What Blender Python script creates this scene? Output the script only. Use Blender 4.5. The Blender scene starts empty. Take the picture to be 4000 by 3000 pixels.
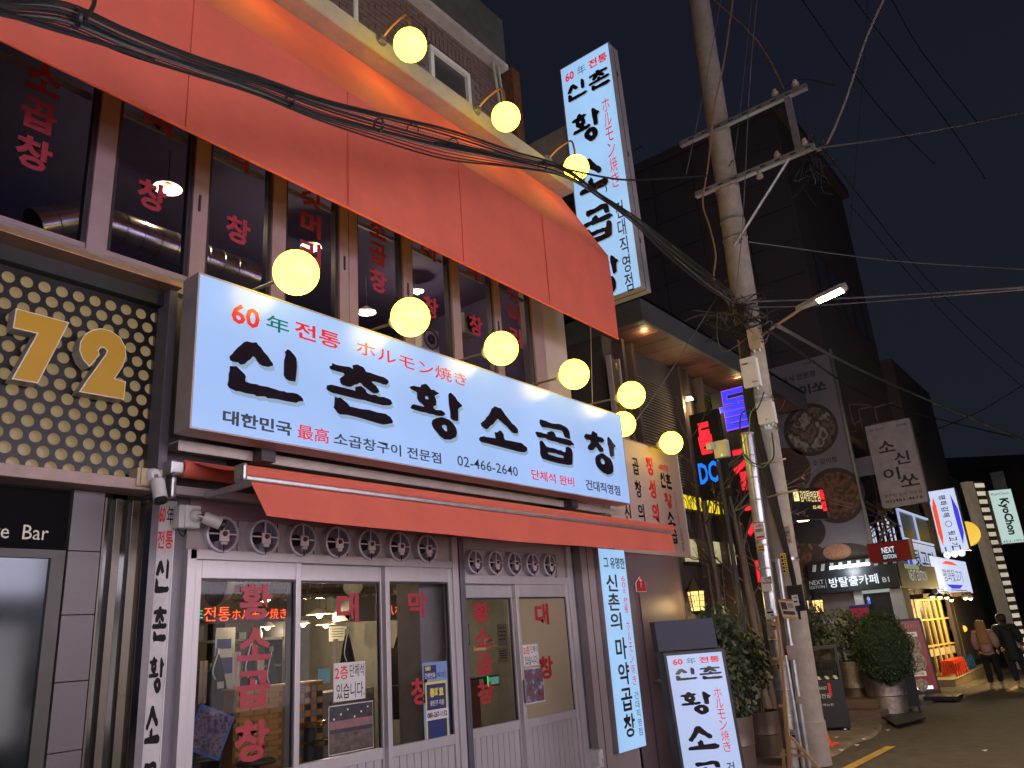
import bpy, bmesh, math, random
from mathutils import Vector, Matrix
random.seed(7)
scene = bpy.context.scene
C = scene.collection
# ---------------------------------------------------------------- camera
CAM = Vector((0, -5.2, 1.6)); FPX = 3047.5
YAW, PIT, ROL = math.radians(53.227), math.radians(18.170), math.radians(-4.332)
fwd = Vector((math.sin(YAW)*math.cos(PIT), math.cos(YAW)*math.cos(PIT), math.sin(PIT)))
r_ = Vector((math.cos(YAW), -math.sin(YAW), 0)); u_ = r_.cross(fwd)
RT = r_*math.cos(ROL)+u_*math.sin(ROL); UP = -r_*math.sin(ROL)+u_*math.cos(ROL)
cd = bpy.data.cameras.new('camera'); cam = bpy.data.objects.new('camera', cd); C.objects.link(cam)
cd.sensor_width = 36; cd.sensor_fit = 'HORIZONTAL'; cd.lens = FPX/4000*36; cd.clip_start = .05; cd.clip_end = 600
cam.matrix_world = Matrix.Translation(CAM) @ Matrix((RT, UP, -fwd)).transposed().to_4x4()
scene.camera = cam
# ---------------------------------------------------------------- night sky
w = bpy.data.worlds.new('World'); scene.world = w; w.use_nodes = True
nt = w.node_tree; nt.nodes.clear()
wo = nt.nodes.new('ShaderNodeOutputWorld'); bg = nt.nodes.new('ShaderNodeBackground')
sky = nt.nodes.new('ShaderNodeTexSky'); sky.sky_type = 'NISHITA'; sky.sun_disc = False
sky.sun_elevation = math.radians(-6); sky.sun_rotation = math.radians(200)
tc = nt.nodes.new('ShaderNodeTexCoord'); sep = nt.nodes.new('ShaderNodeSeparateXYZ'); rmp = nt.nodes.new('ShaderNodeValToRGB')
rmp.color_ramp.elements[0].color = (.0125, .0145, .021, 1); rmp.color_ramp.elements[0].position = 0.0
rmp.color_ramp.elements[1].color = (.0075, .0085, .0165, 1); rmp.color_ramp.elements[1].position = .75
add = nt.nodes.new('ShaderNodeMix'); add.data_type = 'RGBA'; add.blend_type = 'ADD'; add.inputs[0].default_value = .03
nt.links.new(tc.outputs['Generated'], sep.inputs[0]); nt.links.new(sep.outputs['Z'], rmp.inputs[0])
nt.links.new(rmp.outputs[0], add.inputs[6]); nt.links.new(sky.outputs[0], add.inputs[7])
nt.links.new(add.outputs[2], bg.inputs[0]); bg.inputs[1].default_value = 1.0
nt.links.new(bg.outputs[0], wo.inputs[0])
scene.view_settings.view_transform = 'Standard'; scene.view_settings.look = 'None'
scene.view_settings.gamma = 1; scene.view_settings.exposure = 0; scene.view_settings.use_curve_mapping = False
scene.cycles.max_bounces = 7; scene.cycles.transparent_max_bounces = 12; scene.cycles.sample_clamp_indirect = 3
scene.cycles.use_light_tree = True
try: scene.cycles.use_denoising = True
except Exception: pass
OPW, OPS = 3.2, 9.0                                  # fill strength of the added shop windows / signs across the street
# ---------------------------------------------------------------- helpers
def ray(u, v): return RT*(u-2000) - UP*(v-1500) + fwd*FPX
def gz(x): return -.021*max(0, x-5)
def at(u, v, x=None, y=None, z=None, d=None, g=False):
    r = ray(u, v)
    if g:
        zz = 0
        for _ in range(60):
            t = (zz-CAM.z)/r.z; zz = .5*zz+.5*gz(CAM.x+t*r.x)
        return CAM + r*((zz-CAM.z)/r.z)
    if x is not None: t = (x-CAM.x)/r.x
    elif y is not None: t = (y-CAM.y)/r.y
    elif z is not None: t = (z-CAM.z)/r.z
    else: t = d/FPX
    return CAM + r*t
class Fr:                                  # a sign plane: origin O, U to the reader's right, V up, N to the reader
    def __init__(s, O, U, V=(0, 0, 1)):
        s.O = Vector(O); s.U = Vector(U).normalized(); s.V = Vector(V).normalized(); s.N = s.U.cross(s.V)
    def p(s, a, b, n=0): return s.O + s.U*a + s.V*b + s.N*n
    def px(s, u, v):
        r = ray(u, v); t = (s.O-CAM).dot(s.N)/r.dot(s.N); q = CAM+r*t-s.O
        return q.dot(s.U), q.dot(s.V)
    def box(s, tl, bl, r):                 # top-left, bottom-left, a point on the right edge
        a, b, c = s.px(*tl), s.px(*bl), s.px(*r)
        return ((a[0]+b[0])/2, c[0], b[1], a[1])
def front(y): return Fr((0, y, 0), (1, 0, 0))
def blade(x): return Fr((x, 0, 0), (0, -1, 0))
class MB:
    def __init__(s): s.v = []; s.f = []
    def add(s, vs, fs):
        n = len(s.v); s.v += [tuple(q) for q in vs]; s.f += [tuple(n+i for i in q) for q in fs]; return s
    def box(s, x0, x1, y0, y1, z0, z1):
        return s.add([(x, y, z) for z in (z0, z1) for y in (y0, y1) for x in (x0, x1)],
                     [(0, 2, 3, 1), (4, 5, 7, 6), (0, 1, 5, 4), (2, 6, 7, 3), (0, 4, 6, 2), (1, 3, 7, 5)])
    def fbox(s, fr, a0, a1, b0, b1, n0, n1):   # box in a frame
        return s.add([fr.p(a, b, n) for b in (b0, b1) for n in (n0, n1) for a in (a0, a1)],
                     [(0, 2, 3, 1), (4, 5, 7, 6), (0, 1, 5, 4), (2, 6, 7, 3), (0, 4, 6, 2), (1, 3, 7, 5)])
    def quad(s, *p): return s.add(p, [tuple(range(len(p)))])
    def cyl(s, p0, p1, r0, r1=None, n=12, caps=True):
        p0, p1 = Vector(p0), Vector(p1); r1 = r0 if r1 is None else r1
        d = (p1-p0).normalized(); a = d.orthogonal().normalized(); b = d.cross(a)
        vs = []
        for p, r in ((p0, r0), (p1, r1)):
            for i in range(n):
                t = 2*math.pi*i/n; vs.append(p+a*(r*math.cos(t))+b*(r*math.sin(t)))
        fs = [(i, (i+1) % n, n+(i+1) % n, n+i) for i in range(n)]
        if caps: fs += [tuple(range(n-1, -1, -1)), tuple(range(n, 2*n))]
        return s.add(vs, fs)
    def tube(s, pts, r, n=6):
        pts = [Vector(p) for p in pts]; vs = []; k = len(pts)
        a = None
        for i, p in enumerate(pts):
            d = (pts[min(i+1, k-1)]-pts[max(i-1, 0)]).normalized()
            if a is None: a = d.orthogonal().normalized()
            a = (a-d*a.dot(d)).normalized(); b = d.cross(a)
            rr = r[i] if isinstance(r, (list, tuple)) else r
            for j in range(n):
                t = 2*math.pi*j/n; vs.append(p+a*(rr*math.cos(t))+b*(rr*math.sin(t)))
        fs = [(i*n+j, i*n+(j+1) % n, (i+1)*n+(j+1) % n, (i+1)*n+j) for i in range(k-1) for j in range(n)]
        fs += [tuple(range(n-1, -1, -1)), tuple(range((k-1)*n, k*n))]
        return s.add(vs, fs)
    def lathe(s, c, prof, axis=(0, 0, 1), n=20):      # prof: (radius, distance along axis)
        c = Vector(c); d = Vector(axis).normalized(); a = d.orthogonal().normalized(); b = d.cross(a); vs = []
        for r, h in prof:
            for j in range(n):
                t = 2*math.pi*j/n; vs.append(c+d*h+a*(r*math.cos(t))+b*(r*math.sin(t)))
        fs = [(i*n+j, i*n+(j+1) % n, (i+1)*n+(j+1) % n, (i+1)*n+j) for i in range(len(prof)-1) for j in range(n)]
        return s.add(vs, fs)
    def sphere(s, c, r, n=24, m=16):
        return s.lathe(c, [(max(.0005, r*math.sin(math.pi*i/m)), -r*math.cos(math.pi*i/m)) for i in range(m+1)], n=n)
def link(o, parent=None):
    C.objects.link(o)
    if parent:
        o.parent = parent; o.matrix_parent_inverse = Matrix.Translation(-parent.location)
    return o
def P(name, mb, mat, parent=None, smooth=False, bevel=0, kind=None, label=None):
    me = bpy.data.meshes.new(name); me.from_pydata([tuple(q) for q in mb.v], [], mb.f); me.update()
    if smooth:
        for p in me.polygons: p.use_smooth = True
        try: me.set_sharp_from_angle(angle=math.radians(40))
        except Exception: pass
    me.materials.append(mat); o = bpy.data.objects.new(name, me); link(o, parent)
    if bevel:
        m = o.modifiers.new('bevel', 'BEVEL'); m.width = bevel; m.segments = 2; m.limit_method = 'ANGLE'
    if kind: o['kind'] = kind
    if label: o['label'] = label
    return o
def thing(name, label, cat, loc=(0, 0, 0), group=None):
    o = bpy.data.objects.new(name, None); o.location = loc; o.empty_display_size = .1; C.objects.link(o)
    return tag(o, label, cat, group)
def tag(o, label, cat, group=None):
    o['label'] = label; o['category'] = cat
    if group: o['group'] = group
    return o
def dup(root, off, label, group=None):
    r = root.copy(); C.objects.link(r); r.location = Vector(root.location)+Vector(off); r['label'] = label
    if group: r['group'] = group
    def kids(a, b):
        for ch in list(a.children):
            c = ch.copy(); C.objects.link(c); c.parent = b; kids(ch, c)
    kids(root, r); return r
def struct(name, mb, mat, **k): return P(name, mb, mat, kind='structure', **k)
# text / outlines -> meshes
def curve_mesh(cu, name):
    o = bpy.data.objects.new(name, cu); C.objects.link(o)
    dg = bpy.context.evaluated_depsgraph_get(); me = bpy.data.meshes.new_from_object(o.evaluated_get(dg))
    bpy.data.objects.remove(o); bpy.data.curves.remove(cu); return me
def glyphs(body, bold=0.0, ext=0.0):
    cu = bpy.data.curves.new('t', 'FONT'); cu.body = body; cu.offset = bold; cu.extrude = ext; cu.resolution_u = 2
    return curve_mesh(cu, 't')
def fitmesh(me, fr, box, n, depth=None, keep=False, rot=0):
    vs = [v.co.copy() for v in me.vertices]
    if rot: vs = [Vector((v.x*math.cos(rot)-v.y*math.sin(rot), v.x*math.sin(rot)+v.y*math.cos(rot), v.z)) for v in vs]
    x0 = min(v.x for v in vs); x1 = max(v.x for v in vs); y0 = min(v.y for v in vs); y1 = max(v.y for v in vs)
    a0, a1, b0, b1 = box; sx = (a1-a0)/(x1-x0); sy = (b1-b0)/max(1e-6, y1-y0)
    if keep:
        s = min(sx, sy); a0 = (a0+a1)/2-s*(x1-x0)/2; b0 = (b0+b1)/2-s*(y1-y0)/2; sx = sy = s
    out = []
    for v in vs:
        dd = n if depth is None else (n+depth if v.z > 0 else n)
        out.append(fr.p(a0+(v.x-x0)*sx, b0+(v.y-y0)*sy, dd))
    return out, [tuple(p.vertices) for p in me.polygons]
def text(parent, body, fr, box, mat, bold=0.0, n=.004, depth=None, keep=False, name='lettering', rot=0, mb=None, label=None):
    me = glyphs(body, bold, .01 if depth else 0)
    vs, fs = fitmesh(me, fr, box, n, depth, keep, rot); bpy.data.meshes.remove(me)
    if mb is not None: return mb.add(vs, fs)
    return P(name, MB().add(vs, fs), mat, parent, label=label)
def vtext(parent, body, fr, a0, a1, b1, b0, mat, bold=0.0, n=.004, gap=.12, name='lettering', rot=0, depth=None, keep=False):
    mb = MB(); k = len(body); h = (b1-b0)/k
    for i, ch in enumerate(body):
        if ch == ' ': continue
        text(None, ch, fr, (a0, a1, b1-(i+1)*h+h*gap/2, b1-i*h-h*gap/2), mat, bold, n, mb=mb, rot=rot, depth=depth, keep=keep)
    return P(name, mb, mat, parent)
def outline(polys, fr, n, depth, holes=()):
    cu = bpy.data.curves.new('o', 'CURVE'); cu.dimensions = '2D'; cu.fill_mode = 'BOTH'; cu.extrude = .01
    for q in list(polys)+list(holes):
        sp = cu.splines.new('POLY'); sp.points.add(len(q)-1); sp.use_cyclic_u = True
        for i, (x, y) in enumerate(q): sp.points[i].co = (x, y, 0, 1)
    me = curve_mesh(cu, 'o')
    vs = [fr.p(v.co.x, v.co.y, n+depth if v.co.z > 0 else n) for v in me.vertices]
    fs = [tuple(p.vertices) for p in me.polygons]; bpy.data.meshes.remove(me)
    return MB().add(vs, fs)
def brush(parent, key, fr, box, mat, n=.004, depth=.006, name='character'):
    _, ps, hs = BRUSH[key]; a0, a1, b0, b1 = box
    f = lambda q: [(a0+(a1-a0)*x/100, b0+(b1-b0)*y/100) for x, y in q]
    return P(name, outline([f(q) for q in ps], fr, n, depth, [f(q) for q in hs]), mat, parent)
# ---------------------------------------------------------------- materials
_m = {}
def mat(name, col, rough=.6, metal=0.0, var=.15, scale=6.0, bump=0.0, spec=.5, trans=0, coat=0, stretch=None, dirt=0.0):
    if name in _m: return _m[name]
    m = bpy.data.materials.new(name); m.use_nodes = True; t = m.node_tree; b = t.nodes['Principled BSDF']; N = t.nodes.new; L = t.links.new
    b.inputs['Roughness'].default_value = rough; b.inputs['Metallic'].default_value = metal
    b.inputs['Specular IOR Level'].default_value = spec; b.inputs['Coat Weight'].default_value = coat
    tc = N('ShaderNodeTexCoord'); mp = N('ShaderNodeMapping'); L(tc.outputs['Object'], mp.inputs[0])
    if stretch: mp.inputs['Scale'].default_value = stretch
    nz = N('ShaderNodeTexNoise'); nz.inputs['Scale'].default_value = scale; nz.inputs['Detail'].default_value = 8; nz.inputs['Roughness'].default_value = .65
    L(mp.outputs[0], nz.inputs[0])
    cr = N('ShaderNodeValToRGB'); e = cr.color_ramp.elements
    e[0].position = .3; e[1].position = .7
    e[0].color = tuple(max(0, c*(1-var)) for c in col)+(1,); e[1].color = tuple(min(1, c*(1+var)) for c in col)+(1,)
    L(nz.outputs[0], cr.inputs[0]); src = cr.outputs[0]
    if dirt:
        n2 = N('ShaderNodeTexNoise'); n2.inputs['Scale'].default_value = 2.3; n2.inputs['Detail'].default_value = 10; n2.inputs['Roughness'].default_value = .75
        c2 = N('ShaderNodeValToRGB'); c2.color_ramp.elements[0].position = .42; c2.color_ramp.elements[1].position = .72
        c2.color_ramp.elements[0].color = (0, 0, 0, 1); c2.color_ramp.elements[1].color = (dirt, dirt, dirt, 1)
        mx = N('ShaderNodeMix'); mx.data_type = 'RGBA'; L(mp.outputs[0], n2.inputs[0]); L(n2.outputs[0], c2.inputs[0]); L(c2.outputs[0], mx.inputs[0])
        L(src, mx.inputs[6]); mx.inputs[7].default_value = tuple(c*.35 for c in col)+(1,); src = mx.outputs[2]
    L(src, b.inputs['Base Color'])
    mr = N('ShaderNodeMapRange'); mr.inputs[3].default_value = max(.02, rough-.1); mr.inputs[4].default_value = min(1, rough+.12)
    L(nz.outputs[0], mr.inputs[0]); L(mr.outputs[0], b.inputs['Roughness'])
    if bump:
        bp = N('ShaderNodeBump'); bp.inputs['Strength'].default_value = bump; bp.inputs['Distance'].default_value = .01
        n3 = N('ShaderNodeTexNoise'); n3.inputs['Scale'].default_value = scale*6; n3.inputs['Detail'].default_value = 6
        L(mp.outputs[0], n3.inputs[0]); L(n3.outputs[0], bp.inputs['Height']); L(bp.outputs[0], b.inputs['Normal'])
    if trans:
        tb = N('ShaderNodeBsdfTranslucent'); L(src, tb.inputs[0]); ms = N('ShaderNodeMixShader'); ms.inputs[0].default_value = trans
        o = t.nodes['Material Output']; L(b.outputs[0], ms.inputs[1]); L(tb.outputs[0], ms.inputs[2]); L(ms.outputs[0], o.inputs[0])
    _m[name] = m; return m
def em(name, col, s=1.0, var=0.0, scale=2.0, sample=True):
    if name in _m: return _m[name]
    m = bpy.data.materials.new(name); m.use_nodes = True; t = m.node_tree; N = t.nodes.new; L = t.links.new
    b = t.nodes['Principled BSDF']; b.inputs['Base Color'].default_value = tuple(min(.8, c)*.25 for c in col)+(1,); b.inputs['Roughness'].default_value = .25
    b.inputs['Emission Color'].default_value = tuple(col)+(1,); b.inputs['Emission Strength'].default_value = s
    if var:
        tc = N('ShaderNodeTexCoord'); nz = N('ShaderNodeTexNoise'); nz.inputs['Scale'].default_value = scale; nz.inputs['Detail'].default_value = 2
        mr = N('ShaderNodeMapRange'); mr.inputs[1].default_value = .3; mr.inputs[2].default_value = .7; mr.inputs[3].default_value = s*(1-var); mr.inputs[4].default_value = s*(1+var)
        L(tc.outputs['Object'], nz.inputs[0]); L(nz.outputs[0], mr.inputs[0]); L(mr.outputs[0], b.inputs['Emission Strength'])
    if not sample:
        try: m.cycles.emission_sampling = 'NONE'
        except Exception: pass
    _m[name] = m; return m
def glass(name, tint=(.9, .93, .95), refl=.06, rough=.02):
    if name in _m: return _m[name]
    m = bpy.data.materials.new(name); m.use_nodes = True; t = m.node_tree; t.nodes.remove(t.nodes['Principled BSDF']); N = t.nodes.new; L = t.links.new
    tr = N('ShaderNodeBsdfTransparent'); tr.inputs[0].default_value = tint+(1,); gl = N('ShaderNodeBsdfGlossy'); gl.inputs['Roughness'].default_value = rough
    lw = N('ShaderNodeLayerWeight'); lw.inputs[0].default_value = .5; fr = N('ShaderNodeMath'); fr.operation = 'POWER'; fr.inputs[1].default_value = 4; L(lw.outputs['Facing'], fr.inputs[0]); ml = N('ShaderNodeMath'); ml.operation = 'MULTIPLY'; ml.inputs[1].default_value = .7; L(fr.outputs[0], ml.inputs[0]); ad = N('ShaderNodeMath'); ad.operation = 'ADD'; ad.use_clamp = True; ad.inputs[1].default_value = refl*.5
    ms = N('ShaderNodeMixShader'); L(ml.outputs[0], ad.inputs[0]); L(ad.outputs[0], ms.inputs[0]); L(tr.outputs[0], ms.inputs[1]); L(gl.outputs[0], ms.inputs[2])
    L(ms.outputs[0], t.nodes['Material Output'].inputs[0]); _m[name] = m; return m
def picture(name, cols, scale=5.0, emit=0.0, kind='noise'):
    if name in _m: return _m[name]
    m = bpy.data.materials.new(name); m.use_nodes = True; t = m.node_tree; N = t.nodes.new; L = t.links.new; b = t.nodes['Principled BSDF']
    tc = N('ShaderNodeTexCoord'); nz = N('ShaderNodeTexVoronoi' if kind == 'vor' else 'ShaderNodeTexNoise'); nz.inputs['Scale'].default_value = scale
    L(tc.outputs['Object'], nz.inputs[0]); cr = N('ShaderNodeValToRGB'); e = cr.color_ramp.elements
    while len(e) < len(cols): e.new(.5)
    for i, c in enumerate(cols):
        e[i].position = (.3+.4*i/(len(cols)-1)) if kind != 'vor' else i/(len(cols)); e[i].color = tuple(c)+(1,)
    L(nz.outputs[1 if kind == 'vor' else 0], cr.inputs[0]); L(cr.outputs[0], b.inputs['Base Color']); b.inputs['Roughness'].default_value = .5
    if emit: L(cr.outputs[0], b.inputs['Emission Color']); b.inputs['Emission Strength'].default_value = emit
    _m[name] = m; return m
def hanging(pts, sag, r, mb, k=24, n=5):          # a cable through points, each span sagging
    out = []
    for a, b in zip(pts[:-1], pts[1:]):
        a, b = Vector(a), Vector(b)
        for i in range(k): 
            t = i/k; q = a.lerp(b, t); q.z -= sag*4*t*(1-t); out.append(q)
    out.append(Vector(pts[-1])); return mb.tube(out, r, n)
def smooth_path(pts, k=6):
    pts = [Vector(p) for p in pts]; out = []
    for i in range(len(pts)-1):
        p0 = pts[max(i-1, 0)]; p1 = pts[i]; p2 = pts[i+1]; p3 = pts[min(i+2, len(pts)-1)]
        for j in range(k):
            t = j/k; out.append(.5*((2*p1)+(-p0+p2)*t+(2*p0-5*p1+4*p2-p3)*t*t+(-p0+3*p1-3*p2+p3)*t**3))
    out.append(pts[-1]); return out
BRUSH = {'sin':[[2.883,3.375,0.637,0.419],[[(1,59),(4,64),(7,71),(8,73),(11,79),(16,87),(18,91),(22,94),(28,94),(34,97),(36,93),(40,90),(44,83),(49,78),(52,73),(54,69),(56,67),(57,62),(53,60),(52,58),(44,57),(39,59),(36,63),(33,69),(30,70),(27,63),(23,58),(20,52),(15,49),(12,52),(7,51),(2,52)],[(76,100),(79,100),(85,94),(89,88),(90,73),(89,53),(88,43),(80,42),(75,44),(72,50),(72,77),(74,89),(73,94)],[(2,42),(10,44),(15,39),(20,34),(22,30),(21,25),(22,21),(28,20),(36,21),(40,20),(50,21),(60,20),(67,19),(73,20),(76,19),(85,21),(91,21),(96,18),(99,14),(100,10),(94,8),(90,4),(77,3),(63,3),(51,1),(48,3),(37,0),(33,2),(23,1),(14,2),(11,1),(2,4),(0,9),(1,16),(1,28),(2,34)]],[]],'chon':[[3.738,3.373,0.699,0.464],[[(8,89),(14,88),(22,89),(33,91),(39,89),(38,96),(45,100),(48,99),(54,98),(57,94),(58,91),(66,91),(77,90),(87,90),(93,87),(95,83),(91,77),(86,76),(81,77),(73,77),(68,76),(67,74),(74,69),(78,63),(79,60),(76,56),(70,54),(66,56),(54,63),(51,67),(48,67),(45,63),(41,61),(35,55),(31,54),(22,55),(20,58),(19,65),(26,74),(25,77),(15,77),(6,77),(4,82),(8,85)],[(1,47),(7,50),(14,50),(25,50),(37,50),(42,50),(42,57),(47,60),(51,61),(57,57),(59,52),(66,50),(73,52),(77,50),(86,52),(97,50),(100,44),(96,39),(85,36),(71,36),(56,37),(46,36),(33,36),(20,36),(9,36),(2,38),(0,41)],[(12,30),(16,29),(19,31),(28,25),(31,22),(33,19),(49,19),(62,21),(75,20),(88,21),(96,17),(100,10),(99,6),(85,0),(77,0),(56,2),(43,3),(29,3),(19,1),(16,3),(10,11),(11,14)]],[]],'hwang':[[4.652,3.361,0.688,0.478],[[(0,86),(7,90),(12,90),(20,91),(21,96),(28,100),(31,100),(36,96),(39,92),(44,93),(47,92),(51,90),(55,89),(48,84),(45,81),(47,77),(48,71),(47,63),(42,60),(43,56),(46,54),(57,56),(62,54),(65,50),(59,45),(48,43),(42,44),(34,43),(29,44),(18,43),(4,44),(0,45),(3,52),(6,54),(14,54),(23,54),(26,55),(23,58),(15,63),(13,68),(13,79),(7,81),(2,82)],[(76,97),(80,96),(87,90),(90,85),(94,82),(99,78),(100,76),(96,73),(91,68),(90,44),(87,42),(80,42),(75,45),(75,57),(73,73),(73,92)],[(40,33),(47,38),(58,43),(65,42),(72,41),(79,36),(85,27),(86,19),(84,10),(73,2),(61,0),(52,5),(49,9),(41,17),(38,25)]],[[(28,76),(31,77),(34,75),(34,72),(30,70),(27,71)],[(57,26),(63,29),(67,27),(67,18),(64,16),(57,22)]]],'so':[[5.563,3.402,0.759,0.414],[[(35,100),(39,100),(43,99),(47,100),(51,95),(58,84),(66,74),(70,68),(76,65),(82,57),(82,49),(78,45),(70,45),(64,51),(57,59),(53,61),(48,65),(43,69),(40,71),(34,62),(29,53),(24,49),(20,42),(17,38),(14,37),(6,42),(5,49),(9,54),(14,60),(17,67),(22,74),(27,86),(29,93),(32,95)],[(32,35),(37,36),(43,43),(47,40),(50,35),(50,28),(51,23),(55,22),(68,23),(73,23),(87,24),(93,20),(99,16),(100,9),(94,2),(83,0),(40,2),(17,3),(4,3),(0,6),(0,11),(2,15),(10,19),(13,18),(29,20),(33,20)]],[]],'gop':[[6.489,3.373,0.725,0.454],[[(15,98),(30,98),(33,97),(43,96),(51,97),(63,100),(69,100),(77,98),(80,98),(86,95),(90,89),(91,82),(91,69),(88,69),(78,70),(75,74),(73,82),(70,85),(60,84),(45,83),(32,82),(19,80),(14,85),(13,90)],[(3,65),(16,66),(21,65),(31,66),(31,71),(41,76),(47,76),(51,71),(52,65),(76,66),(82,66),(93,65),(100,58),(100,55),(93,54),(89,51),(69,51),(61,51),(57,52),(31,52),(25,55),(10,52),(5,53),(0,62)],[(12,46),(17,45),(25,34),(37,34),(42,35),(55,33),(63,34),(69,31),(75,33),(77,45),(84,48),(92,43),(94,34),(91,10),(89,4),(79,1),(51,0),(28,1),(12,3),(9,10),(8,16),(9,23),(9,42)]],[[(27,21),(36,22),(48,23),(57,22),(66,22),(69,19),(68,16),(53,15),(35,16),(28,17)]]],'chang':[[7.447,3.367,0.7,0.494],[[(31,100),(43,96),(43,94),(42,92),(43,90),(49,90),(56,90),(60,88),(64,84),(57,77),(46,76),(44,74),(52,67),(57,63),(57,56),(48,52),(44,53),(38,60),(33,62),(31,60),(28,56),(23,52),(13,50),(8,53),(10,60),(18,68),(20,73),(18,75),(5,74),(0,80),(2,83),(6,88),(16,89),(23,89),(25,94),(28,99)],[(79,97),(82,95),(88,90),(92,84),(97,81),(100,76),(94,73),(92,67),(91,51),(82,47),(78,49),(77,61),(76,71),(74,78),(75,93)],[(50,50),(57,50),(66,46),(77,42),(82,33),(84,24),(82,11),(75,4),(63,0),(48,3),(32,13),(28,21),(28,32),(31,39),(39,45)]],[[(46,36),(53,37),(58,31),(57,26),(51,23),(45,26),(44,31)]]]}# ================================================================ materials
M = dict(
 panel=mat('grey_panel', (.17, .155, .17), .45, var=.12, scale=3, dirt=.25),
 beige=mat('beige_panel', (.38, .33, .33), .5, var=.08, scale=3, dirt=.2),
 alu=mat('aluminium_frame', (.47, .44, .44), .38, .35, var=.08, scale=9, stretch=(1, 1, .2)),
 alu_d=mat('brown_aluminium', (.30, .22, .25), .42, .25, var=.1, scale=8),
 white=mat('white_plastic', (.66, .65, .62), .4, var=.06, dirt=.2),
 black=mat('black_metal', (.018, .018, .02), .4, var=.3),
 dark=mat('dark_steel', (.045, .042, .045), .45, .3, var=.3),
 brushed=mat('brushed_frame', (.30, .29, .28), .32, .8, var=.15, scale=20, stretch=(1, 1, .1)),
 fabric=mat('red_awning_fabric', (.70, .14, .085), .72, var=.09, scale=2.2, bump=.15, trans=.12, dirt=.10),
 hem=mat('red_hem', (.85, .16, .07), .6, trans=.3),
 stucco=mat('cream_ledge', (.36, .33, .27), .8, var=.1, scale=4, dirt=.3, bump=.2),
 brick=mat('dark_brick', (.13, .085, .07), .85, var=.35, scale=14, bump=.5),
 mortar=mat('mortar', (.12, .11, .10), .95, var=.2, scale=20),
 cable=mat('black_cable', (.013, .013, .014), .45, var=.2),
 wire=mat('grey_wire', (.10, .095, .09), .5, var=.2),
 conc=mat('pole_concrete', (.30, .26, .215), .9, var=.18, scale=9, bump=.35, dirt=.35),
 galv=mat('galvanised_steel', (.48, .48, .47), .34, .8, var=.22, scale=12, dirt=.3),
 wood=mat('pale_wood', (.40, .23, .10), .7, var=.22, scale=16, stretch=(1, 1, .15)),
 tan=mat('tan_backing', (.50, .36, .15), .6, var=.12, scale=5),
 redv=mat('red_vinyl', (.36, .02, .032), .4, var=.05),
 blk=mat('black_ink', (.011, .009, .012), .6, var=.1, spec=.15), redi=mat('red_ink', (.62, .02, .02), .4, var=.04), grn=mat('green_ink', (.0, .14, .10), .4),
 paper=mat('white_paper', (.62, .60, .56), .8, var=.06), rust=mat('rust', (.2, .08, .035), .9, var=.4, scale=14),
)
GL = glass('window_glass', (.9, .93, .95), .018); GLD = glass('tinted_glass', (.80, .80, .92), .0)
BOXW = em('sign_face_lit', (.355, .53, .93), .86, var=.07, scale=1.3)
BOXC = em('blade_face_lit', (.36, .60, .93), .90, var=.07, scale=1.3)
GREY = mat('print_shadow', (.23, .30, .36), .5, var=.05)
DIMB = em('print_shadow_lit', (.30, .43, .58), .75)
INKB = mat('glossy_black_vinyl', (.014, .009, .016), .10, var=.15, scale=5, spec=.7)
INKR = em('lit_red_print', (.75, .022, .022), .8); INKG = em('lit_green_print', (.0, .16, .12), .7)
CH = ['sin', 'chon', 'hwang', 'so', 'gop', 'chang']
# ================================================================ ground
mb = MB(); xs = [-30, -10, 0, 5, 8, 12, 16, 20, 26, 34, 45, 60, 90, 140]
asphalt = mat('asphalt', (.065, .055, .042), .82, var=.45, scale=5, bump=.6, dirt=.4)
for a, b in zip(xs[:-1], xs[1:]): mb.quad((a, -60, gz(a)), (b, -60, gz(b)), (b, 60, gz(b)), (a, 60, gz(a)))
struct('ground', mb, asphalt)
mb = MB()
side = mat('cracked_concrete_pavement', (.15, .125, .095), .9, var=.5, scale=4, bump=.7, dirt=.5)
xs2 = [-12, 0, 5, 8, 10, 11.5, 12.6, 13.4, 14.3, 15.2, 17, 19, 21, 23, 27, 35]
ed = {11.5: -1.45, 12.6: -1.35, 13.4: -1.42, 14.3: -1.3, 15.2: -1.1, 17: -1.15, 19: -1.05}
for a, b in zip(xs2[:-1], xs2[1:]):
    ya, yb = ed.get(a, -1.35 if a < 12 else -1.0), ed.get(b, -1.35 if b < 12 else -1.0); h = .035
    mb.quad((a, ya, gz(a)+h), (b, yb, gz(b)+h), (b, 6, gz(b)+h), (a, 6, gz(a)+h))
    mb.quad((a, ya-.05, gz(a)), (b, yb-.05, gz(b)), (b, yb, gz(b)+h), (a, ya, gz(a)+h))
struct('pavement', mb, side)
yl = mat('worn_yellow_paint', (.46, .30, .05), .8, var=.35, scale=9, dirt=.6)
for a, b, nm in ((9.6, 12.4, 0), (22.6, 24.6, 0)):
    y0 = -2.02 if a < 15 else -2.2
    struct('road_line', MB().quad((a, y0, gz(a)+.006), (b, y0, gz(b)+.006), (b, y0+.13, gz(b)+.006), (a, y0+.13, gz(a)+.006)), yl)
0 and struct('manhole_cover', MB().cyl((16.2, -2.9, gz(16.2)+.002), (16.2, -2.9, gz(16.2)+.01), .33, n=28), M['dark'])
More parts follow.
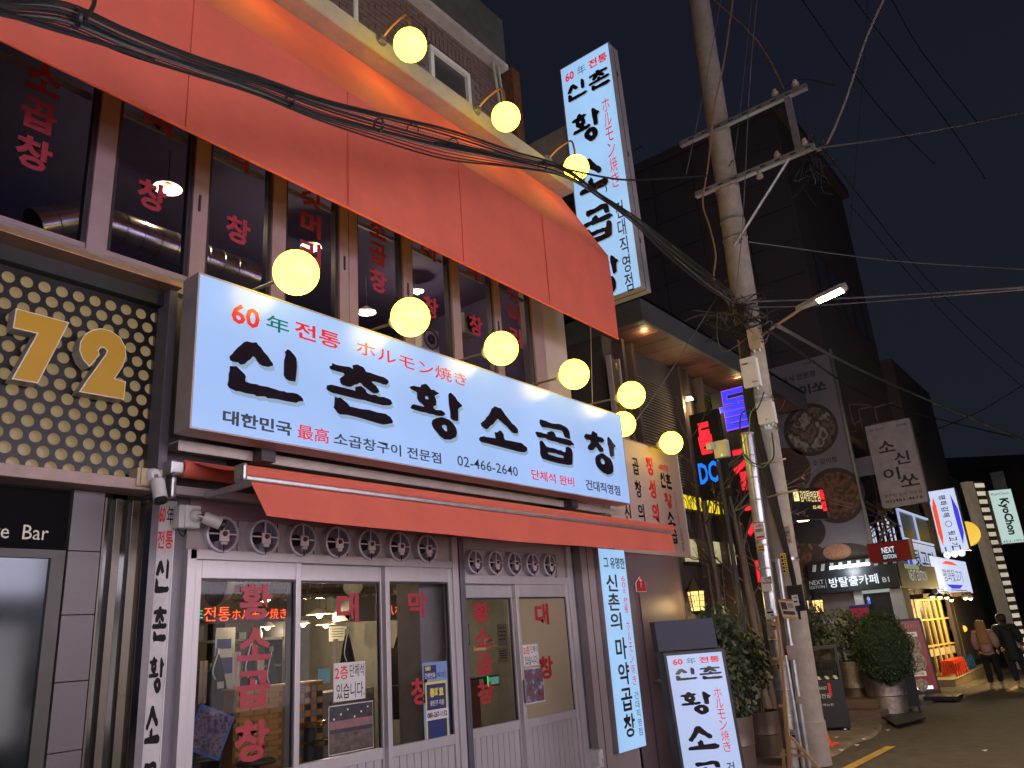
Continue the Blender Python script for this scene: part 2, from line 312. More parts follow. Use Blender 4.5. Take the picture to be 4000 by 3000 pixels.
# ================================================================ restaurant building
B = thing('restaurant_building', 'beef tripe restaurant shopfront with two storeys of glass behind red awnings', 'building', (5.5, 0, 0))
P('wall', MB().box(2.72, 3.0, .0, .3, 0, 2.74).box(2.70, 8.20, .02, .3, 2.62, 4.28).box(2.2, 2.72, .02, .3, 4.12, 4.28), M['panel'], B)
P('lintel', MB().box(3.0, 7.74, -.02, .3, 2.60, 2.74), M['alu_d'], B)
P('pier', MB().box(7.74, 8.0, .06, .35, 0, 2.62), mat('dark_pier', (.07, .065, .09), .6), B)
P('pier', MB().box(8.0, 8.29, -.04, .35, 0, 2.66).box(8.29, 9.0, .0, .35, 0, 2.66), mat('mauve_cladding', (.34, .28, .27), .5, var=.08, dirt=.15), B)
P('groove', MB().box(8.13, 8.137, -.045, -.04, 0, 2.66), M['black'], B)
P('wall', MB().box(8.95, 10.62, .0, .3, -.12, 2.62).box(8.2, 8.75, .02, .3, 2.62, 4.3).box(8.75, 10.62, .0, .3, 2.6, 4.2), mat('plum_wall', (.15, .105, .115), .55, var=.1, dirt=.15), B)
P('side_wall', MB().box(10.62, 10.68, .0, 6, -.12, 4.2), mat('plum_side', (.10, .085, .09), .6), B)
d = P('door', MB().box(9.36, 10.38, -.025, -.001, -.09, 2.07), mat('plum_door', (.145, .10, .11), .42, var=.06), B)
P('handle', MB().cyl((9.5, -.025, .97), (9.5, -.075, .97), .026).cyl((9.6, -.025, .97), (9.6, -.06, .97), .03).sphere((9.5, -.08, .97), .028, 12, 8), M['brushed'], d, smooth=True)
# ground-floor beam, frames
P('beam', MB().box(3.0, 5.75, -.06, .06, 2.30, 2.37).box(5.85, 7.70, -.06, .06, 2.16, 2.24), M['alu'], B, bevel=.004)
P('post', MB().box(2.98, 3.05, -.06, .06, 0, 2.37), M['alu'], B, bevel=.004)
P('post', MB().box(5.70, 5.78, -.07, .07, 0, 2.60), M['alu'], B, bevel=.004)
P('post', MB().box(5.79, 5.86, -.08, .06, 0, 2.60), mat('dark_alu', (.13, .12, .14), .4, .4), B, bevel=.004)
P('post', MB().box(7.66, 7.76, -.07, .06, 0, 2.60), M['alu'], B, bevel=.004)
def slide(x0, x1, z1, y, frosted=False, handle=None):
    d = P('sliding_door', MB().box(x0, x0+.05, y-.03, y+.03, 0, z1).box(x1-.05, x1, y-.03, y+.03, 0, z1).box(x0+.05, x1-.05, y-.028, y+.028, z1-.13, z1)
          .box(x0+.05, x1-.05, y-.028, y+.028, .76, .845).box(x0+.05, x1-.05, y-.028, y+.028, 0, .12), M['alu'], B, bevel=.005)
    P('seal', MB().box(x0+.05, x1-.05, y-.012, y+.012, z1-.145, z1-.13).box(x0+.05, x0+.06, y-.012, y+.012, .845, z1-.145).box(x1-.06, x1-.05, y-.012, y+.012, .845, z1-.145), M['dark'], d)
    g = FROST if frosted else GL
    P('pane', MB().box(x0+.06, x1-.06, y-.004, y+.004, .845, z1-.145), g, d)
    n = max(3, round((x1-x0-.1)/.085)); w = (x1-x0-.1)/n
    me = None
    for i in range(n):
        a = x0+.05+i*w
        if me is None:
            o = P('plank', MB().box(-w/2+.004, w/2-.004, -.012, .012, .12, .76), M['alu'], d, bevel=.003); me = o.data
            o.location.x = a+w/2; o.location.y = y; o.matrix_parent_inverse = Matrix()
            o.parent = d
        else:
            c = o.copy(); C.objects.link(c); c.location.x = a+w/2
    P('backing', MB().box(x0+.05, x1-.05, y+.0125, y+.018, .12, .76), M['dark'], d)
    if handle:
        P('handle', MB().box(handle, handle+.03, y-.06, y-.031, 1.0, 1.22), M['brushed'], d, bevel=.006)
    return d
FROST = mat('frosted_film', (.50, .43, .30), .55, var=.07, scale=1.2, trans=.55)
D1 = slide(3.05, 3.95, 2.30, -.02); D2 = slide(3.90, 4.88, 2.30, .035); D3 = slide(4.84, 5.70, 2.30, -.02)
D4 = slide(5.86, 6.72, 2.16, .035); D5 = slide(6.68, 7.66, 2.16, -.02, True, 6.685)
R = M['redv']
def win_chars(par, body, x0, x1, z1, z0, y, cells):
    for ch, (a, b) in zip(body, cells): text(par, ch, front(y), (x0, x1, a, b), R, .035, .003, name='character')
win_chars(D1, '황소곱창', 3.42, 3.70, 0, 0, -.026, [(1.88, 2.14), (1.60, 1.83), (1.28, 1.53), (.93, 1.20)])
win_chars(D2, '대', 4.36, 4.60, 0, 0, .028, [(1.84, 2.08)])
win_chars(D3, '막창', 5.13, 5.37, 0, 0, -.026, [(1.86, 2.08), (1.13, 1.35)])
win_chars(D4, '황소곱창', 6.07, 6.32, 0, 0, .028, [(1.79, 1.99), (1.56, 1.74), (1.31, 1.50), (1.04, 1.24)])
win_chars(D5, '대창', 7.02, 7.27, 0, 0, -.026, [(1.74, 1.96), (1.19, 1.42)])
# ---- upper storey windows
ML = [1.0, 2.10, 2.86, 3.60, 4.345, 5.18, 5.92, 6.66, 7.42]; MR = [1.14, 2.24, 2.99, 3.74, 4.565, 5.31, 6.05, 6.78, 7.65]
P('sill', MB().box(.3, 7.9, -.06, .12, 4.26, 4.38), mat('bronze_sill', (.26, .23, .21), .4, .3, dirt=.2), B, bevel=.006)
P('wall', MB().box(7.65, 8.19, -.02, .3, 4.28, 7.45), M['beige'], B)
P('wall', MB().box(.3, 8.19, .0, .3, 6.35, 7.45), M['beige'], B)
UT = ['황소곱창', '대 창', '막 창', '양깃머리', '황소곱창', '대 창', '막 창', '양깃머리']
for i in range(8):
    a, b = MR[i], ML[i+1]
    f = P('window', MB().box(a, b, -.035, .045, 4.38, 4.43).box(a, b, -.035, .045, 6.30, 6.35), M['alu_d'], B)
    P('frame', MB().box(a, a+.035, -.02, .04, 4.43, 6.3).box(b-.03, b, -.02, .04, 4.43, 6.3), mat('black_gasket', (.03, .028, .035), .35), f)
    P('pane', MB().box(a+.035, b-.03, -.003, .003, 4.43, 6.3), GLD, f)
    P('rail', MB().box(a+.035, b-.03, .05, .08, 5.655, 5.70), mat('blind_rail', (.36, .36, .36), .5), f)
    mb = MB(); cx = (a+b)/2
    zz = [5.98, 5.68, 5.38, 5.08]
    if i == 0: cx += .1; zz = [6.0, 5.60, 5.29, 4.98]
    if ' ' in UT[i]: zz = [5.72, 5.4, 5.02]; zz[0] = 5.72
    for ch, z in zip(UT[i], zz):
        if ch != ' ': text(f, ch, front(-.006), (cx-.115, cx+.115, z-.125, z+.125), mat('dim_red_vinyl', (.24, .02, .04), .5), .035, .0, name='character')
for i in range(1, 9):
    if i == 4:
        P('mullion', MB().box(ML[i], 4.452, -.05, .05, 4.38, 6.35), M['alu_d'], B, bevel=.004); P('mullion', MB().box(4.458, MR[i], -.05, .05, 4.38, 6.35), M['alu_d'], B, bevel=.004)
    else: P('mullion', MB().box(ML[i], MR[i], -.05, .05, 4.38, 6.35), M['alu_d'], B, bevel=.004)
    if i in (2, 4, 5, 7): P('latch', MB().box(ML[i]+.045, ML[i]+.06, -.064, -.05, 5.02, 5.16), M['dark'], B)
# ---- upper interior
IN = thing('upper_dining_room', 'dark upstairs dining room seen through the lettered windows', 'room', (4, 2, 4.3))
P('shell', MB().quad((0, .35, 6.32), (8.1, .35, 6.32), (8.1, 5, 6.32), (0, 5, 6.32)).quad((0, 5, 4.2), (8.1, 5, 4.2), (8.1, 5, 6.32), (0, 5, 6.32)).quad((8.1, .35, 4.2), (8.1, 5, 4.2), (8.1, 5, 6.32), (8.1, .35, 6.32)).quad((0, .35, 4.2), (0, 5, 4.2), (0, 5, 6.32), (0, .35, 6.32)).quad((0, .32, 4.2), (8.1, .32, 4.2), (8.1, 5, 4.2), (0, 5, 4.2)), mat('dark_room', (.11, .10, .20), .8, scale=1.5), IN)  # bluish glow of the sign is put into the wall colour
P('shelf', MB().box(5.6, 7.4, .6, 1.0, 4.62, 4.65), M['dark'], IN)
duct_m = mat('spiral_duct', (.52, .50, .44), .22, .95, var=.18, scale=5)
def duct(lbl, p0, p1, r, ring=.16, endcap=True, group=None):
    t = thing('ventilation_duct', lbl, 'duct', p0, group); p0 = Vector(p0); p1 = Vector(p1); L = (p1-p0).length; d = (p1-p0)/L
    P('pipe', MB().cyl(p0, p1, r, n=28, caps=False), duct_m, t, smooth=True)
    k = int(L/ring); mb = MB()
    for i in range(1, k): mb.lathe(p0+d*(i*ring), [(r, -.008), (r+.008, -.003), (r+.008, .003), (r, .008)], d, 28)
    P('seam', mb, duct_m, t, smooth=True, kind='stuff')
    if endcap: P('end_cap', MB().lathe(p0, [(.001, -.01), (r*.7, -.02), (r*.78, -.03), (r*.8, .0), (r*1.12, -.02), (r*1.2, -.06), (r*1.2, -.02), (r, .04)], d, 28), mat('duct_cap', (.42, .41, .38), .4, .3), t, smooth=True)
    return t
duct('long silver spiral duct crossing the upstairs room behind the left windows', tuple(at(330, 845, y=1.2)), tuple(at(990, 1085, y=1.2)), .15)
duct('short silver duct bend upstairs at the far left window', tuple(at(130, 880, y=1.2)), tuple(at(330, 845, y=1.2)), .14, endcap=False)
WARM = em('warm_bulb', (1.0, .78, .42), 9.0)
def pendant(p, lbl, group, e=6, r=.12, cord=.35, col=(1, .74, .42)):
    t = thing('pendant_lamp', lbl, 'lamp', p, group); p = Vector(p)
    P('shade', MB().lathe(p, [(r*.2, .075), (r*.35, .06), (r*.95, .012), (r, .0), (r*.93, .006), (r*.3, .05)], n=24), mat('enamel_shade', (.62, .58, .46), .3), t, smooth=True)
    P('bulb', MB().sphere(p+Vector((0, 0, -.005)), .04, 14, 10), WARM, t, smooth=True)
    P('cord', MB().cyl(p+Vector((0, 0, .07)), p+Vector((0, 0, cord)), .004, n=6), M['cable'], t)
    l = bpy.data.lights.new('lamp_light', 'POINT'); l.energy = e; l.color = col; l.shadow_soft_size = .05
    o = bpy.data.objects.new('lamp_light', l); o.location = p+Vector((0, 0, -.08)); link(o, t); return t
U = 'pendant lamps in the upstairs room'
for (u, v, y, r, lb) in ((655, 737, 1.1, .13, 'enamel pendant upstairs between the red letters of the second window'), (1215, 965, 1.3, .12, 'enamel pendant upstairs partly behind the first white globe'),
                         (1432, 1220, 1.0, .11, 'enamel pendant upstairs just above the sign in the fourth window'), (1630, 1138, 1.4, .09, 'enamel pendant upstairs directly above the second globe')):
    p = at(u, v, y=y); pendant(p, lb, U, 16, r, min(.5, 6.3-p.z))
# stacked heater fans and boxes upstairs
for (u, v, sz, lb) in ((1660, 1335, .30, 'small cream fan heater upstairs behind the third window pane'), (1820, 1275, .28, 'cream box fan upstairs between third and fourth globe')):
    p = at(u, v, y=.8); t = thing('fan_heater', lb, 'heater', p, 'fan heaters on the upstairs shelf')
    P('case', MB().box(p.x-sz/2, p.x+sz/2, .7, .9, p.z-sz/2, p.z+sz/2), mat('cream_case', (.42, .38, .3), .5), t, bevel=.02)
    P('grille', MB().lathe(p+Vector((0, -.1, 0)), [(.01, .012), (sz*.2, .014), (sz*.21, .0), (sz*.36, 0), (sz*.38, .014), (sz*.42, .012), (sz*.43, -.002)], (0, -1, 0), 20), M['dark'], t, smooth=True)
# ---- ledge & brick storey
L_ = thing('roof_ledge', 'cream boxed cornice ledge above the big red awning', 'ledge', (4, -.2, 7.45))
P('fascia', MB().box(-3, 8.25, -.37, .28, 7.47, 7.68), M['stucco'], L_)
P('soffit', MB().box(-3, 8.25, -.365, -.02, 7.455, 7.469), mat('soffit', (.40, .30, .24), .8, dirt=.3), L_)
BR = thing('brick_storey', 'dark brick top storey with white window frames set back above the ledge', 'building', (5.5, .4, 7.6))
P('mortar_wall', MB().box(0, 6.12, .31, .6, 7.6, 10.4).box(6.9, 7.62, .31, .6, 7.6, 10.4).box(6.12, 6.9, .31, .6, 8.98, 10.4), M['mortar'], BR)
P('side_wall', MB().box(7.6, 7.63, .31, 6, 7.6, 10.4), M['brick'], BR)
bw, bh = .205, .065; k = 0; me = None; stuff = MB()
for r in range(34):
    for c in range(34):
        x = 1.6+c*(bw+.012)+(r % 2)*.108; z = 7.70+r*(bh+.012)
        if x+bw/2 > 7.63 or z > 9.42: continue
        if 6.1 < x+bw/2 and x-bw/2 < 6.93 and z < 9.0: continue
        vis = x > 3.6 and z < 9.45 and k < 299 and z-7.7 < (7.9-x)*.9+.9
        if vis and not (r % 1):
            if me is None:
                o = P('brick', MB().box(-bw/2, bw/2, .292, .31, -bh/2, bh/2), M['brick'], BR); me = o.data
                o.location = BR.location*0; o.matrix_parent_inverse = Matrix.Translation(-BR.location); first = o
            else: o = first.copy(); C.objects.link(o)
            o.location = (x, random.uniform(-.004, .003), z); k += 1
        else: stuff.box(x-bw/2, x+bw/2, .293+random.uniform(-.003, .003), .31, z-bh/2, z+bh/2)
P('far_bricks', stuff, M['brick'], BR, kind='stuff')
so = MB()
for i in range(12): so.box(6.06+i*.078, 6.06+i*.078+.064, .26, .31, 9.0, 9.2)
P('soldier_course', so, M['brick'], BR)
def wf(x0, x1, z0, z1):
    f = P('window', MB().box(x0, x0+.06, .27, .34, z0, z1).box(x1-.06, x1, .27, .34, z0, z1).box(x0+.06, x1-.06, .27, .34, z1-.06, z1).box(x0+.06, x1-.06, .27, .34, z0, z0+.05), M['white'], BR)
    P('pane', MB().box(x0+.06, x1-.06, .32, .33, z0+.05, z1-.06), mat('dark_pane', (.05, .045, .05), .3, var=.2), f)
wf(6.12, 6.90, 7.7, 8.98)
wf(4.35, 4.9, 7.7, 9.0)
P('eave', MB().box(2.5, 7.62, .13, .33, 9.42, 9.50), mat('eave_white', (.42, .38, .36), .7, dirt=.5), BR)
P('roof_edge', MB().box(2.5, 7.6, .15, .34, 9.504, 10.3), mat('mossy_roof', (.06, .06, .045), .9, var=.3, dirt=.4), BR)
for k in range(2):
    t = thing('drain_pipe', ['thin pale downpipe beside the dark brick corner, left of two', 'thin pale downpipe beside the dark brick corner, right of two'][k], 'pipe', (7.1, -.1, 9))
    P('pipe', MB().tube(smooth_path([(7.35+k*.12, .2, 9.42), (7.45+k*.1, .22, 8.9), (7.55+k*.06, .24, 8.3), (7.6+k*.05, .25, 7.68)]), .018), mat('pvc', (.4, .36, .28), .5), t, smooth=True)
# rear steel column and beam behind blade sign
t = thing('sign_mast', 'rusty steel column and pale box beam behind the tall blade sign', 'frame', (8.9, .4, 8))
P('column', MB().box(8.75, 8.95, .85, 1.05, 4.2, 10.6), M['rust'], t)
P('beam', MB().box(8.82, 9.1, -.1, .84, 8.45, 9.05), mat('beam_paint', (.20, .18, .17), .7, dirt=.3), t, bevel=.01)
# ================================================================ awnings
A = thing('upper_awning', 'large red fabric awning with tall straight front above the upstairs windows', 'awning', (4, -.8, 5.1))
FB = M['fabric']
def cloth(fn, nu, nv):
    mb = MB(); vs = [fn(i/nu, j/nv) for j in range(nv+1) for i in range(nu+1)]
    return mb.add(vs, [(j*(nu+1)+i, j*(nu+1)+i+1, (j+1)*(nu+1)+i+1, (j+1)*(nu+1)+i) for j in range(nv) for i in range(nu)])
def ripple(x, t): return .012*math.sin(x*2.1+1)*math.sin(math.pi*t)+.006*math.sin(x*5.3)*t
P('front_panel', cloth(lambda s, t: (-2+10.19*s, -.8+ripple(-2+10.19*s, t), 6.28-1.17*t), 120, 8), FB, A, smooth=True)
P('sloping_top', cloth(lambda s, t: (-2+10.19*s, -.17-.63*t, 7.44-1.16*t-.03*math.sin(math.pi*t)), 80, 6), FB, A, smooth=True)
P('side_panel', MB().quad((8.19, -.17, 7.44), (8.19, -.8, 6.28), (8.19, -.8, 5.11), (8.19, -.79, 5.11), (8.19, -.17, 6.9)), FB, A)
P('hem', MB().cyl((-2, -.80, 5.11), (8.19, -.80, 5.11), .012, n=8), M['hem'], A, smooth=True)
P('frame_bar', MB().cyl((-2, -.775, 6.26), (8.17, -.775, 6.26), .018, n=8).cyl((8.16, -.16, 6.2), (8.16, -.78, 6.24), .014), M['dark'], A)
for i, x in enumerate([.9, 2.35, 3.8, 5.25, 6.7]): P('seam', MB().box(x-.003, x+.003, -.8135, -.8125+.010, 5.13, 6.26), FB, A)
A = thing('lower_awning', 'rolled-out red retractable awning with scalloped valance over the fans', 'awning', (5.6, -.5, 2.9))
P('rain_cover', MB().box(2.72, 8.60, -.30, -.02, 3.045, 3.06).box(2.72, 8.60, -.31, -.30, 2.985, 3.06), mat('awning_hood', (.40, .35, .31), .45, .3, dirt=.25), A, bevel=.003)
P('roller', MB().cyl((2.80, -.22, 2.885), (8.5, -.22, 2.885), .062, n=20), FB, A, smooth=True)
P('fabric', cloth(lambda s, t: (2.86+5.66*s, -.22-.70*t, 2.945-.20*t-.02*math.sin(math.pi*t)), 60, 6), FB, A, smooth=True)
P('back_bar', MB().box(2.78, 8.55, -.16, -.08, 2.72, 2.78), M['beige'], A, bevel=.004)
P('bracket', MB().box(2.70, 2.80, -.27, -.16, 2.83, 2.93).box(2.74, 2.78, -.22, -.14, 2.68, 2.83), M['galv'], A, bevel=.015)
P('bracket', MB().box(8.52, 8.60, -.27, -.16, 2.83, 2.93), M['galv'], A, bevel=.015)
P('front_bar', MB().lathe((2.80, -.95, 2.725), [(.001, 0), (.042, 0), (.048, .02), (.048, 5.78), (.04, 5.8), (.001, 5.8)], (1, 0, 0), 20), FB, A, smooth=True)
P('bar_lip', MB().box(2.80, 8.58, -1.0, -.955, 2.665, 2.698), M['galv'], A, bevel=.008)
P('end_cap', MB().box(2.765, 2.80, -1.01, -.90, 2.66, 2.775), M['galv'], A, bevel=.02)
P('end_cap', MB().box(8.58, 8.60, -1.01, -.90, 2.66, 2.775), M['hem'], A, bevel=.01)
def val(s, t):
    x = 2.84+5.74*s; e = min(s, 1-s)*5.74; drop = .235-.045*math.exp(-e/.18)*0
    z = 2.668-t*(.215+.03*math.sin(s*math.pi)); off = .10*t*math.exp(-e/.15)*(1 if s < .5 else -1)*1.0
    return (x+off+(0.06*t if s > .97 else 0), -.975-.015*math.sin(x*3.1)*t-.03*t, z)
P('valance', cloth(val, 140, 8), FB, A, smooth=True)
P('arm', MB().box(3.0, 3.03, -.93, -.2, 2.70, 2.74).box(8.2, 8.23, -.93, -.2, 2.70, 2.74), M['galv'], A)
# ================================================================ main light-box sign
def lightbox(name, label, fr, a0, a1, b0, b1, thick, face, case, rim=.012, cat='sign', group=None):
    t = thing(name, label, cat, fr.p((a0+a1)/2, b0, -thick/2), group)
    P('case', MB().fbox(fr, a0, a1, b0, b1, -thick, -.004), case, t, bevel=.004)
    P('rim', MB().fbox(fr, a0, a1, b0, b0+rim, -.004, .004).fbox(fr, a0, a1, b1-rim, b1, -.004, .004).fbox(fr, a0, a0+rim, b0+rim, b1-rim, -.004, .004).fbox(fr, a1-rim, a1, b0+rim, b1-rim, -.004, .004), case, t)
    P('face', MB().fbox(fr, a0+rim, a1-rim, b0+rim, b1-rim, -.004, .0), face, t)
    return t
fr = front(-.60)
case = mat('sign_case', (.38, .35, .35), .45, .3, var=.12, dirt=.3)
S1 = lightbox('shop_sign', 'long white lit shop sign with black brush lettering above the lower awning', fr, 2.625, 8.365, 3.06, 4.185, .19, BOXW, case)
P('bracket', MB().box(3.3, 3.42, -.42, .02, 2.97, 3.10), M['dark'], S1); P('bracket', MB().box(7.35, 7.47, -.42, .02, 2.97, 3.10), M['dark'], S1)
for k in CH:
    a, b, ww, h = BRUSH[k][0]
    brush(S1, k, fr, (a+.022, a+ww+.022, b-.028, b+h-.028), DIMB, .0005, .002, 'letter_shadow')
    brush(S1, k, fr, (a, a+ww, b, b+h), INKB, .0035, .006)
def T(par, s, f, tl, bl, r, m, bold=.02, **k): return text(par, s, f, f.box(tl, bl, r), m, bold, **k)
T(S1, '60', fr, (905, 1178), (903, 1258), (1014, 1230), INKR, .025)
T(S1, '年', fr, (1040, 1225), (1040, 1285), (1128, 1290), INKG, .01)
T(S1, '전통', fr, (1150, 1250), (1150, 1315), (1328, 1340), INKR, .018)
T(S1, 'ホルモン焼き', fr, (1392, 1325), (1392, 1382), (1820, 1470), INKR, .005)
sl = mat('slate_ink', (.03, .045, .06), .35, var=.1)
T(S1, '대한민국', fr, (870, 1598), (868, 1655), (1138, 1700), sl, .03)
T(S1, '最高', fr, (1162, 1655), (1160, 1712), (1284, 1728), INKR, .01)
T(S1, '소곱창구이 전문점', fr, (1303, 1687), (1302, 1736), (1722, 1800), sl, .015)
T(S1, '02-466-2640', fr, (1786, 1778), (1784, 1818), (2023, 1860), sl, .005)
T(S1, '단체석 완비', fr, (2075, 1832), (2075, 1872), (2243, 1900), INKR, .015)
T(S1, '건대직영점', fr, (2287, 1872), (2287, 1912), (2422, 1930), sl, .02)
# blade sign
fr = blade(8.78)
S2 = lightbox('blade_sign', 'tall lit vertical blade sign projecting beyond the big red awning', fr, .04, .93, 5.98, 10.04, .27, BOXC, case)
a0, a1 = .04, .93; P('seam', MB().box(8.90, 8.912, -.933, -.9301, 5.98, 10.04).box(8.90, 8.912, -.93, -.04, 5.9765, 5.9799), M['dark'], S2)
for z in (9.5, 8.1, 6.7): P('clip', MB().box(8.915, 8.945, -.936, -.93, z, z+.07), M['dark'], S2)
def blade_text(S, fr, a0, w, zt, s, ink=INKB, red=INKR, grn=INKG, shadow=True):
    # the shop's vertical layout: a0 left, w width, zt top, s vertical scale (metres per unit of width)
    X = lambda f: a0+w*f
    Z = lambda f: zt-s*f
    text(S, '60', fr, (X(.09), X(.27), Z(.20), Z(.08)), red, .03)
    text(S, '年', fr, (X(.34), X(.51), Z(.20), Z(.08)), grn, .0)
    text(S, '전통', fr, (X(.57), X(.94), Z(.20), Z(.08)), red, .03)
    for k, q in (('sin', (.10, .49, .50, .265)), ('chon', (.53, .94, .52, .265)), ('hwang', (.12, .67, 1.16, .72)), ('so', (.12, .67, 1.80, 1.36)), ('gop', (.12, .67, 2.44, 2.00)), ('chang', (.12, .67, 3.10, 2.64))):
        b = (X(q[0]), X(q[1]), Z(q[2]), Z(q[3]))
        if shadow: brush(S, k, fr, (b[0]+.012, b[1]+.012, b[2]-.018, b[3]-.018), DIMB, .0005, .002, 'letter_shadow')
        brush(S, k, fr, b, ink, .0035, .005)
    vtext(S, 'ホルモン焼き', fr, X(.73), X(.87), Z(.68), Z(1.88), red, .0, gap=.07)
    vtext(S, '건대직영점', fr, X(.73), X(.87), Z(2.05), Z(3.15), sl, .01, gap=.06)
blade_text(S2, fr, .04, .89, 10.0, 1.28)
# full-lit banner at pier
fr = front(-.10)
S3 = lightbox('banner_sign', 'narrow lit vertical banner on the pier beside the plum door', fr, 8.31, 8.95, .3, 2.60, .08, BOXC, case, rim=.004)
dk = mat('brown_ink', (.05, .035, .02), .3)
text(S3, '그 유명한', fr, (8.41, 8.92, 2.36, 2.50), dk, .02)
vtext(S3, '신촌의', fr, 8.42, 8.69, 2.30, 1.62, dk, .02, gap=.1); vtext(S3, '마약곱창', fr, 8.48, 8.74, 1.56, .42, dk, .02, gap=.12)
vtext(S3, '60年', fr, 8.79, 8.88, 2.28, 2.05, INKR, 0); vtext(S3, '전통', fr, 8.79, 8.88, 2.02, 1.82, INKR, .01)
vtext(S3, 'ホルモン焼き', fr, 8.79, 8.88, 1.74, .98, INKR, 0, gap=.15); vtext(S3, '건대직영점', fr, 8.80, 8.89, .92, .42, sl, 0, gap=.15)
# left unlit banner
fr = front(-.012)
t = thing('painted_banner', 'narrow unlit white name board on the left pier', 'sign', (2.83, -.01, .2))
P('board', MB().box(2.768, 2.892, -.011, -.001, .2, 2.70), mat('white_board', (.52, .49, .48), .5, dirt=.15), t)
P('trim', MB().box(2.892, 2.899, -.016, -.001, .2, 2.70), M['white'], t)
text(t, '60', fr, (2.778, 2.822, 2.545, 2.655), M['redi'], .03); text(t, '年', fr, (2.832, 2.884, 2.535, 2.66), M['blk'], .0)
vtext(t, '전', fr, 2.776, 2.825, 2.50, 2.36, M['redi'], .02); vtext(t, '통', fr, 2.832, 2.886, 2.50, 2.36, M['redi'], .02)
zz = [2.33, 2.02, 1.70, 1.40, 1.07, .74, .42]
for i, k in enumerate(CH): brush(t, k, fr, (2.782, 2.882, zz[i]-.26, zz[i]-.03), M['blk'], .001, .003)
# wall board around the corner
fr = front(-.06)
t = thing('menu_board', 'large unlit cream wall board with brush lettering right of the lower awning', 'sign', (10, -.03, 2.58))
P('board', MB().box(8.80, 11.0, -.058, -.002, 2.585, 4.15), mat('cream_board', (.42, .31, .29), .55, var=.04), t); P('trim', MB().box(10.985, 11.006, -.064, -.0, 2.58, 4.155), M['white'], t)
text(t, '60年전통', fr, (10.32, 10.62, 3.83, 3.93), M['redi'], .01)
for k, q in (('sin', (10.33, 10.47, 3.56, 3.80)), ('chon', (10.49, 10.66, 3.56, 3.80)), ('hwang', (10.36, 10.60, 3.27, 3.50)), ('so', (10.38, 10.62, 3.02, 3.22)), ('gop', (10.38, 10.62, 2.98-.22, 2.97))): brush(t, k, fr, q, M['redi'] if k in ('hwang',) else M['blk'], .001, .003)
vtext(t, 'ホルモン焼き', fr, 10.70, 10.76, 3.55, 3.02, M['redi'], 0); vtext(t, '건대직영점', fr, 10.72, 10.79, 3.0, 2.66, M['blk'], .0)
vtext(t, '정성의맛', fr, 9.93, 10.13, 4.02, 2.66, M['redi'], .035, gap=.2); vtext(t, '곱창의대', fr, 9.52, 9.70, 3.95, 2.66, M['blk'], .02, gap=.25); vtext(t, '신촌', fr, 9.15, 9.32, 3.25, 2.66, M['blk'], .02, gap=.2)
# free-standing lit sign (leans back slightly)
c0 = at(2755, 2800, d=7.6); U = Vector((.70, -.714, 0)).normalized(); lean = Vector((-.035*U.x, -.035*U.y, 1)).normalized()
fr = Fr((c0.x, c0.y, 0), U, lean)
t = thing('standing_sign', 'free-standing lit shop sign with dark box on top in front of the hedge', 'sign', (c0.x, c0.y, 0))
a0, b1 = fr.px(2622, 2564); a1 = fr.px(2836, 2548)[0]; zt = b1; wd = a1-a0
P('cabinet', MB().fbox(fr, a0-.035, a1+.035, .02, zt+.035, -.22, -.004), M['black'], t, bevel=.008)
P('face', MB().fbox(fr, a0, a1, .12, zt, -.0035, .0), em('standing_face', (.43, .52, .78), .92, var=.05), t)
P('top_box', MB().fbox(fr, a0-.07, a1-.02, zt+.04, zt+.33, -.18, -.02), mat('navy_box', (.03, .035, .06), .6), t, bevel=.006)
P('caster', MB().sphere(fr.p(a0, .04, -.1), .04, 10, 8), M['black'], t); P('caster', MB().sphere(fr.p(a1, .04, -.1), .04, 10, 8), M['black'], t)
blade_text(t, fr, a0, wd, zt+.005, wd*.86, shadow=False)
# ================================================================ globe lamps
GLOBE = em('opal_globe', (1.0, .70, .045), 10.0)
def globe(c, base, lbl, group, upper=False, r=.168):
    t = thing('globe_lamp', lbl, 'lamp', base, group); c = Vector(c); b = Vector(base)
    P('globe', MB().sphere(c, r, 36, 24), GLOBE, t, smooth=True)
    st = mat('lamp_steel', (.40, .40, .42), .3, .8)
    if upper:
        P('arm', MB().tube(smooth_path([b, b+Vector((.02, -.16, .10)), b+Vector((.03, -.36, .13)), (c.x, c.y, c.z+r+.14), (c.x, c.y, c.z+r+.02)]), .013, 8), M['rust'] if 0 else mat('copper_arm', (.34, .17, .09), .4, .5), t, smooth=True)
        P('base_plate', MB().lathe(b, [(.001, .03), (.03, .03), (.045, .018), (.07, .012), (.07, 0)], (0, -1, 0), 16), st, t, smooth=True)
        P('collar', MB().lathe((c.x, c.y, c.z+r-.012), [(.05, 0), (.05, .018), (.02, .03), (.001, .03)], n=16), st, t, smooth=True)
        P('junction_box', MB().box(b.x-.04, b.x+.04, b.y-.05, b.y-.012, b.z-.035, b.z+.035), st, t, bevel=.01)
    else:
        d = (c-b).normalized()
        P('arm', MB().cyl(b, c-d*(r+.03), .013, n=8), st, t, smooth=True)
        P('collar', MB().lathe(c-d*(r+.055), [(.001, 0), (.03, 0), (.03, .02), (.055, .025), (.06, .055), (.058, .07)], d, 18), mat('white_collar', (.5, .5, .55), .35), t, smooth=True)
    return t
names = ['largest white globe lamp at the left end above the long lit sign', 'second globe lamp from the left above the long lit sign', 'third globe lamp from the left above the long lit sign',
         'fourth globe lamp from the left above the long lit sign', 'fifth globe lamp, over the right end of the long lit sign']
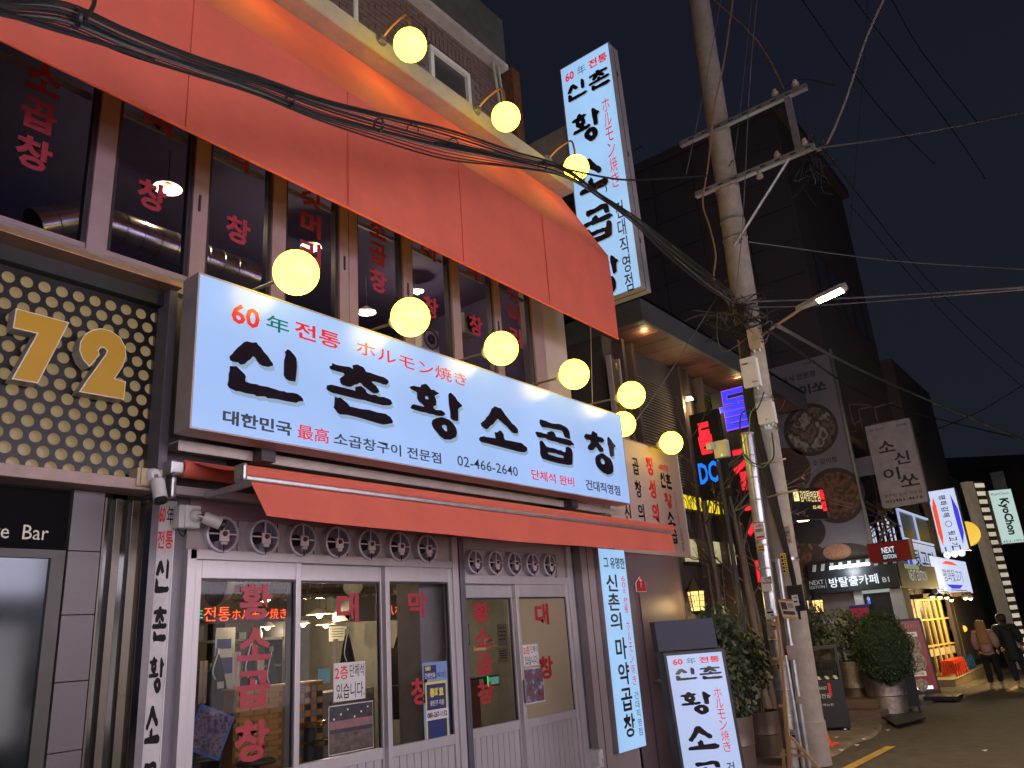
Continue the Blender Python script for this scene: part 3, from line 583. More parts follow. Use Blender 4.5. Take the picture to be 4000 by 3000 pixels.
for i, x in enumerate((3.26, 4.45, 5.69, 6.985, 8.26)):
    p = at(*((1157, 1065), (1603, 1239), (1958, 1361), (2243, 1462), (2467, 1543))[i], y=-.86)
    globe(p, (p.x-.06, -.0, p.z+.02), names[i], 'globe lamps above the lit sign')
for (u, v), lb in (((2434, 1657), 'globe lamp half hidden behind the right end of the lit sign'), ((2622, 1730), 'smallest globe lamp over the corner of the cream wall board')):
    p = at(u, v, y=-.40); globe(p, (p.x-.05, -.0, p.z+.01), lb, 'globe lamps above the cream wall board', r=.165)
for (u, v), lb in (((1602, 176), 'upper globe lamp on the ledge in front of the dark brick wall, leftmost of three'), ((1976, 457), 'upper globe lamp on the ledge, middle of three, by the brick corner'), ((2251, 655), 'upper globe lamp overlapping the blade sign, crossed by cables')):
    p = at(u, v, y=-.80); globe(p, (p.x+.01, -.372, p.z+.33), lb, 'globe lamps on the roof ledge', True, .165)
for x in (3.09, 1.56):
    globe((x, -.8, 7.33), (x+.01, -.372, 7.66), 'upper globe lamp on the ledge left of the dark brick window, %s' % ('nearer' if x > 2 else 'farther'), 'globe lamps on the roof ledge', True, .165)
# ================================================================ ventilation fans
clear = glass('fan_cover', (.82, .82, .86), .035, .15)
ringm = mat('fan_ring', (.58, .54, .58), .3, .1); plate = mat('fan_plate', (.70, .62, .64), .4)
def fan(x, z, r, y, lbl, group):
    t = thing('ventilation_fan', lbl, 'fan', (x, y, z), group); c = Vector((x, y, z)); d = (0, -1, 0)
    P('ring', MB().lathe(c, [(r*.86, -.08), (r*.86, .045), (r*.90, .055), (r, .05), (r*1.02, .035), (r, .02), (r*.99, -.08)], d, 28), ringm, t, smooth=True)
    P('cover', MB().cyl(c+Vector((0, -.042, 0)), c+Vector((0, -.045, 0)), r*.86, n=28), clear, t)
    P('duct_back', MB().cyl(c+Vector((0, .07, 0)), c+Vector((0, .075, 0)), r*.86, n=24), mat('fan_dark', (.20, .18, .20), .5), t)
    hub = MB().cyl(c+Vector((-.03, .06, 0)), c+Vector((-.03, .0, 0)), r*.36, n=14); P('motor', hub, M['dark'], t, smooth=True)
    bl = MB()
    for k in range(5):
        a = k*1.257+x; q = c+Vector((math.cos(a)*r*.55, .03, math.sin(a)*r*.55)); s = Vector((-math.sin(a), 0, math.cos(a)))*r*.2; e = Vector((math.cos(a), 0, math.sin(a)))*r*.26
        bl.quad(q-s-e+Vector((0, .02, 0)), q+s*.6-e-Vector((0, .02, 0)), q+s+e-Vector((0, .02, 0)), q-s+e+Vector((0, .02, 0)))
    P('blades', bl, ringm, t, kind='stuff')
    P('cross_bar', MB().box(x-.005, x+.005, y-.056, y-.05, z-r*.1, z+r*.86).box(x-r*.86, x+r*.86, y-.056, y-.05, z-.005, z+.005), plate, t)
    P('mount_plate', MB().box(x-r*.3, x+r*.3, y-.075, y-.058, z-r*.42, z+r*.22).box(x-r*.2, x+r*.2, y-.075, y-.058, z-r*.6, z-r*.42), plate, t, bevel=.008)
    P('cap', MB().lathe((x, y-.075, z+r*.0), [(r*.15, 0), (r*.13, .01), (.001, .012)], d, 14), mat('dark_red_cap', (.10, .03, .035), .4), t, smooth=True)
    P('cord', MB().box(x-.004, x+.004, y-.066, y-.06, z-r*.98, z-r*.52), M['black'], t)
    return t
fbm = mat('fan_board', (.40, .36, .38), .6, dirt=.3); P('fan_panel', MB().box(3.16, 5.50, .0, .02, 2.37, 2.62), fbm, B); P('fan_panel', MB().box(5.92, 7.50, .0, .02, 2.245, 2.50), fbm, B)
for q in ((2.98, 3.15, -.03, .02, 2.37, 2.60), (5.50, 5.70, -.03, .02, 2.37, 2.60), (5.86, 7.66, -.03, .0, 2.50, 2.60), (7.50, 7.66, -.03, .0, 2.24, 2.50)): P('side_panel', MB().box(*q), M['beige'], B)
gn = 'ventilation fans above the left doors'
ordn = ['first', 'second', 'third', 'fourth', 'fifth', 'sixth', 'seventh']
tx = ['beside the white camera', 'from the camera', 'from the camera, centre-left', 'of seven, in the middle', 'from the left', 'from the left, near the bay post', 'from the left, next to the bay post']
for i in range(7):
    P('fan_panel_joint', MB().box(3.40+i*.352-.003, 3.40+i*.352+.003, -.004, .0, 2.37, 2.6), M['dark'], B)
    fan(3.232+i*.3535, 2.482-.002*i, .130, -.03, ordn[i]+' round ventilation fan over the left doors '+tx[i], gn)
gn = 'ventilation fans above the right doors'
for i in range(5): fan(6.045+i*.3185, 2.372, .118, -.02, ordn[i]+' smaller ventilation fan over the right bay, counted from the post', gn)
# ================================================================ cameras and boxes
t = thing('junction_box', 'small yellowed junction box at the lower corner of the dotted panel', 'box', (2.6, -.15, 2.75))
P('body', MB().box(2.50, 2.66, -.22, -.10, 2.735, 2.86), mat('yellow_plastic', (.48, .38, .22), .5, dirt=.2), t, bevel=.008); P('lid', MB().box(2.52, 2.665, -.232, -.222, 2.74, 2.855), mat('yellow_plastic', (0, 0, 0)), t, bevel=.004)
def cctv(c, d, s, lbl, dome=False):
    t = thing('security_camera', lbl, 'camera', c); c = Vector(c); d = Vector(d).normalized()
    P('mount', MB().lathe(c, [(.001, .035*s), (.03*s, .035*s), (.045*s, .02*s), (.05*s, .0)], (0, -1, 0), 16), M['white'], t, smooth=True)
    P('joint', MB().cyl(c+Vector((0, -.03*s, 0)), c+d*.05*s+Vector((0, -.03*s, 0)), .014*s, n=10), M['galv'], t, smooth=True)
    q = c+d*.04*s+Vector((0, -.04*s, 0))
    P('body', MB().lathe(q, [(.001, 0), (.04*s, 0), (.045*s, .02*s), (.045*s, .13*s), (.038*s, .13*s)], d, 16), M['white'], t, smooth=True)
    P('lens', MB().lathe(q, [(.038*s, .125*s), (.042*s, .16*s), (.03*s, .165*s), (.001, .150*s)], d, 16), M['black'], t, smooth=True)
    return t
cctv((2.60, -.235, 2.81), (.1, -.25, -1), 1.0, 'white dome-shouldered camera pointing down from the yellowed junction box')
t = thing('camera_box', 'white hinged camera box mounted over the left name board', 'box', (2.95, -.1, 2.5))
P('body', MB().box(2.865, 3.01, -.12, -.035, 2.50, 2.66), M['white'], t, bevel=.006); P('lid', MB().box(2.90, 3.015, -.14, -.122, 2.502, 2.658), M['white'], t, bevel=.008)
P('cable', MB().tube(smooth_path([(2.88, -.08, 2.50), (2.90, -.09, 2.46), (2.93, -.08, 2.45), (2.95, -.07, 2.5)]), .006), M['cable'], t, smooth=True)
cctv((2.97, -.142, 2.585), (1, -.45, -.45), .95, 'white bullet camera pointing right in front of the first fan')
t = thing('socket_box', 'small white weatherproof socket box low on the dark pier by the right door', 'box', (7.85, -.05, .5))
p = at(2325, 2965, y=-.06); P('body', MB().box(p.x-.075, p.x+.085, -.12, .055, p.z-.09, p.z+.09), M['white'], t, bevel=.012); P('lid', MB().box(p.x-.08, p.x-.02, -.17, -.125, p.z-.05, p.z+.09), M['white'], t, bevel=.012); P('socket', MB().cyl((p.x+.02, -.121, p.z-.02), (p.x+.02, -.128, p.z-.02), .03, n=12), M['dark'], t)
# ================================================================ posters on the glass
def poster(lbl, fr, box, m, th=.002, n=.0, cat='poster', group=None):
    t = thing('poster', lbl, cat, fr.p((box[0]+box[1])/2, box[2], n), group)
    P('sheet', MB().fbox(fr, *box, n, n+th), m, t); return t
def notice(lbl, fr, b, n):
    t = poster(lbl, fr, b, M['paper'], n=n, group='handwritten notices on the glass'); a0, a1, b0, b1 = b; w_, h = a1-a0, b1-b0; n += .0035
    text(t, '2층', fr, (a0+w_*.03, a0+w_*.45, b0+h*.56, b0+h*.93), M['redi'], .012, n=n); text(t, '단체석', fr, (a0+w_*.50, a0+w_*.96, b0+h*.60, b0+h*.94), M['blk'], .0, n=n)
    text(t, '있습니다.', fr, (a0+w_*.08, a0+w_*.97, b0+h*.06, b0+h*.46), M['blk'], .005, n=n)
fr2 = front(.026)
notice('handwritten white notice with red and black lettering on the middle left door', fr2, (4.33, 4.66, 1.24, 1.53), .0)
room_pic = picture('room_photo', [(.02, .02, .03), (.05, .045, .05), (.30, .10, .04), (.06, .055, .06), (.34, .30, .26)], 9)
t = poster('framed photo print of the dining room below the handwritten notice', fr2, (4.28, 4.74, .86, 1.215), M['paper']); P('photo', MB().fbox(fr2, 4.285, 4.735, .866, 1.209, .0022, .004), mat('photo_dark', (.035, .035, .045), .3, var=.4, scale=14), t)
P('photo_floor', MB().fbox(fr2, 4.29, 4.73, .875, 1.01, .0042, .005), mat('photo_floor', (.10, .075, .06), .35, var=.6, scale=22), t); P('photo_banner', MB().fbox(fr2, 4.29, 4.73, 1.04, 1.10, .0042, .005), picture('photo_banner', [(.5, .09, .03), (.15, .12, .14), (.35, .1, .08)], 24), t)
for i in range(6): P('photo_lamp', MB().cyl(fr2.p(4.33+i*.07, 1.115+.03*(i % 3), .0052), fr2.p(4.33+i*.07, 1.115+.03*(i % 3), .0060), .008, n=8), em('photo_lamp', (.8, .72, .6), .6), t)
fr3 = front(-.027)
b = fr3.box((1643, 2627), (1638, 2850), (1745, 2800)); a0, a1, b0, b1 = b; a0, a1, b0, b1 = 5.28, 5.60, .83, 1.47
t = poster('blue and yellow phone check-in poster on the third door pane', fr3, (a0, a1, b0, b1), mat('sky_blue_print', (.20, .30, .52), .45, var=.08)); w_, h = a1-a0, b1-b0
yel = mat('yellow_print', (.72, .62, .06), .45, var=.05); navy = mat('navy_print', (.02, .03, .13), .4, var=.1)
P('panel', MB().fbox(fr3, a0+w_*.08, a1-w_*.05, b0+h*.0, b0+h*.74, .0022, .003), yel, t); P('panel', MB().fbox(fr3, a0+w_*.13, a1-w_*.10, b0+h*.02, b0+h*.71, .0032, .004), navy, t)
P('panel', MB().fbox(fr3, a0+w_*.08, a1-w_*.05, b0+h*.25, b0+h*.38, .0042, .005), M['paper'], t); P('panel', MB().fbox(fr3, a0+w_*.05, a0+w_*.55, b0+h*.78, b0+h*.96, .0022, .003), navy, t)
text(t, '080', fr3, (a0+w_*.1, a0+w_*.32, b0+h*.89, b0+h*.95), yel, .03, n=.0045); text(t, '간편전화', fr3, (a0+w_*.07, a0+w_*.5, b0+h*.79, b0+h*.86), M['paper'], .02, n=.0045); text(t, '체크인', fr3, (a0+w_*.57, a0+w_*.92, b0+h*.79, b0+h*.86), navy, .02, n=.0045)
text(t, '통화료', fr3, (a0+w_*.25, a0+w_*.8, b0+h*.54, b0+h*.66), yel, .05, n=.0055); text(t, '광진구 지원', fr3, (a0+w_*.25, a0+w_*.8, b0+h*.43, b0+h*.50), M['paper'], .02, n=.0055); text(t, '080-267-1152', fr3, (a0+w_*.12, a1-w_*.09, b0+h*.28, b0+h*.35), M['blk'], .03, n=.0065)
notice('small handwritten notice on the frosted door at right', fr3, (6.76, 7.02, 1.34, 1.55), .0)
t = poster('small dining-room photo taped under the notice on the frosted door', fr3, (6.74, 7.08, .98, 1.32), M['paper']); P('photo', MB().fbox(fr3, 6.75, 7.07, .99, 1.31, .0022, .004), picture('room_photo2', [(.02, .03, .07), (.25, .07, .05), (.06, .08, .16), (.4, .38, .42)], 14), t)
# ================================================================ dotted number-72 panel of the bar next door
BAR = thing('bar_building', 'neighbouring bar front at far left below the upstairs windows', 'building', (1.6, 0, 0))
P('wall', MB().box(-1.5, 2.72, .30, .5, 0, 4.26), M['dark'], BR and BAR)
P('backing', MB().box(-1.0, 2.70, .02, .04, 2.80, 4.12), em('backlit_tan', (.52, .38, .19), .34, var=.1, scale=3), BAR)
P('top_trim', MB().box(-1.0, 2.705, -.26, .0, 4.205, 4.245), mat('copper_trim', (.45, .27, .17), .35, .6, dirt=.2), BAR, bevel=.003)
P('bottom_trim', MB().box(-1.0, 2.70, -.20, .02, 2.715, 2.79), mat('stone_trim', (.40, .29, .24), .6, dirt=.3), BAR, bevel=.004)
P('side_frame', MB().box(2.655, 2.72, -.18, .02, 2.70, 4.205), mat('dark_side', (.10, .09, .105), .5), BAR, bevel=.004)
P('top_frame', MB().box(-1.0, 2.655, -.10, .01, 4.10, 4.205), M['black'], BAR)
cu = [[(-1, 2.79), (2.655, 2.79), (2.655, 4.12), (-1, 4.12)]]; holes = []
for r in range(16):
    for c in range(-24, 11):
        x = 2.641-c*0-(10-c)*.1081+.0 - (.054 if r % 2 else 0); z = 4.027-r*.0915
        if -.98 < x < 2.70 and 2.76 < z < 4.14:
            q = [(min(2.652, x+.0385*math.cos(k*math.pi/10)), max(2.795, min(4.115, z+.0385*math.sin(k*math.pi/10)))) for k in range(20)]
            if x-.0385 < 2.645: holes.append(q)
P('perforated_sheet', outline(cu, front(-.02), 0, .004, holes), mat('black_sheet', (.007, .005, .005), .4, var=.2), BAR)
fr = front(-.15)
def pl(pts, sx, sy, s=2.212): return [fr.px(sx+u/s, sy+v/s) for u, v in pts]
seven = pl([(135, 1005), (598, 1128), (326, 1656), (98, 1618), (318, 1225), (108, 1178)], 0, 750)
two = pl([(690, 1300), (725, 1235), (790, 1192), (870, 1178), (960, 1200), (1040, 1258), (1083, 1340), (1090, 1420), (1060, 1510), (992, 1612), (1087, 1640), (1070, 1798), (678, 1728), (745, 1630), (912, 1400), (920, 1372), (900, 1350), (870, 1347), (850, 1372), (862, 1408), (770, 1515), (712, 1448), (682, 1370)], 0, 750)
amber = em('amber_letter_face', (.50, .26, .035), .55, var=.08); edge = mat('letter_return', (.42, .40, .38), .4, .3, dirt=.2); wed = mat('cream_edge', (.62, .55, .40), .4)
for nm, pts, lb in (('number_sign', seven, 'amber channel numeral 7 on the dotted panel, left of the 2'), ('number_sign', two, 'amber channel numeral 2 on the dotted panel, right of the 7')):
    cx = sum(p[0] for p in pts)/len(pts); cz = sum(p[1] for p in pts)/len(pts)
    t = thing(nm, lb, 'sign', (cx, -.1, cz)); P('return', outline([pts], fr, -.10, .10), edge, t)
    P('rim', outline([pts], fr, .0005, .003), wed, t)
    ins = []
    n_ = len(pts)
    area = sum(pts[i][0]*pts[(i+1) % n_][1]-pts[(i+1) % n_][0]*pts[i][1] for i in range(n_)); sg = 1 if area > 0 else -1
    for i in range(n_):
        a, b_, c_ = Vector(pts[i-1]), Vector(pts[i]), Vector(pts[(i+1) % n_]); e1 = (b_-a).normalized(); e2 = (c_-b_).normalized()
        n1 = Vector((-e1.y, e1.x))*sg; n2 = Vector((-e2.y, e2.x))*sg; m_ = (n1+n2); m_ = m_/max(.5, m_.dot(n1)); ins.append(tuple(b_+m_*.008))
    P('face', outline([ins], fr, .004, .003), amber, t)
# bar entrance below
gm = mat('grey_tile', (.095, .08, .08), .35, var=.15, scale=3, dirt=.25)
P('name_panel', MB().box(-1, 2.19, -.0, .06, 2.33, 2.70), mat('matt_black_panel', (.004, .004, .005), .8, spec=.1), BAR)
text(BAR, 'ge  Bar', front(-.004), (1.77, 2.085, 2.36, 2.475), mat('silver_letters', (.42, .40, .30), .4, .3), .0, n=.002)
P('window', MB().box(-1, 2.19, -.02, .04, 2.28, 2.33).box(2.11, 2.19, -.02, .04, .1, 2.28), mat('olive_frame', (.03, .025, .014), .4), BAR)
P('pane', MB().box(-1, 2.11, .0, .01, .1, 2.28), mat('mirror_glass', (.045, .052, .058), .06, .85, var=.2, scale=1), BAR)
for i in range(7): P('tile', MB().box(2.20, 2.395, -.03, .02, .02+i*.385, .02+i*.385+.381), gm, BAR, bevel=.002)
P('door_frame', MB().box(2.40, 2.415, -.03, .04, 0, 2.68).box(2.47, 2.52, -.03, .04, 0, 2.68), mat('bronze_frame', (.085, .072, .055), .3, .7, dirt=.2), BAR, bevel=.003)
P('dark_glass', MB().box(2.415, 2.47, .01, .02, 0, 2.68).box(2.52, 2.585, .01, .02, 0, 2.68), mat('green_black_glass', (.02, .025, .018), .08), BAR)
P('door_frame', MB().box(2.585, 2.64, -.02, .04, 0, 2.68), mat('bronze_frame', (0, 0, 0)), BAR, bevel=.003)
P('mirror_strip', MB().quad((2.66, .03, 0), (2.715, -.03, 0), (2.715, -.03, 2.68), (2.66, .03, 2.68)), mat('stainless', (.55, .53, .50), .08, 1.0, var=.05), BAR)
P('post', MB().box(2.715, 2.765, -.035, .0, 0, 2.72), mat('grey_post', (.16, .145, .15), .4, .3), BAR)
# ================================================================ ground-floor interior
IN = thing('dining_room', 'warm ground-floor dining room seen through the sliding doors', 'room', (5, 2, 0))
wallm = mat('room_wall', (.22, .17, .125), .8, var=.1, scale=1.5)
P('floor', MB().box(2.9, 8.0, .1, 6, -.02, .04), mat('room_floor', (.12, .09, .07), .5), IN)
P('ceiling', MB().box(2.7, 8.0, .3, 6, 2.95, 3.0), mat('room_ceiling', (.10, .05, .045), .8), IN)
P('back_wall', MB().box(2.7, 8.2, 5.8, 5.9, 0, 3), mat('back_wall', (.09, .07, .065), .8), IN)
P('side_wall', MB().box(2.6, 2.7, .3, 6, 0, 3), wallm, IN); P('side_wall', MB().box(8.0, 8.1, .35, 6, 0, 3), mat('cool_wall', (.20, .19, .18), .8), IN)
P('pillar', MB().box(5.42, 5.80, .12, .42, 0, 2.95), mat('pillar_grey', (.20, .165, .15), .7), IN)
P('pillar', MB().box(3.95, 4.5, 3.3, 3.9, 0, 2.95), mat('pillar_plum', (.10, .06, .06), .8), IN)
duct('shiny ribbed duct with flared end above the neon lettering behind the left door', tuple(at(862, 2278, y=1.5)), tuple(at(1760, 2262, y=1.5)), .17, .15)
for (u, v, y, lb) in ((1378, 2290, 1.25, 'cream round vent dish hanging upright behind the middle door'), (1562, 2290, 1.35, 'grey round vent dish hanging upright behind the third door')):
    p = at(u, v, y=y); t = thing('vent_dish', lb, 'vent', p, 'round vent dishes'); P('dish', MB().lathe(p, [(.001, .0), (.05, .0), (.06, .012), (.085, .012), (.1, 0), (.1, -.02), (.05, -.04), (.001, -.04)], (-.7, -.7, 0), 22), mat('dish_cream', (.5, .46, .38), .4), t, smooth=True)
G = 'pendant lamps in the ground-floor dining room'
PL = [(1037, 2338, 2.0, .16, 'flat pendant lamp behind the first door just above the neon lettering'), (1248, 2400, 2.4, .16, 'left flat pendant lamp behind the middle door'), (1436, 2397, 2.7, .14, 'right flat pendant lamp behind the middle door'),
      (1273, 2440, 3.6, .14, 'small pendant lamp low behind the middle door near the shelves'), (1185, 2436, 4.2, .1, 'tiny pendant lamp beside the first door post'), (1045, 2448, 4.4, .1, 'tiny pendant lamp under the end of the neon lettering')]
for (u, v, y, r, lb) in PL: p = at(u, v, y=y); pendant(p, lb, G, 18, r, 2.94-p.z)
# neon lettering
fr = front(1.15)
t = thing('neon_sign', 'red and green neon lettering glowing behind the first sliding door', 'sign', (4, 1.15, 2.0))
NR = em('neon_red', (1.0, .12, .03), 2.6); NG = em('neon_green', (.02, .9, .30), 1.6); NH = em('neon_red_halo', (.8, .02, .01), .55)
def neon(s, b, m, bold, h):
    text(t, s, fr, b, m, bold, n=.012, name='tube'); text(t, s, fr, (b[0]-.004, b[1]+.004, b[2]-.004, b[3]+.004), h, bold+.035, n=.0, name='backing')
neon('年', fr.box((745, 2380), (745, 2428), (790, 2405)), NG, -.012, em('neon_green_halo', (.0, .35, .12), .5))
neon('전통', fr.box((796, 2372), (793, 2428), (897, 2400)), NR, -.012, NH)
neon('ホルモン焼き', fr.box((906, 2380), (904, 2422), (1116, 2400)), NR, -.01, NH)
P('mount', MB().box(3.3, 5.0, 1.2, 1.23, 1.93, 1.96), M['dark'], t)
t2 = thing('neon_reflection', 'reflection of the red neon lettering, built as glowing mirrored characters behind the third sliding door', 'sign', (5, 1.3, 2)); fm = Fr((0, 1.35, 0), (-1, 0, 0)); fm.N = Vector((0, -1, 0))
a = front(1.35).box((1508, 2365), (1508, 2402), (1636, 2385)); 
me = glyphs('モンホル', -.008); vs, fs = fitmesh(me, fm, (-a[1], -a[0], a[2], a[3]), .0); P('tube', MB().add(vs, fs), NR, t2)  # glowing letters stand in for the neon's reflection
# mosaic partition
fx = at(895, 2990, y=.95).x
t = thing('brick_partition', 'low ochre brick-tile partition with black mosaic squares inside the first door', 'partition', (4.3, 1.5, 0))
px0, pxm, px1 = 4.05, 4.62, 4.97
P('core', MB().box(px0, px1, .95, 1.1, 0, 1.37), mat('ochre_core', (.22, .10, .03), .7), t)
oc = mat('ochre_brick', (.42, .19, .045), .6, var=.2, scale=12); bkm = mat('black_mosaic', (.03, .028, .03), .3); gym = mat('grey_mosaic', (.19, .17, .16), .3)
o0 = P('brick', MB().box(-.068, .068, -.006, .006, -.019, .019), oc, t); o0.matrix_parent_inverse = Matrix(); k = 0
for r in range(32):
    for c in range(4):
        x = px0+.08+c*.142+(.035 if r % 2 else 0)
        if x+.068 > pxm: continue
        o = o0 if k == 0 else o0.copy()
        if k: C.objects.link(o)
        o.location = (x-t.location.x, .944-t.location.y, .03+r*.0425-t.location.z); k += 1
m0 = {}
for r in range(26):
    for c in range(5):
        mm = (bkm if c % 2 == 0 else gym) if (r+c) % 2 == 0 else oc
        if mm.name not in m0: o = P('tile', MB().box(-.03, .03, -.006, .006, -.022, .022), mm, t); o.matrix_parent_inverse = Matrix(); m0[mm.name] = o
        else: o = m0[mm.name].copy(); C.objects.link(o)
        o.location = (pxm+.04+c*.067-t.location.x, .944-t.location.y, .04+r*.0512-t.location.z)
P('cap', MB().box(px0-.01, px1+.01, .93, 1.12, 1.37, 1.385), mat('ochre_cap', (.45, .27, .10), .5), t, bevel=.003)
# counter panelling behind doors 2-3
t = thing('counter', 'taupe panelled counter behind the middle and third doors', 'counter', (5, 1.6, 0)); taupe = mat('taupe_paint', (.24, .185, .14), .6)
P('body', MB().box(4.72, 6.1, 1.5, 1.9, 0, 1.24), taupe, t)
P('panel_frame', MB().box(4.80, 4.86, 1.47, 1.50, .1, 1.15).box(5.30, 5.36, 1.47, 1.50, .1, 1.15).box(4.86, 5.30, 1.47, 1.5, 1.09, 1.15).box(5.5, 5.56, 1.47, 1.5, .1, 1.15).box(5.56, 6.0, 1.47, 1.5, 1.09, 1.15), taupe, t, bevel=.006)
t = thing('walnut_counter', 'brown wood counter behind the right-bay window', 'counter', (6.3, .7, 0)); P('body', MB().box(5.9, 6.9, .7, .8, 0, 1.23), mat('walnut', (.16, .06, .035), .4, var=.25, scale=8, stretch=(1, 1, .1)), t, bevel=.01); P('top', MB().box(5.9, 6.95, .68, 1.2, 1.23, 1.25), M['dark'], t)
P('upper_desk', MB().box(6.25, 6.95, 1.2, 1.6, .9, 1.62), M['dark'], t)
p = at(1900, 2540, y=1.25); t = thing('desk_telephone', 'cream desk telephone on the dark counter in the right bay', 'telephone', p)
P('base', MB().add([(p.x-.13, 1.15, p.z), (p.x+.13, 1.15, p.z), (p.x+.13, 1.35, p.z), (p.x-.13, 1.35, p.z), (p.x-.12, 1.16, p.z+.03), (p.x+.12, 1.16, p.z+.05), (p.x+.12, 1.34, p.z+.08), (p.x-.12, 1.34, p.z+.06)], [(3, 2, 1, 0), (4, 5, 6, 7), (0, 1, 5, 4), (1, 2, 6, 5), (2, 3, 7, 6), (3, 0, 4, 7)]), mat('phone_cream', (.6, .5, .36), .4), t, bevel=.008)
P('handset', MB().tube(smooth_path([(p.x-.12, 1.2, p.z+.06), (p.x-.08, 1.2, p.z+.1), (p.x+.05, 1.22, p.z+.12), (p.x+.11, 1.22, p.z+.09)]), [.024]*19, 8), mat('phone_cream', (0, 0, 0)), t, smooth=True)
t = thing('payment_terminal', 'card terminal with glowing green screen edge on the walnut counter', 'terminal', at(1925, 2660, y=.95)); p = Vector(t.location)
P('case', MB().box(p.x-.12, p.x+.1, .93, .99, p.z-.05, p.z+.06), M['black'], t, bevel=.008); P('screen', MB().box(p.x-.1, p.x+.08, .925, .929, p.z-.035, p.z+.045), em('terminal_screen', (.12, .30, .25), .8), t); P('edge', MB().box(p.x-.125, p.x-.112, .92, .93, p.z-.05, p.z+.06), em('terminal_green', (.05, .8, .15), 1.0), t)
# wall notices, shelf and cabinets (right bay)
t = thing('wall_cabinet', 'grey wall cabinets above the counter in the right bay', 'cabinet', (6.3, 2.2, 1.8)); cm = mat('cabinet_grey', (.33, .32, .31), .5)
for i in range(3): P('door', MB().box(6.2+i*.42, 6.6+i*.42, 2.0, 2.3, 1.95, 2.35), cm, t, bevel=.008)
for (u, v, w_, h, y, lb) in ((1903, 2430, .07, .2, 1.9, 'narrow white paper pinned on the grey wall in the right bay'), (1962, 2480, .1, .25, .9, 'white notice sheet by the right-bay door post'), (1965, 2560, .1, .15, .9, 'lower white notice sheet by the right-bay door post'), (1320, 2475, .16, .2, 3.9, 'white menu board on the dark pillar deep inside')):
    p = at(u, v, y=y); f_ = front(y); t = poster(lb, f_, (p.x-w_, p.x+w_, p.z-h/2, p.z+h/2), M['paper'], cat='notice')
    for k in range(4): P('print_line', MB().fbox(f_, p.x-w_*.7, p.x+w_*.6, p.z+h*(.3-.17*k), p.z+h*(.3-.17*k)+.008, .0022, .003), M['blk'], t)
p = at(1800, 2480, y=1.5); t = thing('wall_monitor', 'small lit monitor on the wall behind the right-bay window', 'monitor', p); P('case', MB().box(p.x-.16, p.x+.16, 1.5, 1.54, p.z-.12, p.z+.12), M['black'], t); P('screen', MB().box(p.x-.0, p.x+.13, 1.49, 1.498, p.z-.1, p.z+.09), em('cyan_screen', (.12, .45, .42), .9), t)
# shelves deep inside
t = thing('shelf_unit', 'dark shelving with boxes, bottles and glasses deep inside the dining room', 'shelf', (4.9, 4.5, 0))
for z in (1.15, 1.5, 1.85): P('board', MB().box(4.3, 7.0, 4.3, 4.7, z, z+.03), M['dark'], t)
for x in (4.3, 5.2, 6.1, 7.0): P('upright', MB().box(x-.02, x+.02, 4.3, 4.7, 0, 2.1), M['dark'], t)
cols = [(.5, .45, .38), (.4, .1, .07), (.12, .14, .16), (.45, .4, .2), (.05, .15, .08), (.55, .53, .5)]
for i in range(26):
    x = 4.36+i*.1+random.uniform(-.02, .02); z = 1.18 if i % 3 == 0 else (1.53 if i % 3 == 1 else 1.88); cm_ = mat('shelf_item_%d' % (i % 6), cols[i % 6], .5)
    if i % 2:
        h = random.uniform(.12, .2); o = P('bottle', MB().lathe((x, 4.4, z), [(.001, 0), (.028, 0), (.03, h*.6), (.012, h*.8), (.012, h), (.001, h)], n=10), cm_, smooth=True)
        tag(o, 'small bottle among the crockery on the dark shelves inside', 'bottle', 'bottles on the inside shelves')
    else:
        o = P('storage_box', MB().box(x-.05, x+.05, 4.35, 4.5, z, z+random.uniform(.07, .2)), cm_, bevel=.006); tag(o, 'small storage box among the crockery on the dark shelves inside', 'box', 'boxes on the inside shelves')
# aprons on hooks
def apron(u, v, y, w_, h, lbl, col='apron_black', towel=True):
    p = at(u, v, y=y); t = thing('hanging_apron', lbl, 'apron', p, 'aprons on hooks'); m_ = mat(col, (.012, .012, .014), .8)
    def f(s, q):
        ww = w_*(.12+.88*min(1, q*1.25)**.8); return (p.x+(s-.5)*ww, y+.03*math.sin(s*14+u)*q, p.z-q*h)
    P('cloth', cloth(f, 20, 14), m_, t, smooth=True); P('hook', MB().box(p.x-.01, p.x+.01, y-.02, y+.02, p.z, p.z+.05), M['galv'], t)
    P('label_patch', MB().box(p.x-.02, p.x+.045, y-.05, y-.047, p.z-h*.62, p.z-h*.5), M['paper'], t)
    P('strap', MB().tube(smooth_path([(p.x-.01, y-.02, p.z), (p.x-.06, y-.03, p.z-h*.3), (p.x-.03, y-.03, p.z-h*.45)]), .006), M['paper'], t)
    if towel:
        def g(s, q): return (p.x-w_*.55+(s-.5)*.08, y-.02+.01*math.sin(s*9), p.z-.05-q*h*.75)
        tw = P('towel', cloth(g, 8, 8), mat('towel_cloth', (.48, .36, .27), .9, var=.2), t, smooth=True)
apron(850, 2555, 1.6, .26, .48, 'black apron on a hook behind the left edge of the first door'); apron(978, 2520, 1.2, .26, .6, 'black apron with white patch behind the red lettering of the first door')
apron(1060, 2545, 1.8, .24, .7, 'dark apron at the right edge of the first door'); apron(1355, 2475, 1.6, .30, .62, 'black apron and pink towel hanging behind the middle door'); apron(1560, 2475, 1.62, .34, .52, 'black apron with cream towel hanging behind the third door')
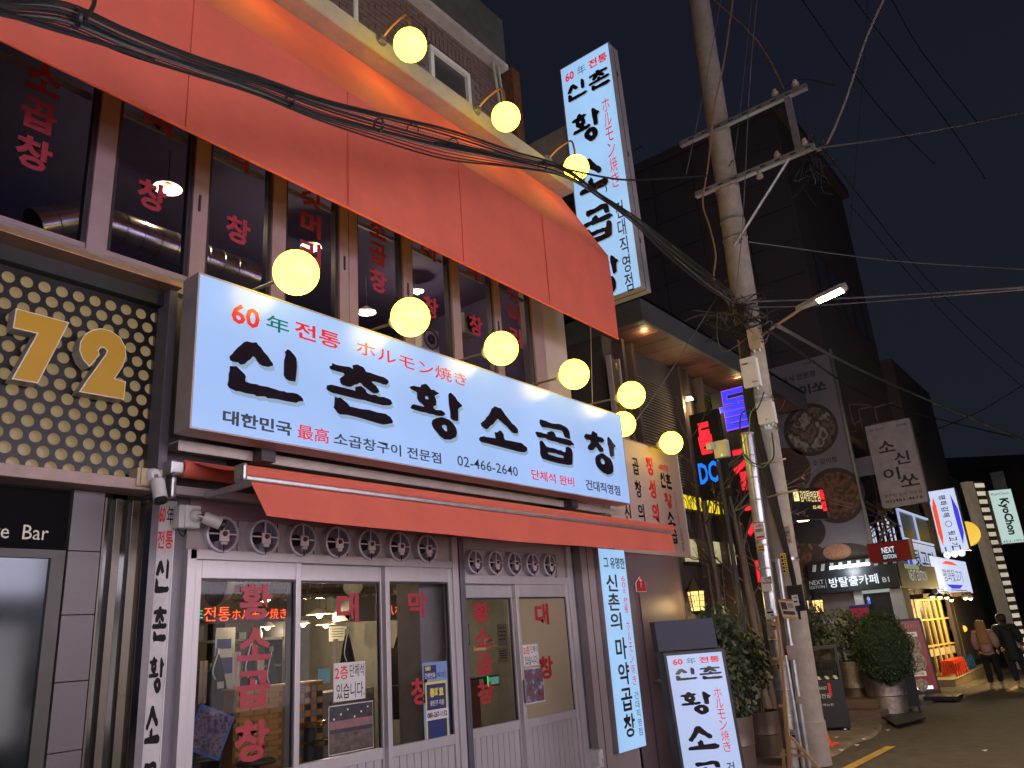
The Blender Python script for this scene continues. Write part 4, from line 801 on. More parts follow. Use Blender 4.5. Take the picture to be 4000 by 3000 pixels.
for (u, v, w_, h, y, lb) in ((877, 2590, .11, .34, 2.2, 'copy of the phone check-in poster on the inner wall'), (875, 2520, .10, .12, 2.19, 'small grey notice on the inner wall behind the first door')):
    p = at(u, v, y=y); f_ = front(y); t = poster(lb, f_, (p.x-w_, p.x+w_, p.z-h, p.z+h), mat('poster_grey', (.35, .34, .32), .6), cat='poster'); P('panel', MB().fbox(f_, p.x-w_*.8, p.x+w_*.8, p.z-h*.3, p.z+h*.5, .0022, .003), navy, t)
p = at(1265, 2640, y=1.4); t = poster('pale blue square note on the glass partition inside', front(1.4), (p.x-.075, p.x+.075, p.z-.07, p.z+.07), mat('blue_note', (.22, .45, .47), .5), cat='note')
p = at(820, 2860, y=.6); f_ = Fr(p, (1, .1, -.42), (.42, 0, 1)); t = thing('tilted_board', 'blue-framed food board leaning diagonally behind the first door', 'board', p); P('frame', MB().fbox(f_, -.17, .17, -.16, .16, -.01, .0), mat('blue_frame', (.05, .13, .35), .4), t); P('picture', MB().fbox(f_, -.155, .155, -.145, .145, .0, .003), picture('purple_food', [(.03, .02, .06), (.10, .06, .10), (.22, .16, .18), (.04, .03, .08)], 22), t)
for (u, v, y, lb) in ((760, 2980, .8, 'black round dining stool nearest the first door'), (1000, 2985, .7, 'black round dining stool by the brick partition'), (1230, 2990, .8, 'steel topped table behind the middle door')):
    p = at(u, v, y=y); t = thing('dining_stool', lb, 'stool' if 'stool' in lb else 'table', (p.x, y, .04)); P('seat', MB().lathe((p.x, y, p.z), [(.001, .03), (.14, .03), (.16, .015), (.15, 0), (.001, 0)], n=20), M['galv'] if 'steel' in lb else M['black'], t, smooth=True); P('leg', MB().cyl((p.x, y, .04), (p.x, y, p.z), .03, n=10).cyl((p.x, y, .04), (p.x, y, .06), .14, n=16), M['dark'], t)
for (u, v, lb) in ((1240, 2900, 'chrome table grill behind the middle door'), (760, 2880, 'brass trimmed grill table at the left edge inside'), (1210, 2830, 'chrome ladle rack behind the middle door')):
    p = at(u, v, y=.9); t = thing('table_grill', lb, 'grill', p, 'chrome grills on tables'); P('body', MB().lathe(p, [(.001, -.02), (.12, -.02), (.15, .02), (.16, .025), (.12, .03), (.11, .01), (.001, .01)], n=20), mat('chrome_brass', (.6, .5, .3), .18, 1), t, smooth=True); P('stand', MB().cyl(p-Vector((0, 0, .3)), p-Vector((0, 0, .02)), .05), M['dark'], t)

for i, (x, y, z) in enumerate(((4.3, .9, 2.80), (5.1, .8, 2.80), (6.35, .85, 2.6), (7.3, .9, 2.6))):
    t = thing('ceiling_downlight', 'small warm ceiling downlight inside the restaurant behind %s' % ('the middle door', 'the third door', 'the right-bay window', 'the frosted door')[i], 'lamp', (x, y, z), 'ceiling downlights inside')
    P('body', MB().lathe((x, y, z), [(.05, 0), (.06, .01), (.055, .12), (.001, .12)], n=14), M['white'], t, smooth=True); P('lens', MB().cyl((x, y, z+.01), (x, y, z+.015), .048, n=14), WARM, t)
    l = bpy.data.lights.new('lamp_light', 'POINT'); l.energy = 7; l.color = (1, .76, .46); l.shadow_soft_size = .05; o = bpy.data.objects.new('lamp_light', l); o.location = (x, y, z-.05); link(o, t)
# ================================================================ utility pole
PX = 10.5
_b = at(3184, 3000, x=10.5); _t = at(2730, 0, x=10.5); pb = _b+(_b-_t)*((gz(10.5)-_b.z)/(_b.z-_t.z)); pt = _t+(_t-_b)*.08
def onp(z): return pb.lerp(pt, (z-pb.z)/(pt.z-pb.z))
def prd(z): return .19-.0022*z
POLE = thing('utility_pole', 'leaning concrete utility pole with steel crossarms, straps and step bolts', 'pole', tuple(pb))
P('shaft', MB().tube([onp(z) for z in (-.1, 0, .4, .402, 3, 6, 9, 12.2)], [prd(0)+.015, prd(0)+.015, prd(0)+.012, prd(.4), prd(3), prd(6), prd(9), prd(12.2)], 28), M['conc'], POLE, smooth=True)
for z in (2.35, 4.1, 4.55, 5.9, 7.05, 7.35, 7.9, 8.9): P('strap', MB().lathe(onp(z), [(prd(z)+.003, -.02), (prd(z)+.009, -.018), (prd(z)+.009, .018), (prd(z)+.003, .02)], n=28), M['galv'], POLE, smooth=True)
for z, a in ((6.9, 2.2), (6.5, -.4), (8.2, 2.3), (5.3, 2.4)):
    p = onp(z); d = Vector((math.cos(a+1.6), math.sin(a+1.6), 0)); P('step_bolt', MB().cyl(p+d*.1, p+d*.30, .011, n=8).cyl(p+d*.29, p+d*.305, .018, n=8), M['rust'], POLE)
def arm(z, y0, y1, slots=True):
    p = onp(z); o = P('crossarm', MB().box(p.x-.24, p.x-.16, y1, y0, z-.04, z+.05), M['galv'], POLE, bevel=.006)
    for i in range(8):
        y = y0-.2-i*.22
        if y > y1: P('slot', MB().box(p.x-.2415, p.x-.2402, y-.04, y+.04, z-.008, z+.015), M['black'], o)
    return o
arm(8.86, -1.19, -3.2); arm(7.89, -1.30, -3.13)
P('hanger', MB().box(10.27, 10.34, -2.95, -2.86, 7.93, 8.90), M['galv'], POLE, bevel=.005)
P('brace', MB().tube([(10.3, -1.75, 6.85), (10.3, -2.75, 7.86)], .022, 6), M['galv'], POLE)
ins = mat('porcelain', (.30, .24, .19), .3)
for y, z in ((-3.05, 9.0), (-2.75, 9.0), (-3.0, 8.02), (-2.6, 8.0), (-2.3, 7.8)):
    P('insulator', MB().lathe((10.3, y, z-.06), [(.001, 0), (.03, 0), (.055, .02), (.03, .04), (.05, .06), (.028, .08), (.03, .11), (.001, .12)], n=14), ins, POLE, smooth=True)
# street lamp
LAMP = thing('street_lamp', 'lit white street lamp on a short arm reaching right from the utility pole', 'lamp', tuple(onp(5.35)))
p0 = onp(5.40); P('arm', MB().tube(smooth_path([p0, (10.45, -2.15, 5.55), (10.42, -2.5, 5.66)]), .022, 8), mat('lamp_arm', (.45, .30, .18), .35, .5), LAMP, smooth=True)
hd = MB(); ys = [(-2.40, .025), (-2.5, .05), (-2.72, .10), (-3.0, .115), (-3.1, .08)]
vs = []
for y, w_ in ys: z = 5.63+(-2.4-y)*.16; vs += [(10.42-w_, y, z), (10.42+w_, y, z), (10.42+w_*.7, y, z+.07), (10.42-w_*.7, y, z+.07)]
P('head', hd.add(vs, [(i*4+j, i*4+(j+1) % 4, i*4+4+(j+1) % 4, i*4+4+j) for i in range(4) for j in range(4)]+[(3, 2, 1, 0), (16, 17, 18, 19)]), mat('lamp_head', (.34, .33, .30), .4, .3), LAMP, bevel=.008)
P('led_panel', MB().quad((10.335, -2.70, 5.676), (10.505, -2.70, 5.676), (10.515, -3.04, 5.729), (10.325, -3.04, 5.729)), em('led_panel', (1.0, .95, .62), 60.0), LAMP)
l = bpy.data.lights.new('lamp_light', 'SPOT'); l.energy = 900; l.color = (1, .70, .36); l.spot_size = math.radians(125); l.spot_blend = .6; l.shadow_soft_size = .12
o = bpy.data.objects.new('lamp_light', l); o.location = (10.42, -2.88, 5.64); o.rotation_euler = Vector((-3.8, 2.6, 5.6)).to_track_quat('Z', 'Y').to_euler(); link(o, LAMP)
# boxes
def wbox(lbl, u, v, w_, h, dp, y, kind, lid=True, x=10.33):
    p = at(u, v, x=x); t = thing('equipment_box', lbl, 'box', p, None)
    P('case', MB().box(p.x-dp, p.x+.02, p.y-w_/2, p.y+w_/2, p.z-h/2, p.z+h/2), M['white'] if kind else mat('buff_box', (.42, .34, .23), .5, dirt=.25), t, bevel=.008)
    if lid: P('lid', MB().box(p.x-dp-.012, p.x-dp-.002, p.y-w_/2-.006, p.y+w_/2+.006, p.z-h/2+.01, p.z+h/2+.012), M['white'] if kind else mat('buff_box', (0, 0, 0)), t, bevel=.006)
    P('gland', MB().cyl((p.x-dp/2, p.y-w_*.25, p.z-h/2-.04), (p.x-dp/2, p.y-w_*.25, p.z-h/2+.01), .014).cyl((p.x-dp/2, p.y+w_*.25, p.z-h/2-.04), (p.x-dp/2, p.y+w_*.25, p.z-h/2+.01), .014), M['white'], t)
    return t, p
t, p = wbox('buff junction box with oval plate, highest box on the utility pole', 2955, 1330, .15, .29, .10, 0, 0); P('plate', MB().lathe((p.x-.116, p.y-.02, p.z), [(.05, 0), (.055, .003), (.001, .004)], (-1, 0, 0), 20), mat('oval_plate', (.30, .26, .20), .4), t)
t, p = wbox('tall white electronics box marked PSMI on the utility pole', 2938, 1460, .22, .42, .08, 0, 1); f_ = blade(p.x-.094); text(t, 'PSMI', f_, (-p.y-.09, -p.y+.0, p.z+.12, p.z+.145), M['blk'], .03); text(t, 'TECH', f_, (-p.y+.01, -p.y+.09, p.z-.16, p.z-.138), M['blk'], .03)
t, p = wbox('white box with rounded lid and green light, lowest box on the utility pole', 3000, 1618, .22, .30, .09, 0, 1); P('status_light', MB().sphere((p.x-.05, p.y, p.z-.165), .009, 8, 6), em('green_led', (.05, .9, .3), 2), t); f_ = blade(p.x-.104); P('logo', MB().fbox(f_, -p.y-.01, -p.y+.012, p.z-.10, p.z-.085, 0, .002), M['redi'], t)
# steel conduits
COND = thing('steel_conduit', 'thick dented steel conduit plastered with flyers in front of the utility pole', 'conduit', (10.3, -1.35, gz(10)))
ax0 = at(3098, 3000, x=10.25); axt = at(2920, 1700, x=10.25)
vvs = [(axt+(ax0-axt)*k/14) for k in range(15)]
P('pipe', MB().tube(vvs, .083, 22), M['galv'], COND, smooth=True)
for k in range(1, 14): P('joint', MB().lathe(vvs[k], [(.084, -.012), (.088, -.006), (.088, .006), (.084, .012)], vvs[0]-vvs[-1], 22), M['galv'], COND, smooth=True)
P('cap', MB().lathe(axt, [(.083, 0), (.090, .004), (.088, .03), (.001, .032)], vvs[0]-vvs[-1], 22), mat('cap_paint', (.42, .38, .32), .5), COND, smooth=True)
def cond(lbl, a, b, x, r):
    t = thing('steel_pipe', lbl, 'pipe', at(b[0], b[1], x=x)); P('pipe', MB().tube([at(*a, x=x), at((a[0]+b[0])/2, (a[1]+b[1])/2, x=x), at(*b, x=x)], r, 14), M['galv'], t, smooth=True)
    P('coupling', MB().cyl(at(a[0]*.6+b[0]*.4, a[1]*.6+b[1]*.4, x=x), at(a[0]*.57+b[0]*.43, a[1]*.57+b[1]*.43, x=x), r*1.25, n=14), M['galv'], t, smooth=True); return t
cond('slim steel pipe running between the thick conduit and the pole', (2950, 1780), (3110, 2990), 10.32, .022)
cond('medium steel pipe with white tape next to the concrete pole', (3037, 2185), (3160, 3000), 10.30, .036)
cond('lower slim steel pipe at the pole foot', (3068, 2560), (3140, 3000), 10.28, .03)
for (u, v) in ((2975, 1812), (3018, 1935)):
    a, b = at(u-20, v+8, x=10.24), at(u+95, v-20, x=10.34); t = thing('steel_band', 'perforated steel band tying the conduit to the pole at %s height' % ('upper' if v < 1900 else 'lower'), 'band', a)
    P('band', MB().tube([a, (a+b)/2+Vector((-.03, 0, 0)), b], .014, 6), mat('bright_band', (.65, .52, .34), .3, .8), t, smooth=True)
# flyers
def flyer(lbl, u, v, w_, h, x, col, words, ink=None, tilt=0, bd=None):
    p = at(u, v, x=x); f_ = Fr(p, (-.15, -1, tilt), (0, -tilt, 1)); t = thing('flyer', lbl, 'flyer', p, 'flyers stuck on pole and pipes')
    if bd: P('border', MB().fbox(f_, -w_/2-.006, w_/2+.006, -h/2-.006, h/2+.006, -.002, -.0005), bd, t)
    P('sheet', MB().fbox(f_, -w_/2, w_/2, -h/2, h/2, -.001, .001), col, t)
    for s, b, m_ in words:
        if s is None: P('print_block', MB().fbox(f_, w_*b[0], w_*b[1], h*b[2], h*b[3], .001, .0016), m_, t)
        else: text(t, s, f_, (w_*b[0], w_*b[1], h*b[2], h*b[3]), m_, .02, n=.002)
    return t
pp = M['paper']; ylp = mat('yellow_flyer', (.6, .42, .08), .7); gf = mat('grey_flyer', (.38, .33, .30), .8, dirt=.4)
flyer('white flyer printed 6.000 in red on the thick conduit', 2966, 2075, .135, .21, 10.155, pp, [('6,000', (-.25, .35, .22, .42), M['redi'])]+[(None, (-.4, .4, .10-.07*k, .14-.07*k), M['blk']) for k in range(3)]+[(None, (-.4, .4, -.42, -.30), M['redi'])], bd=M['redi'])
flyer('small yellow and brown sticker under the 6.000 flyer', 2972, 2142, .10, .09, 10.155, ylp, [(None, (-.4, .4, .05, .3), mat('brown_print', (.15, .08, .02), .6)), (None, (-.4, .4, -.35, -.1), mat('brown_print', (0, 0, 0)))])
flyer('white job flyer with large black lettering low on the conduit', 2995, 2268, .14, .10, 10.155, pp, [('인력', (-.2, .45, .0, .42), M['blk']), ('00-0000', (-.45, .4, -.4, -.1), M['blk'])])
flyer('torn blank paper on the conduit below the job flyer', 2995, 2295, .14, .09, 10.155, pp, [])
flyer('orange and white takeaway flyer hanging off the pipe by the pole', 3078, 2378, .20, .24, 10.12, pp, [(None, (-.5, .5, .40, .5), mat('orange_flyer', (.65, .22, .05), .6)), (None, (-.5, .5, -.5, -.40), ylp), (None, (-.40, -.02, -.05, .33), mat('photo_brown', (.10, .05, .05), .5, var=.5, scale=30)), (None, (.05, .42, .05, .3), gf), (None, (-.4, .4, -.3, -.12), mat('photo_brown', (0, 0, 0)))], tilt=-.12)
flyer('pale notice in a dark clip on the concrete pole', 3107, 2345, .085, .13, 10.20, pp, [(None, (-.2, .35, .2, .28), mat('brown_print', (0, 0, 0))), (None, (-.3, .3, -.2, -.05), M['blk'])])
t = thing('notice_holder', 'dark plastic notice holder strapped to the concrete pole', 'holder', at(3107, 2340, x=10.26)); p = Vector(t.location); P('plate', MB().box(p.x, p.x+.02, p.y-.11, p.y+.09, p.z-.15, p.z+.17), M['black'], t, bevel=.006)
flyer('pole number plate marked 24E on the concrete pole', 3072, 2090, .12, .22, 10.30, gf, [('24E', (-.2, .4, .08, .22), M['blk']), ('51', (-.1, .15, -.08, .05), M['blk']), (None, (.1, .3, -.42, -.25), M['redi']), (None, (-.3, -.2, .38, .46), M['redi']), (None, (.05, .2, .38, .46), M['redi'])])
flyer('yellow strip flyer with vertical black lettering on the pole', 3064, 2200, .075, .25, 10.17, ylp, [(None, (-.4, -.05, -.45+.18*k, -.33+.18*k), M['blk']) for k in range(5)]+[(None, (.1, .35, -.45+.1*k, -.40+.1*k), M['blk']) for k in range(9)])
flyer('scuffed white sheet on the conduit, the upper of two', 3008, 2400, .12, .12, 10.155, pp, [(None, (-.3, .4, .1, .3), M['blk']), (None, (.1, .4, -.2, 0), mat('green_print', (.03, .25, .10), .6))])
flyer('scuffed white sheet on the conduit, the lower of two', 3015, 2445, .12, .10, 10.155, gf, [(None, (-.1, .4, -.1, .3), mat('navy_print', (0, 0, 0)))])
flyer('tiny yellow sticker high on the lower conduit', 3000, 2425, .04, .04, 10.150, ylp, [(None, (-.4, .4, -.2, .2), M['blk'])])
flyer('white sheet with red characters on the conduit', 3015, 2478, .08, .06, 10.155, gf, [('공고', (-.4, .4, -.3, .3), mat('orange_flyer', (0, 0, 0)))])
flyer('pink paper wrapped on the medium steel pipe', 3090, 2550, .10, .17, 10.245, mat('pink_flyer', (.52, .38, .33), .8), [])
flyer('small pink square on the medium steel pipe lower down', 3122, 2735, .085, .085, 10.245, mat('pink_flyer', (0, 0, 0)), [])
flyer('two small yellow stickers on the lower conduit', 3040, 2604, .04, .07, 10.150, ylp, [(None, (-.3, .3, .05, .35), M['blk']), (None, (-.3, .3, -.35, -.05), M['blk'])])
flyer('dirty white sign plate at the foot of the conduit', 3085, 2868, .17, .11, 10.15, gf, [(None, (-.3, .4, .1, .2), mat('green_print', (0, 0, 0))), (None, (-.1, .4, -.3, -.05), M['blk'])])
# wood brace
t = thing('wooden_brace', 'raw timber post frame with cross pieces leaning on the steel conduit', 'frame', at(3088, 3000, x=10.05)); X0 = 10.08
def wbar(a, b, w_=.022): P('batten', MB().tube([at(*a, x=X0), at(*b, x=X0)], w_, 4), M['wood'], t)
wbar((3033, 2405), (3055, 2600), .025); wbar((3052, 2560), (3070, 2760)); wbar((3066, 2740), (3088, 3010), .03); wbar((3085, 2875), (3215, 3020)); wbar((3050, 2945), (3160, 2955)); wbar((3015, 2440), (3045, 2437)); wbar((3020, 2573), (3065, 2570)); wbar((3042, 2758), (3075, 2756)); wbar((3060, 2925), (3063, 3010)); wbar((3080, 2922), (3140, 2928), .014)
# traffic cone sliver
p = at(3238, 3030, d=10.9); p.z = gz(p.x)+.03; t = thing('traffic_cone', 'orange traffic cone partly hidden behind the pole foot', 'cone', p); om = mat('cone_orange', (.6, .08, .03), .5)
P('cone', MB().lathe(p, [(.12, .03), (.08, .2), (.025, .5), (.001, .51)], n=18), om, t, smooth=True); P('base', MB().box(p.x-.17, p.x+.17, p.y-.17, p.y+.17, p.z, p.z+.03), om, t, bevel=.01)
# ================================================================ cables
def cable(lbl, pts, r, k=8, m_=None, group='cables bundled across the shopfront', n=5):
    o = P('cable', MB().tube(smooth_path(pts, k), r, n), m_ or M['cable'], smooth=True); return tag(o, lbl, 'cable', group)
yc = -1.6
base = [(-260, -60), (0, 30), (250, 60), (500, 165), (760, 258), (1000, 335), (1250, 428), (1500, 500), (1750, 565), (2000, 622), (2200, 672), (2350, 770), (2480, 860), (2600, 965), (2750, 1085), (2890, 1185)]
lb = ['topmost', 'second', 'third', 'fourth', 'fifth', 'sixth', 'seventh', 'eighth', 'ninth', 'tenth', 'eleventh', 'lowest']
for i in range(12):
    ph = i*.9; pts = []
    for j, (u, v) in enumerate(base):
        spread = 24*abs(math.sin(j*.45+1.2))*(1 if 0 < j < 15 else .5)+8
        if 2 <= j <= 8: spread += 22
        off = (i-5.5)/5.5*spread+4.5*math.sin(ph+j*1.3)
        pts.append(at(u, v+off, y=yc+.02*math.sin(ph+j)))
    cable('%s black cable of the bundle crossing the red awning' % lb[i] if i not in (3, 8) else '%s cable of the bundle, paler grey, crossing the red awning' % lb[i], pts, (.0105 if i in (0, 4, 7) else .0045+.0015*(i % 3)), m_=M['wire'] if i in (3, 8) else M['cable'])
cable('thick black cable dropping in from the top left corner', [at(*q, y=yc-.02) for q in ((-120, 20), (0, 48), (200, 110), (330, 148), (480, 195), (600, 235))], .014)
cable('thick black cable hooked over the bundle near the top left', [at(*q, y=yc-.03) for q in ((372, -30), (368, 15), (345, 55), (325, 70))], .012)
for i, (u, v) in enumerate(((1612, 505), (1770, 562), (2350, 740))):
    q = [at(u+22*math.cos(a)*(.9 if i else 1), v-22*math.sin(a), y=yc-.02) for a in [k*.4-.4 for k in range(11)]]
    cable(['left small wire loop sticking up from the bundle', 'right small wire loop sticking up from the bundle', 'wire loop on the bundle in front of the blade sign'][i], q, .006, 2)
for i, (u, v) in enumerate(((300, 75), (1135, 395), (1480, 490), (2120, 650), (2260, 690), (2620, 985))):
    p = at(u, v, y=yc); o = P('cable_tie', MB().lathe(p-Vector((.015, 0, 0)), [(.05, 0), (.055, .004), (.055, .02), (.05, .024)], (1, 0, .2), 14), M['cable'], smooth=True); tag(o, 'black tie binding the cable bundle, %s from the left' % lb[i].replace('topmost', 'first'), 'cable tie', 'ties on the cable bundle')
cable('long black cable running right from the bundle behind the blade sign to the pole', [at(*q, y=yc) for q in ((1700, 560), (1950, 600), (2230, 665), (2430, 702), (2600, 697))]+[at(2780, 685, x=10.4)], .012)
cable('frayed black and copper cable hanging down the left of the pole', [at(*q, x=10.2) for q in ((2868, -40), (2830, 230), (2790, 420), (2765, 650), (2745, 790), (2770, 880), (2795, 990), (2790, 1100), (2850, 1190))], .014, m_=mat('copper_wire', (.22, .11, .05), .5), group='cables around the pole')
cable('thin pale wire left of the pole', [at(*q, x=10.1) for q in ((2822, -30), (2760, 300), (2715, 520), (2680, 680))], .006, m_=M['wire'], group='cables around the pole')
cable('thin pale wire just right of the pole', [at(*q, x=10.0) for q in ((2960, -30), (2930, 300), (2905, 800), (2885, 1050), (2865, 1200))], .007, m_=M['wire'], group='cables around the pole')
cable('second thin pale wire right of the pole', [at(*q, x=10.0) for q in ((2940, -30), (2900, 350), (2868, 620), (2840, 760))], .004, m_=M['wire'], group='cables around the pole')
cable('stay wire from the top edge down to the crossarm insulator', [at(2790, 0, x=10.3), at(2960, 160, x=10.3), at(3062, 345, x=10.3)], .010, 3, m_=mat('copper_wire', (0, 0, 0)), group='cables around the pole')
cable('thick pale cable slanting from the top edge toward the crossarms', [at(3460, -20, x=10.9), at(3380, 160, x=10.9), at(3300, 400, x=10.8), at(3230, 560, x=10.7), at(3190, 590, x=10.5)], .016, m_=mat('taupe_cable', (.20, .15, .12), .6), group='cables around the pole')
cable('slack wire arching between the insulators', [at(*q, x=10.35) for q in ((3065, 345), (3100, 315), (3160, 310), (3260, 335))], .008, group='cables around the pole')
for i, (u, v, s_) in enumerate(((2560, 640, 0),)): pass
cable('straight thin wire from the pole down to the right end of the lit sign', [at(2800, 1160, x=10.3), at(2600, 1480, x=9.4), at(2450, 1690, x=8.8)], .006, m_=M['wire'], group='cables around the pole')
cable('dropping cord beside the upper awning corner', [at(2307, 1270, y=-.1), at(2310, 1420, y=-.1), at(2314, 1580, y=-.1)], .006, m_=mat('cord_cream', (.35, .3, .22), .6), group='cables around the pole')
for i in range(16):
    a = random.uniform(0, 6.28); u0, v0 = 2885+random.uniform(-40, 60), 1200+random.uniform(-50, 90)
    pts = []
    for k in range(6): pts.append(at(u0+random.uniform(-95, 95)*(k/3+.3), v0+random.uniform(-60, 100), x=10.25+random.uniform(-.05, .1)))
    cable('loose cable in the tangle wrapped round the pole at the bundle', pts, random.choice((.006, .008, .010)), m_=random.choice((M['cable'], M['cable'], M['cable'], M['wire'])), group='tangled cables at the pole', k=9)
for i in range(7):
    o = [8, 15, 22, 3, 30, 38, 12][i]; cable('black cable strapped down the left face of the pole', [at(*q, x=10.28) for q in ((2880+o*.3, 1200), (2893+o, 1400), (2905+o, 1560), (2935+o, 1700), (2985+o, 1900), (3040+o*.6, 2080), (3090+o*.4, 2260), (3125, 2420))], .012 if i % 2 else .017, group='cables strapped down the pole')
gw = mat('green_wire', (.10, .30, .16), .5)
cable('green earth wire looping down the pole in front of the boxes', [at(*q, x=10.12) for q in ((2955, 1525), (2960, 1570), (2930, 1620), (2925, 1690), (2900, 1740), (2915, 1800), (2980, 1825), (3010, 1780), (3000, 1720), (2970, 1670))], .007, m_=gw, group='cables strapped down the pole')
cable('black looped cable hanging below the pole boxes', [at(*q, x=10.13) for q in ((2985, 1530), (2955, 1600), (2895, 1620), (2900, 1760), (2960, 1815), (3020, 1790), (3015, 1690))], .010, group='cables strapped down the pole')
# overhead street wires
W = [((3170, 582, 10.5), (3600, 520, 13), (4050, 430, 12), .011, 'pale wire running right from the lower crossarm'), ((2925, 945, 10.5), (3500, 1020, 13), (4050, 1055, 12), .009, 'pale wire crossing the sky below the crossarms'),
     ((2900, 1180, 10.5), (3400, 1160, 12), (4050, 1120, 11), .013, 'double wire passing just above the street lamp'), ((2930, 1200, 10.5), (3250, 1190, 12), (4050, 1128, 11), .010, 'lower wire passing behind the street lamp'),
     ((3030, 1270, 10.6), (3480, 1500, 18), (4100, 1760, 26), .03, 'heavy sagging cable descending right toward the far street'), ((3000, 1290, 10.6), (3500, 1590, 20), (4100, 1740, 28), .02, 'second sagging cable descending right toward the far street'), 
     ((3100, -50, 14), (3420, 400, 17), (3650, 640, 19), .012, 'faint dark wire falling across the upper right sky'), ((3300, -50, 14), (3700, 480, 17), (3850, 700, 19), .012, 'second faint dark wire in the upper right sky'), ((3460, -50, 14), (3600, 200, 17), (3820, 480, 19), .012, 'third faint dark wire in the upper right sky'),
     ((3200, 560, 11), (3650, 1120, 20), (4050, 1480, 26), .012, 'long dark wire crossing the sky toward the lower right'), ((3320, 800, 12), (3750, 1290, 20), (4050, 1560, 26), .012, 'parallel dark wire crossing the sky toward the lower right'), ((3540, 1720, 24), (3800, 1620, 20), (4050, 1470, 16), .014, 'dark wire rising right from the vertical white sign'),
     ((3390, -50, 13), (3370, 300, 14), (3320, 900, 16), .006, 'hair-thin vertical wire in the upper right sky')]
for a, b, c, r, lbl in W: cable(lbl, [at(a[0], a[1], d=a[2]), at(b[0], b[1], d=b[2]), at(c[0], c[1], d=c[2])], r, 14, m_=M['wire'] if 'pale' in lbl or 'double' in lbl or 'heavy' in lbl or 'lower wire' in lbl else M['cable'], group='overhead street wires')
# twiggy cable nest by crossarms
for i in range(16):
    u0, v0 = 3130+random.uniform(-10, 90), 520+random.uniform(-60, 160); pts = [at(u0+random.uniform(-60, 100)*k/4, v0+random.uniform(-30, 60)+k*28, x=10.6+.1*k) for k in range(5)]
    cable('loose wire hanging off the crossarm ends', pts, .006, m_=M['cable'], group='loose wires at the crossarms', k=5)
# ================================================================ opposite side of the street (unseen; glowing signs and windows added as frontal fill)
OP = thing('opposite_building', 'shop row across the street, seen only in reflections, its glowing signs and windows added as frontal fill', 'building', (3, -10, 0))
P('wall', MB().box(-14, 20, -11.5, -10.4, 0, 10), mat('opposite_wall', (.22, .20, .19), .8), OP)
ow = em('opposite_window_fill', (1.0, .84, .86), OPW, var=.2, scale=.8); os_ = em('opposite_sign_fill', (.93, .82, 1.0), OPS, var=.12, scale=.7)
for i in range(7):
    x = -9+i*3.1; f = P('window', MB().box(x, x+2.7, -10.4, -10.34, .5, .58).box(x, x+2.7, -10.4, -10.34, 2.5, 2.58).box(x, x+.06, -10.4, -10.34, .58, 2.5).box(x+2.64, x+2.7, -10.4, -10.34, .58, 2.5), M['alu'], OP)
    P('pane', MB().box(x+.06, x+2.64, -10.39, -10.37, .58, 2.5), ow, f)
for i in range(4): x = -9+i*5.3; P('sign', MB().box(x, x+4.6, -10.39, -10.2, 3.0, 4.6), os_, OP, bevel=.01)
# ================================================================ pork-bone soup restaurant beyond the shop
GR = thing('restaurant_house', 'two storey restaurant with wooden roof soffit and pale shutters right of the wall board', 'building', (13.5, 1, 0))
P('wall', MB().box(11.2, 19.6, 1.15, 1.4, -.4, 6.6).box(11.2, 11.5, 1.4, 7, -.4, 6.6), mat('dark_house_wall', (.07, .06, .055), .8, dirt=.3), GR)
P('fascia', MB().box(11.1, 19.6, .25, .33, 6.55, 6.95).box(11.1, 11.18, .33, 7, 6.55, 6.95), mat('fascia_grey', (.10, .10, .10), .6), GR, bevel=.01)
me = None
for i in range(52):
    if me is None: o = P('board', MB().box(-.072, .072, .33, 1.15, 6.58, 6.60), mat('soffit_wood', (.17, .07, .05), .6, var=.2, scale=5), GR); me = o.data; o.location.x = 0; first = o; o.matrix_parent_inverse = Matrix.Translation((-GR.location.x, -GR.location.y, 0))
    else: o = first.copy(); C.objects.link(o)
    o.location = (11.27+i*.158, 0, random.uniform(-.006, .006))
P('soffit_backing', MB().box(11.18, 19.6, .33, 1.15, 6.62, 6.66), M['dark'], GR)
P('roof', MB().add([(11.0, .2, 6.96), (19.6, .2, 6.96), (19.6, 4.5, 8.6), (12.6, 4.5, 8.6), (11.0, 8, 6.96), (19.6, 8, 6.96)], [(0, 1, 2, 3), (0, 3, 4), (3, 2, 5, 4)]), M['dark'], GR)
sh = MB()
for i in range(36): z = 4.1+i*.055; sh.add([(11.95, 1.10, z), (13.7, 1.10, z), (13.7, 1.148, z+.05), (11.95, 1.148, z+.05)], [(0, 1, 2, 3)])
P('shutter_slats', sh, mat('shutter_slat', (.40, .36, .26), .5, .2), GR, kind='stuff')
sh = MB()
for i in range(50): z = 3.6+i*.055; sh.add([(14.9, 1.10, z), (17.4, 1.10, z), (17.4, 1.148, z+.05), (14.9, 1.148, z+.05)], [(0, 1, 2, 3)])
P('shutter_slats', sh, mat('shutter_slat', (0, 0, 0)), GR, kind='stuff')
for x in (11.55, 11.9, 13.75, 14.1, 14.8, 17.5): P('post', MB().box(x, x+.1, .95, 1.15, -.3, 6.55), mat('post_brown', (.09, .065, .055), .6), GR, bevel=.01)
f = P('window', MB().box(14.15, 14.75, 1.08, 1.15, 4.0, 4.08).box(14.15, 14.75, 1.08, 1.15, 6.0, 6.08), M['dark'], GR); P('pane', MB().box(14.15, 14.75, 1.12, 1.13, 4.08, 6.0), mat('dark_pane', (0, 0, 0)), f)
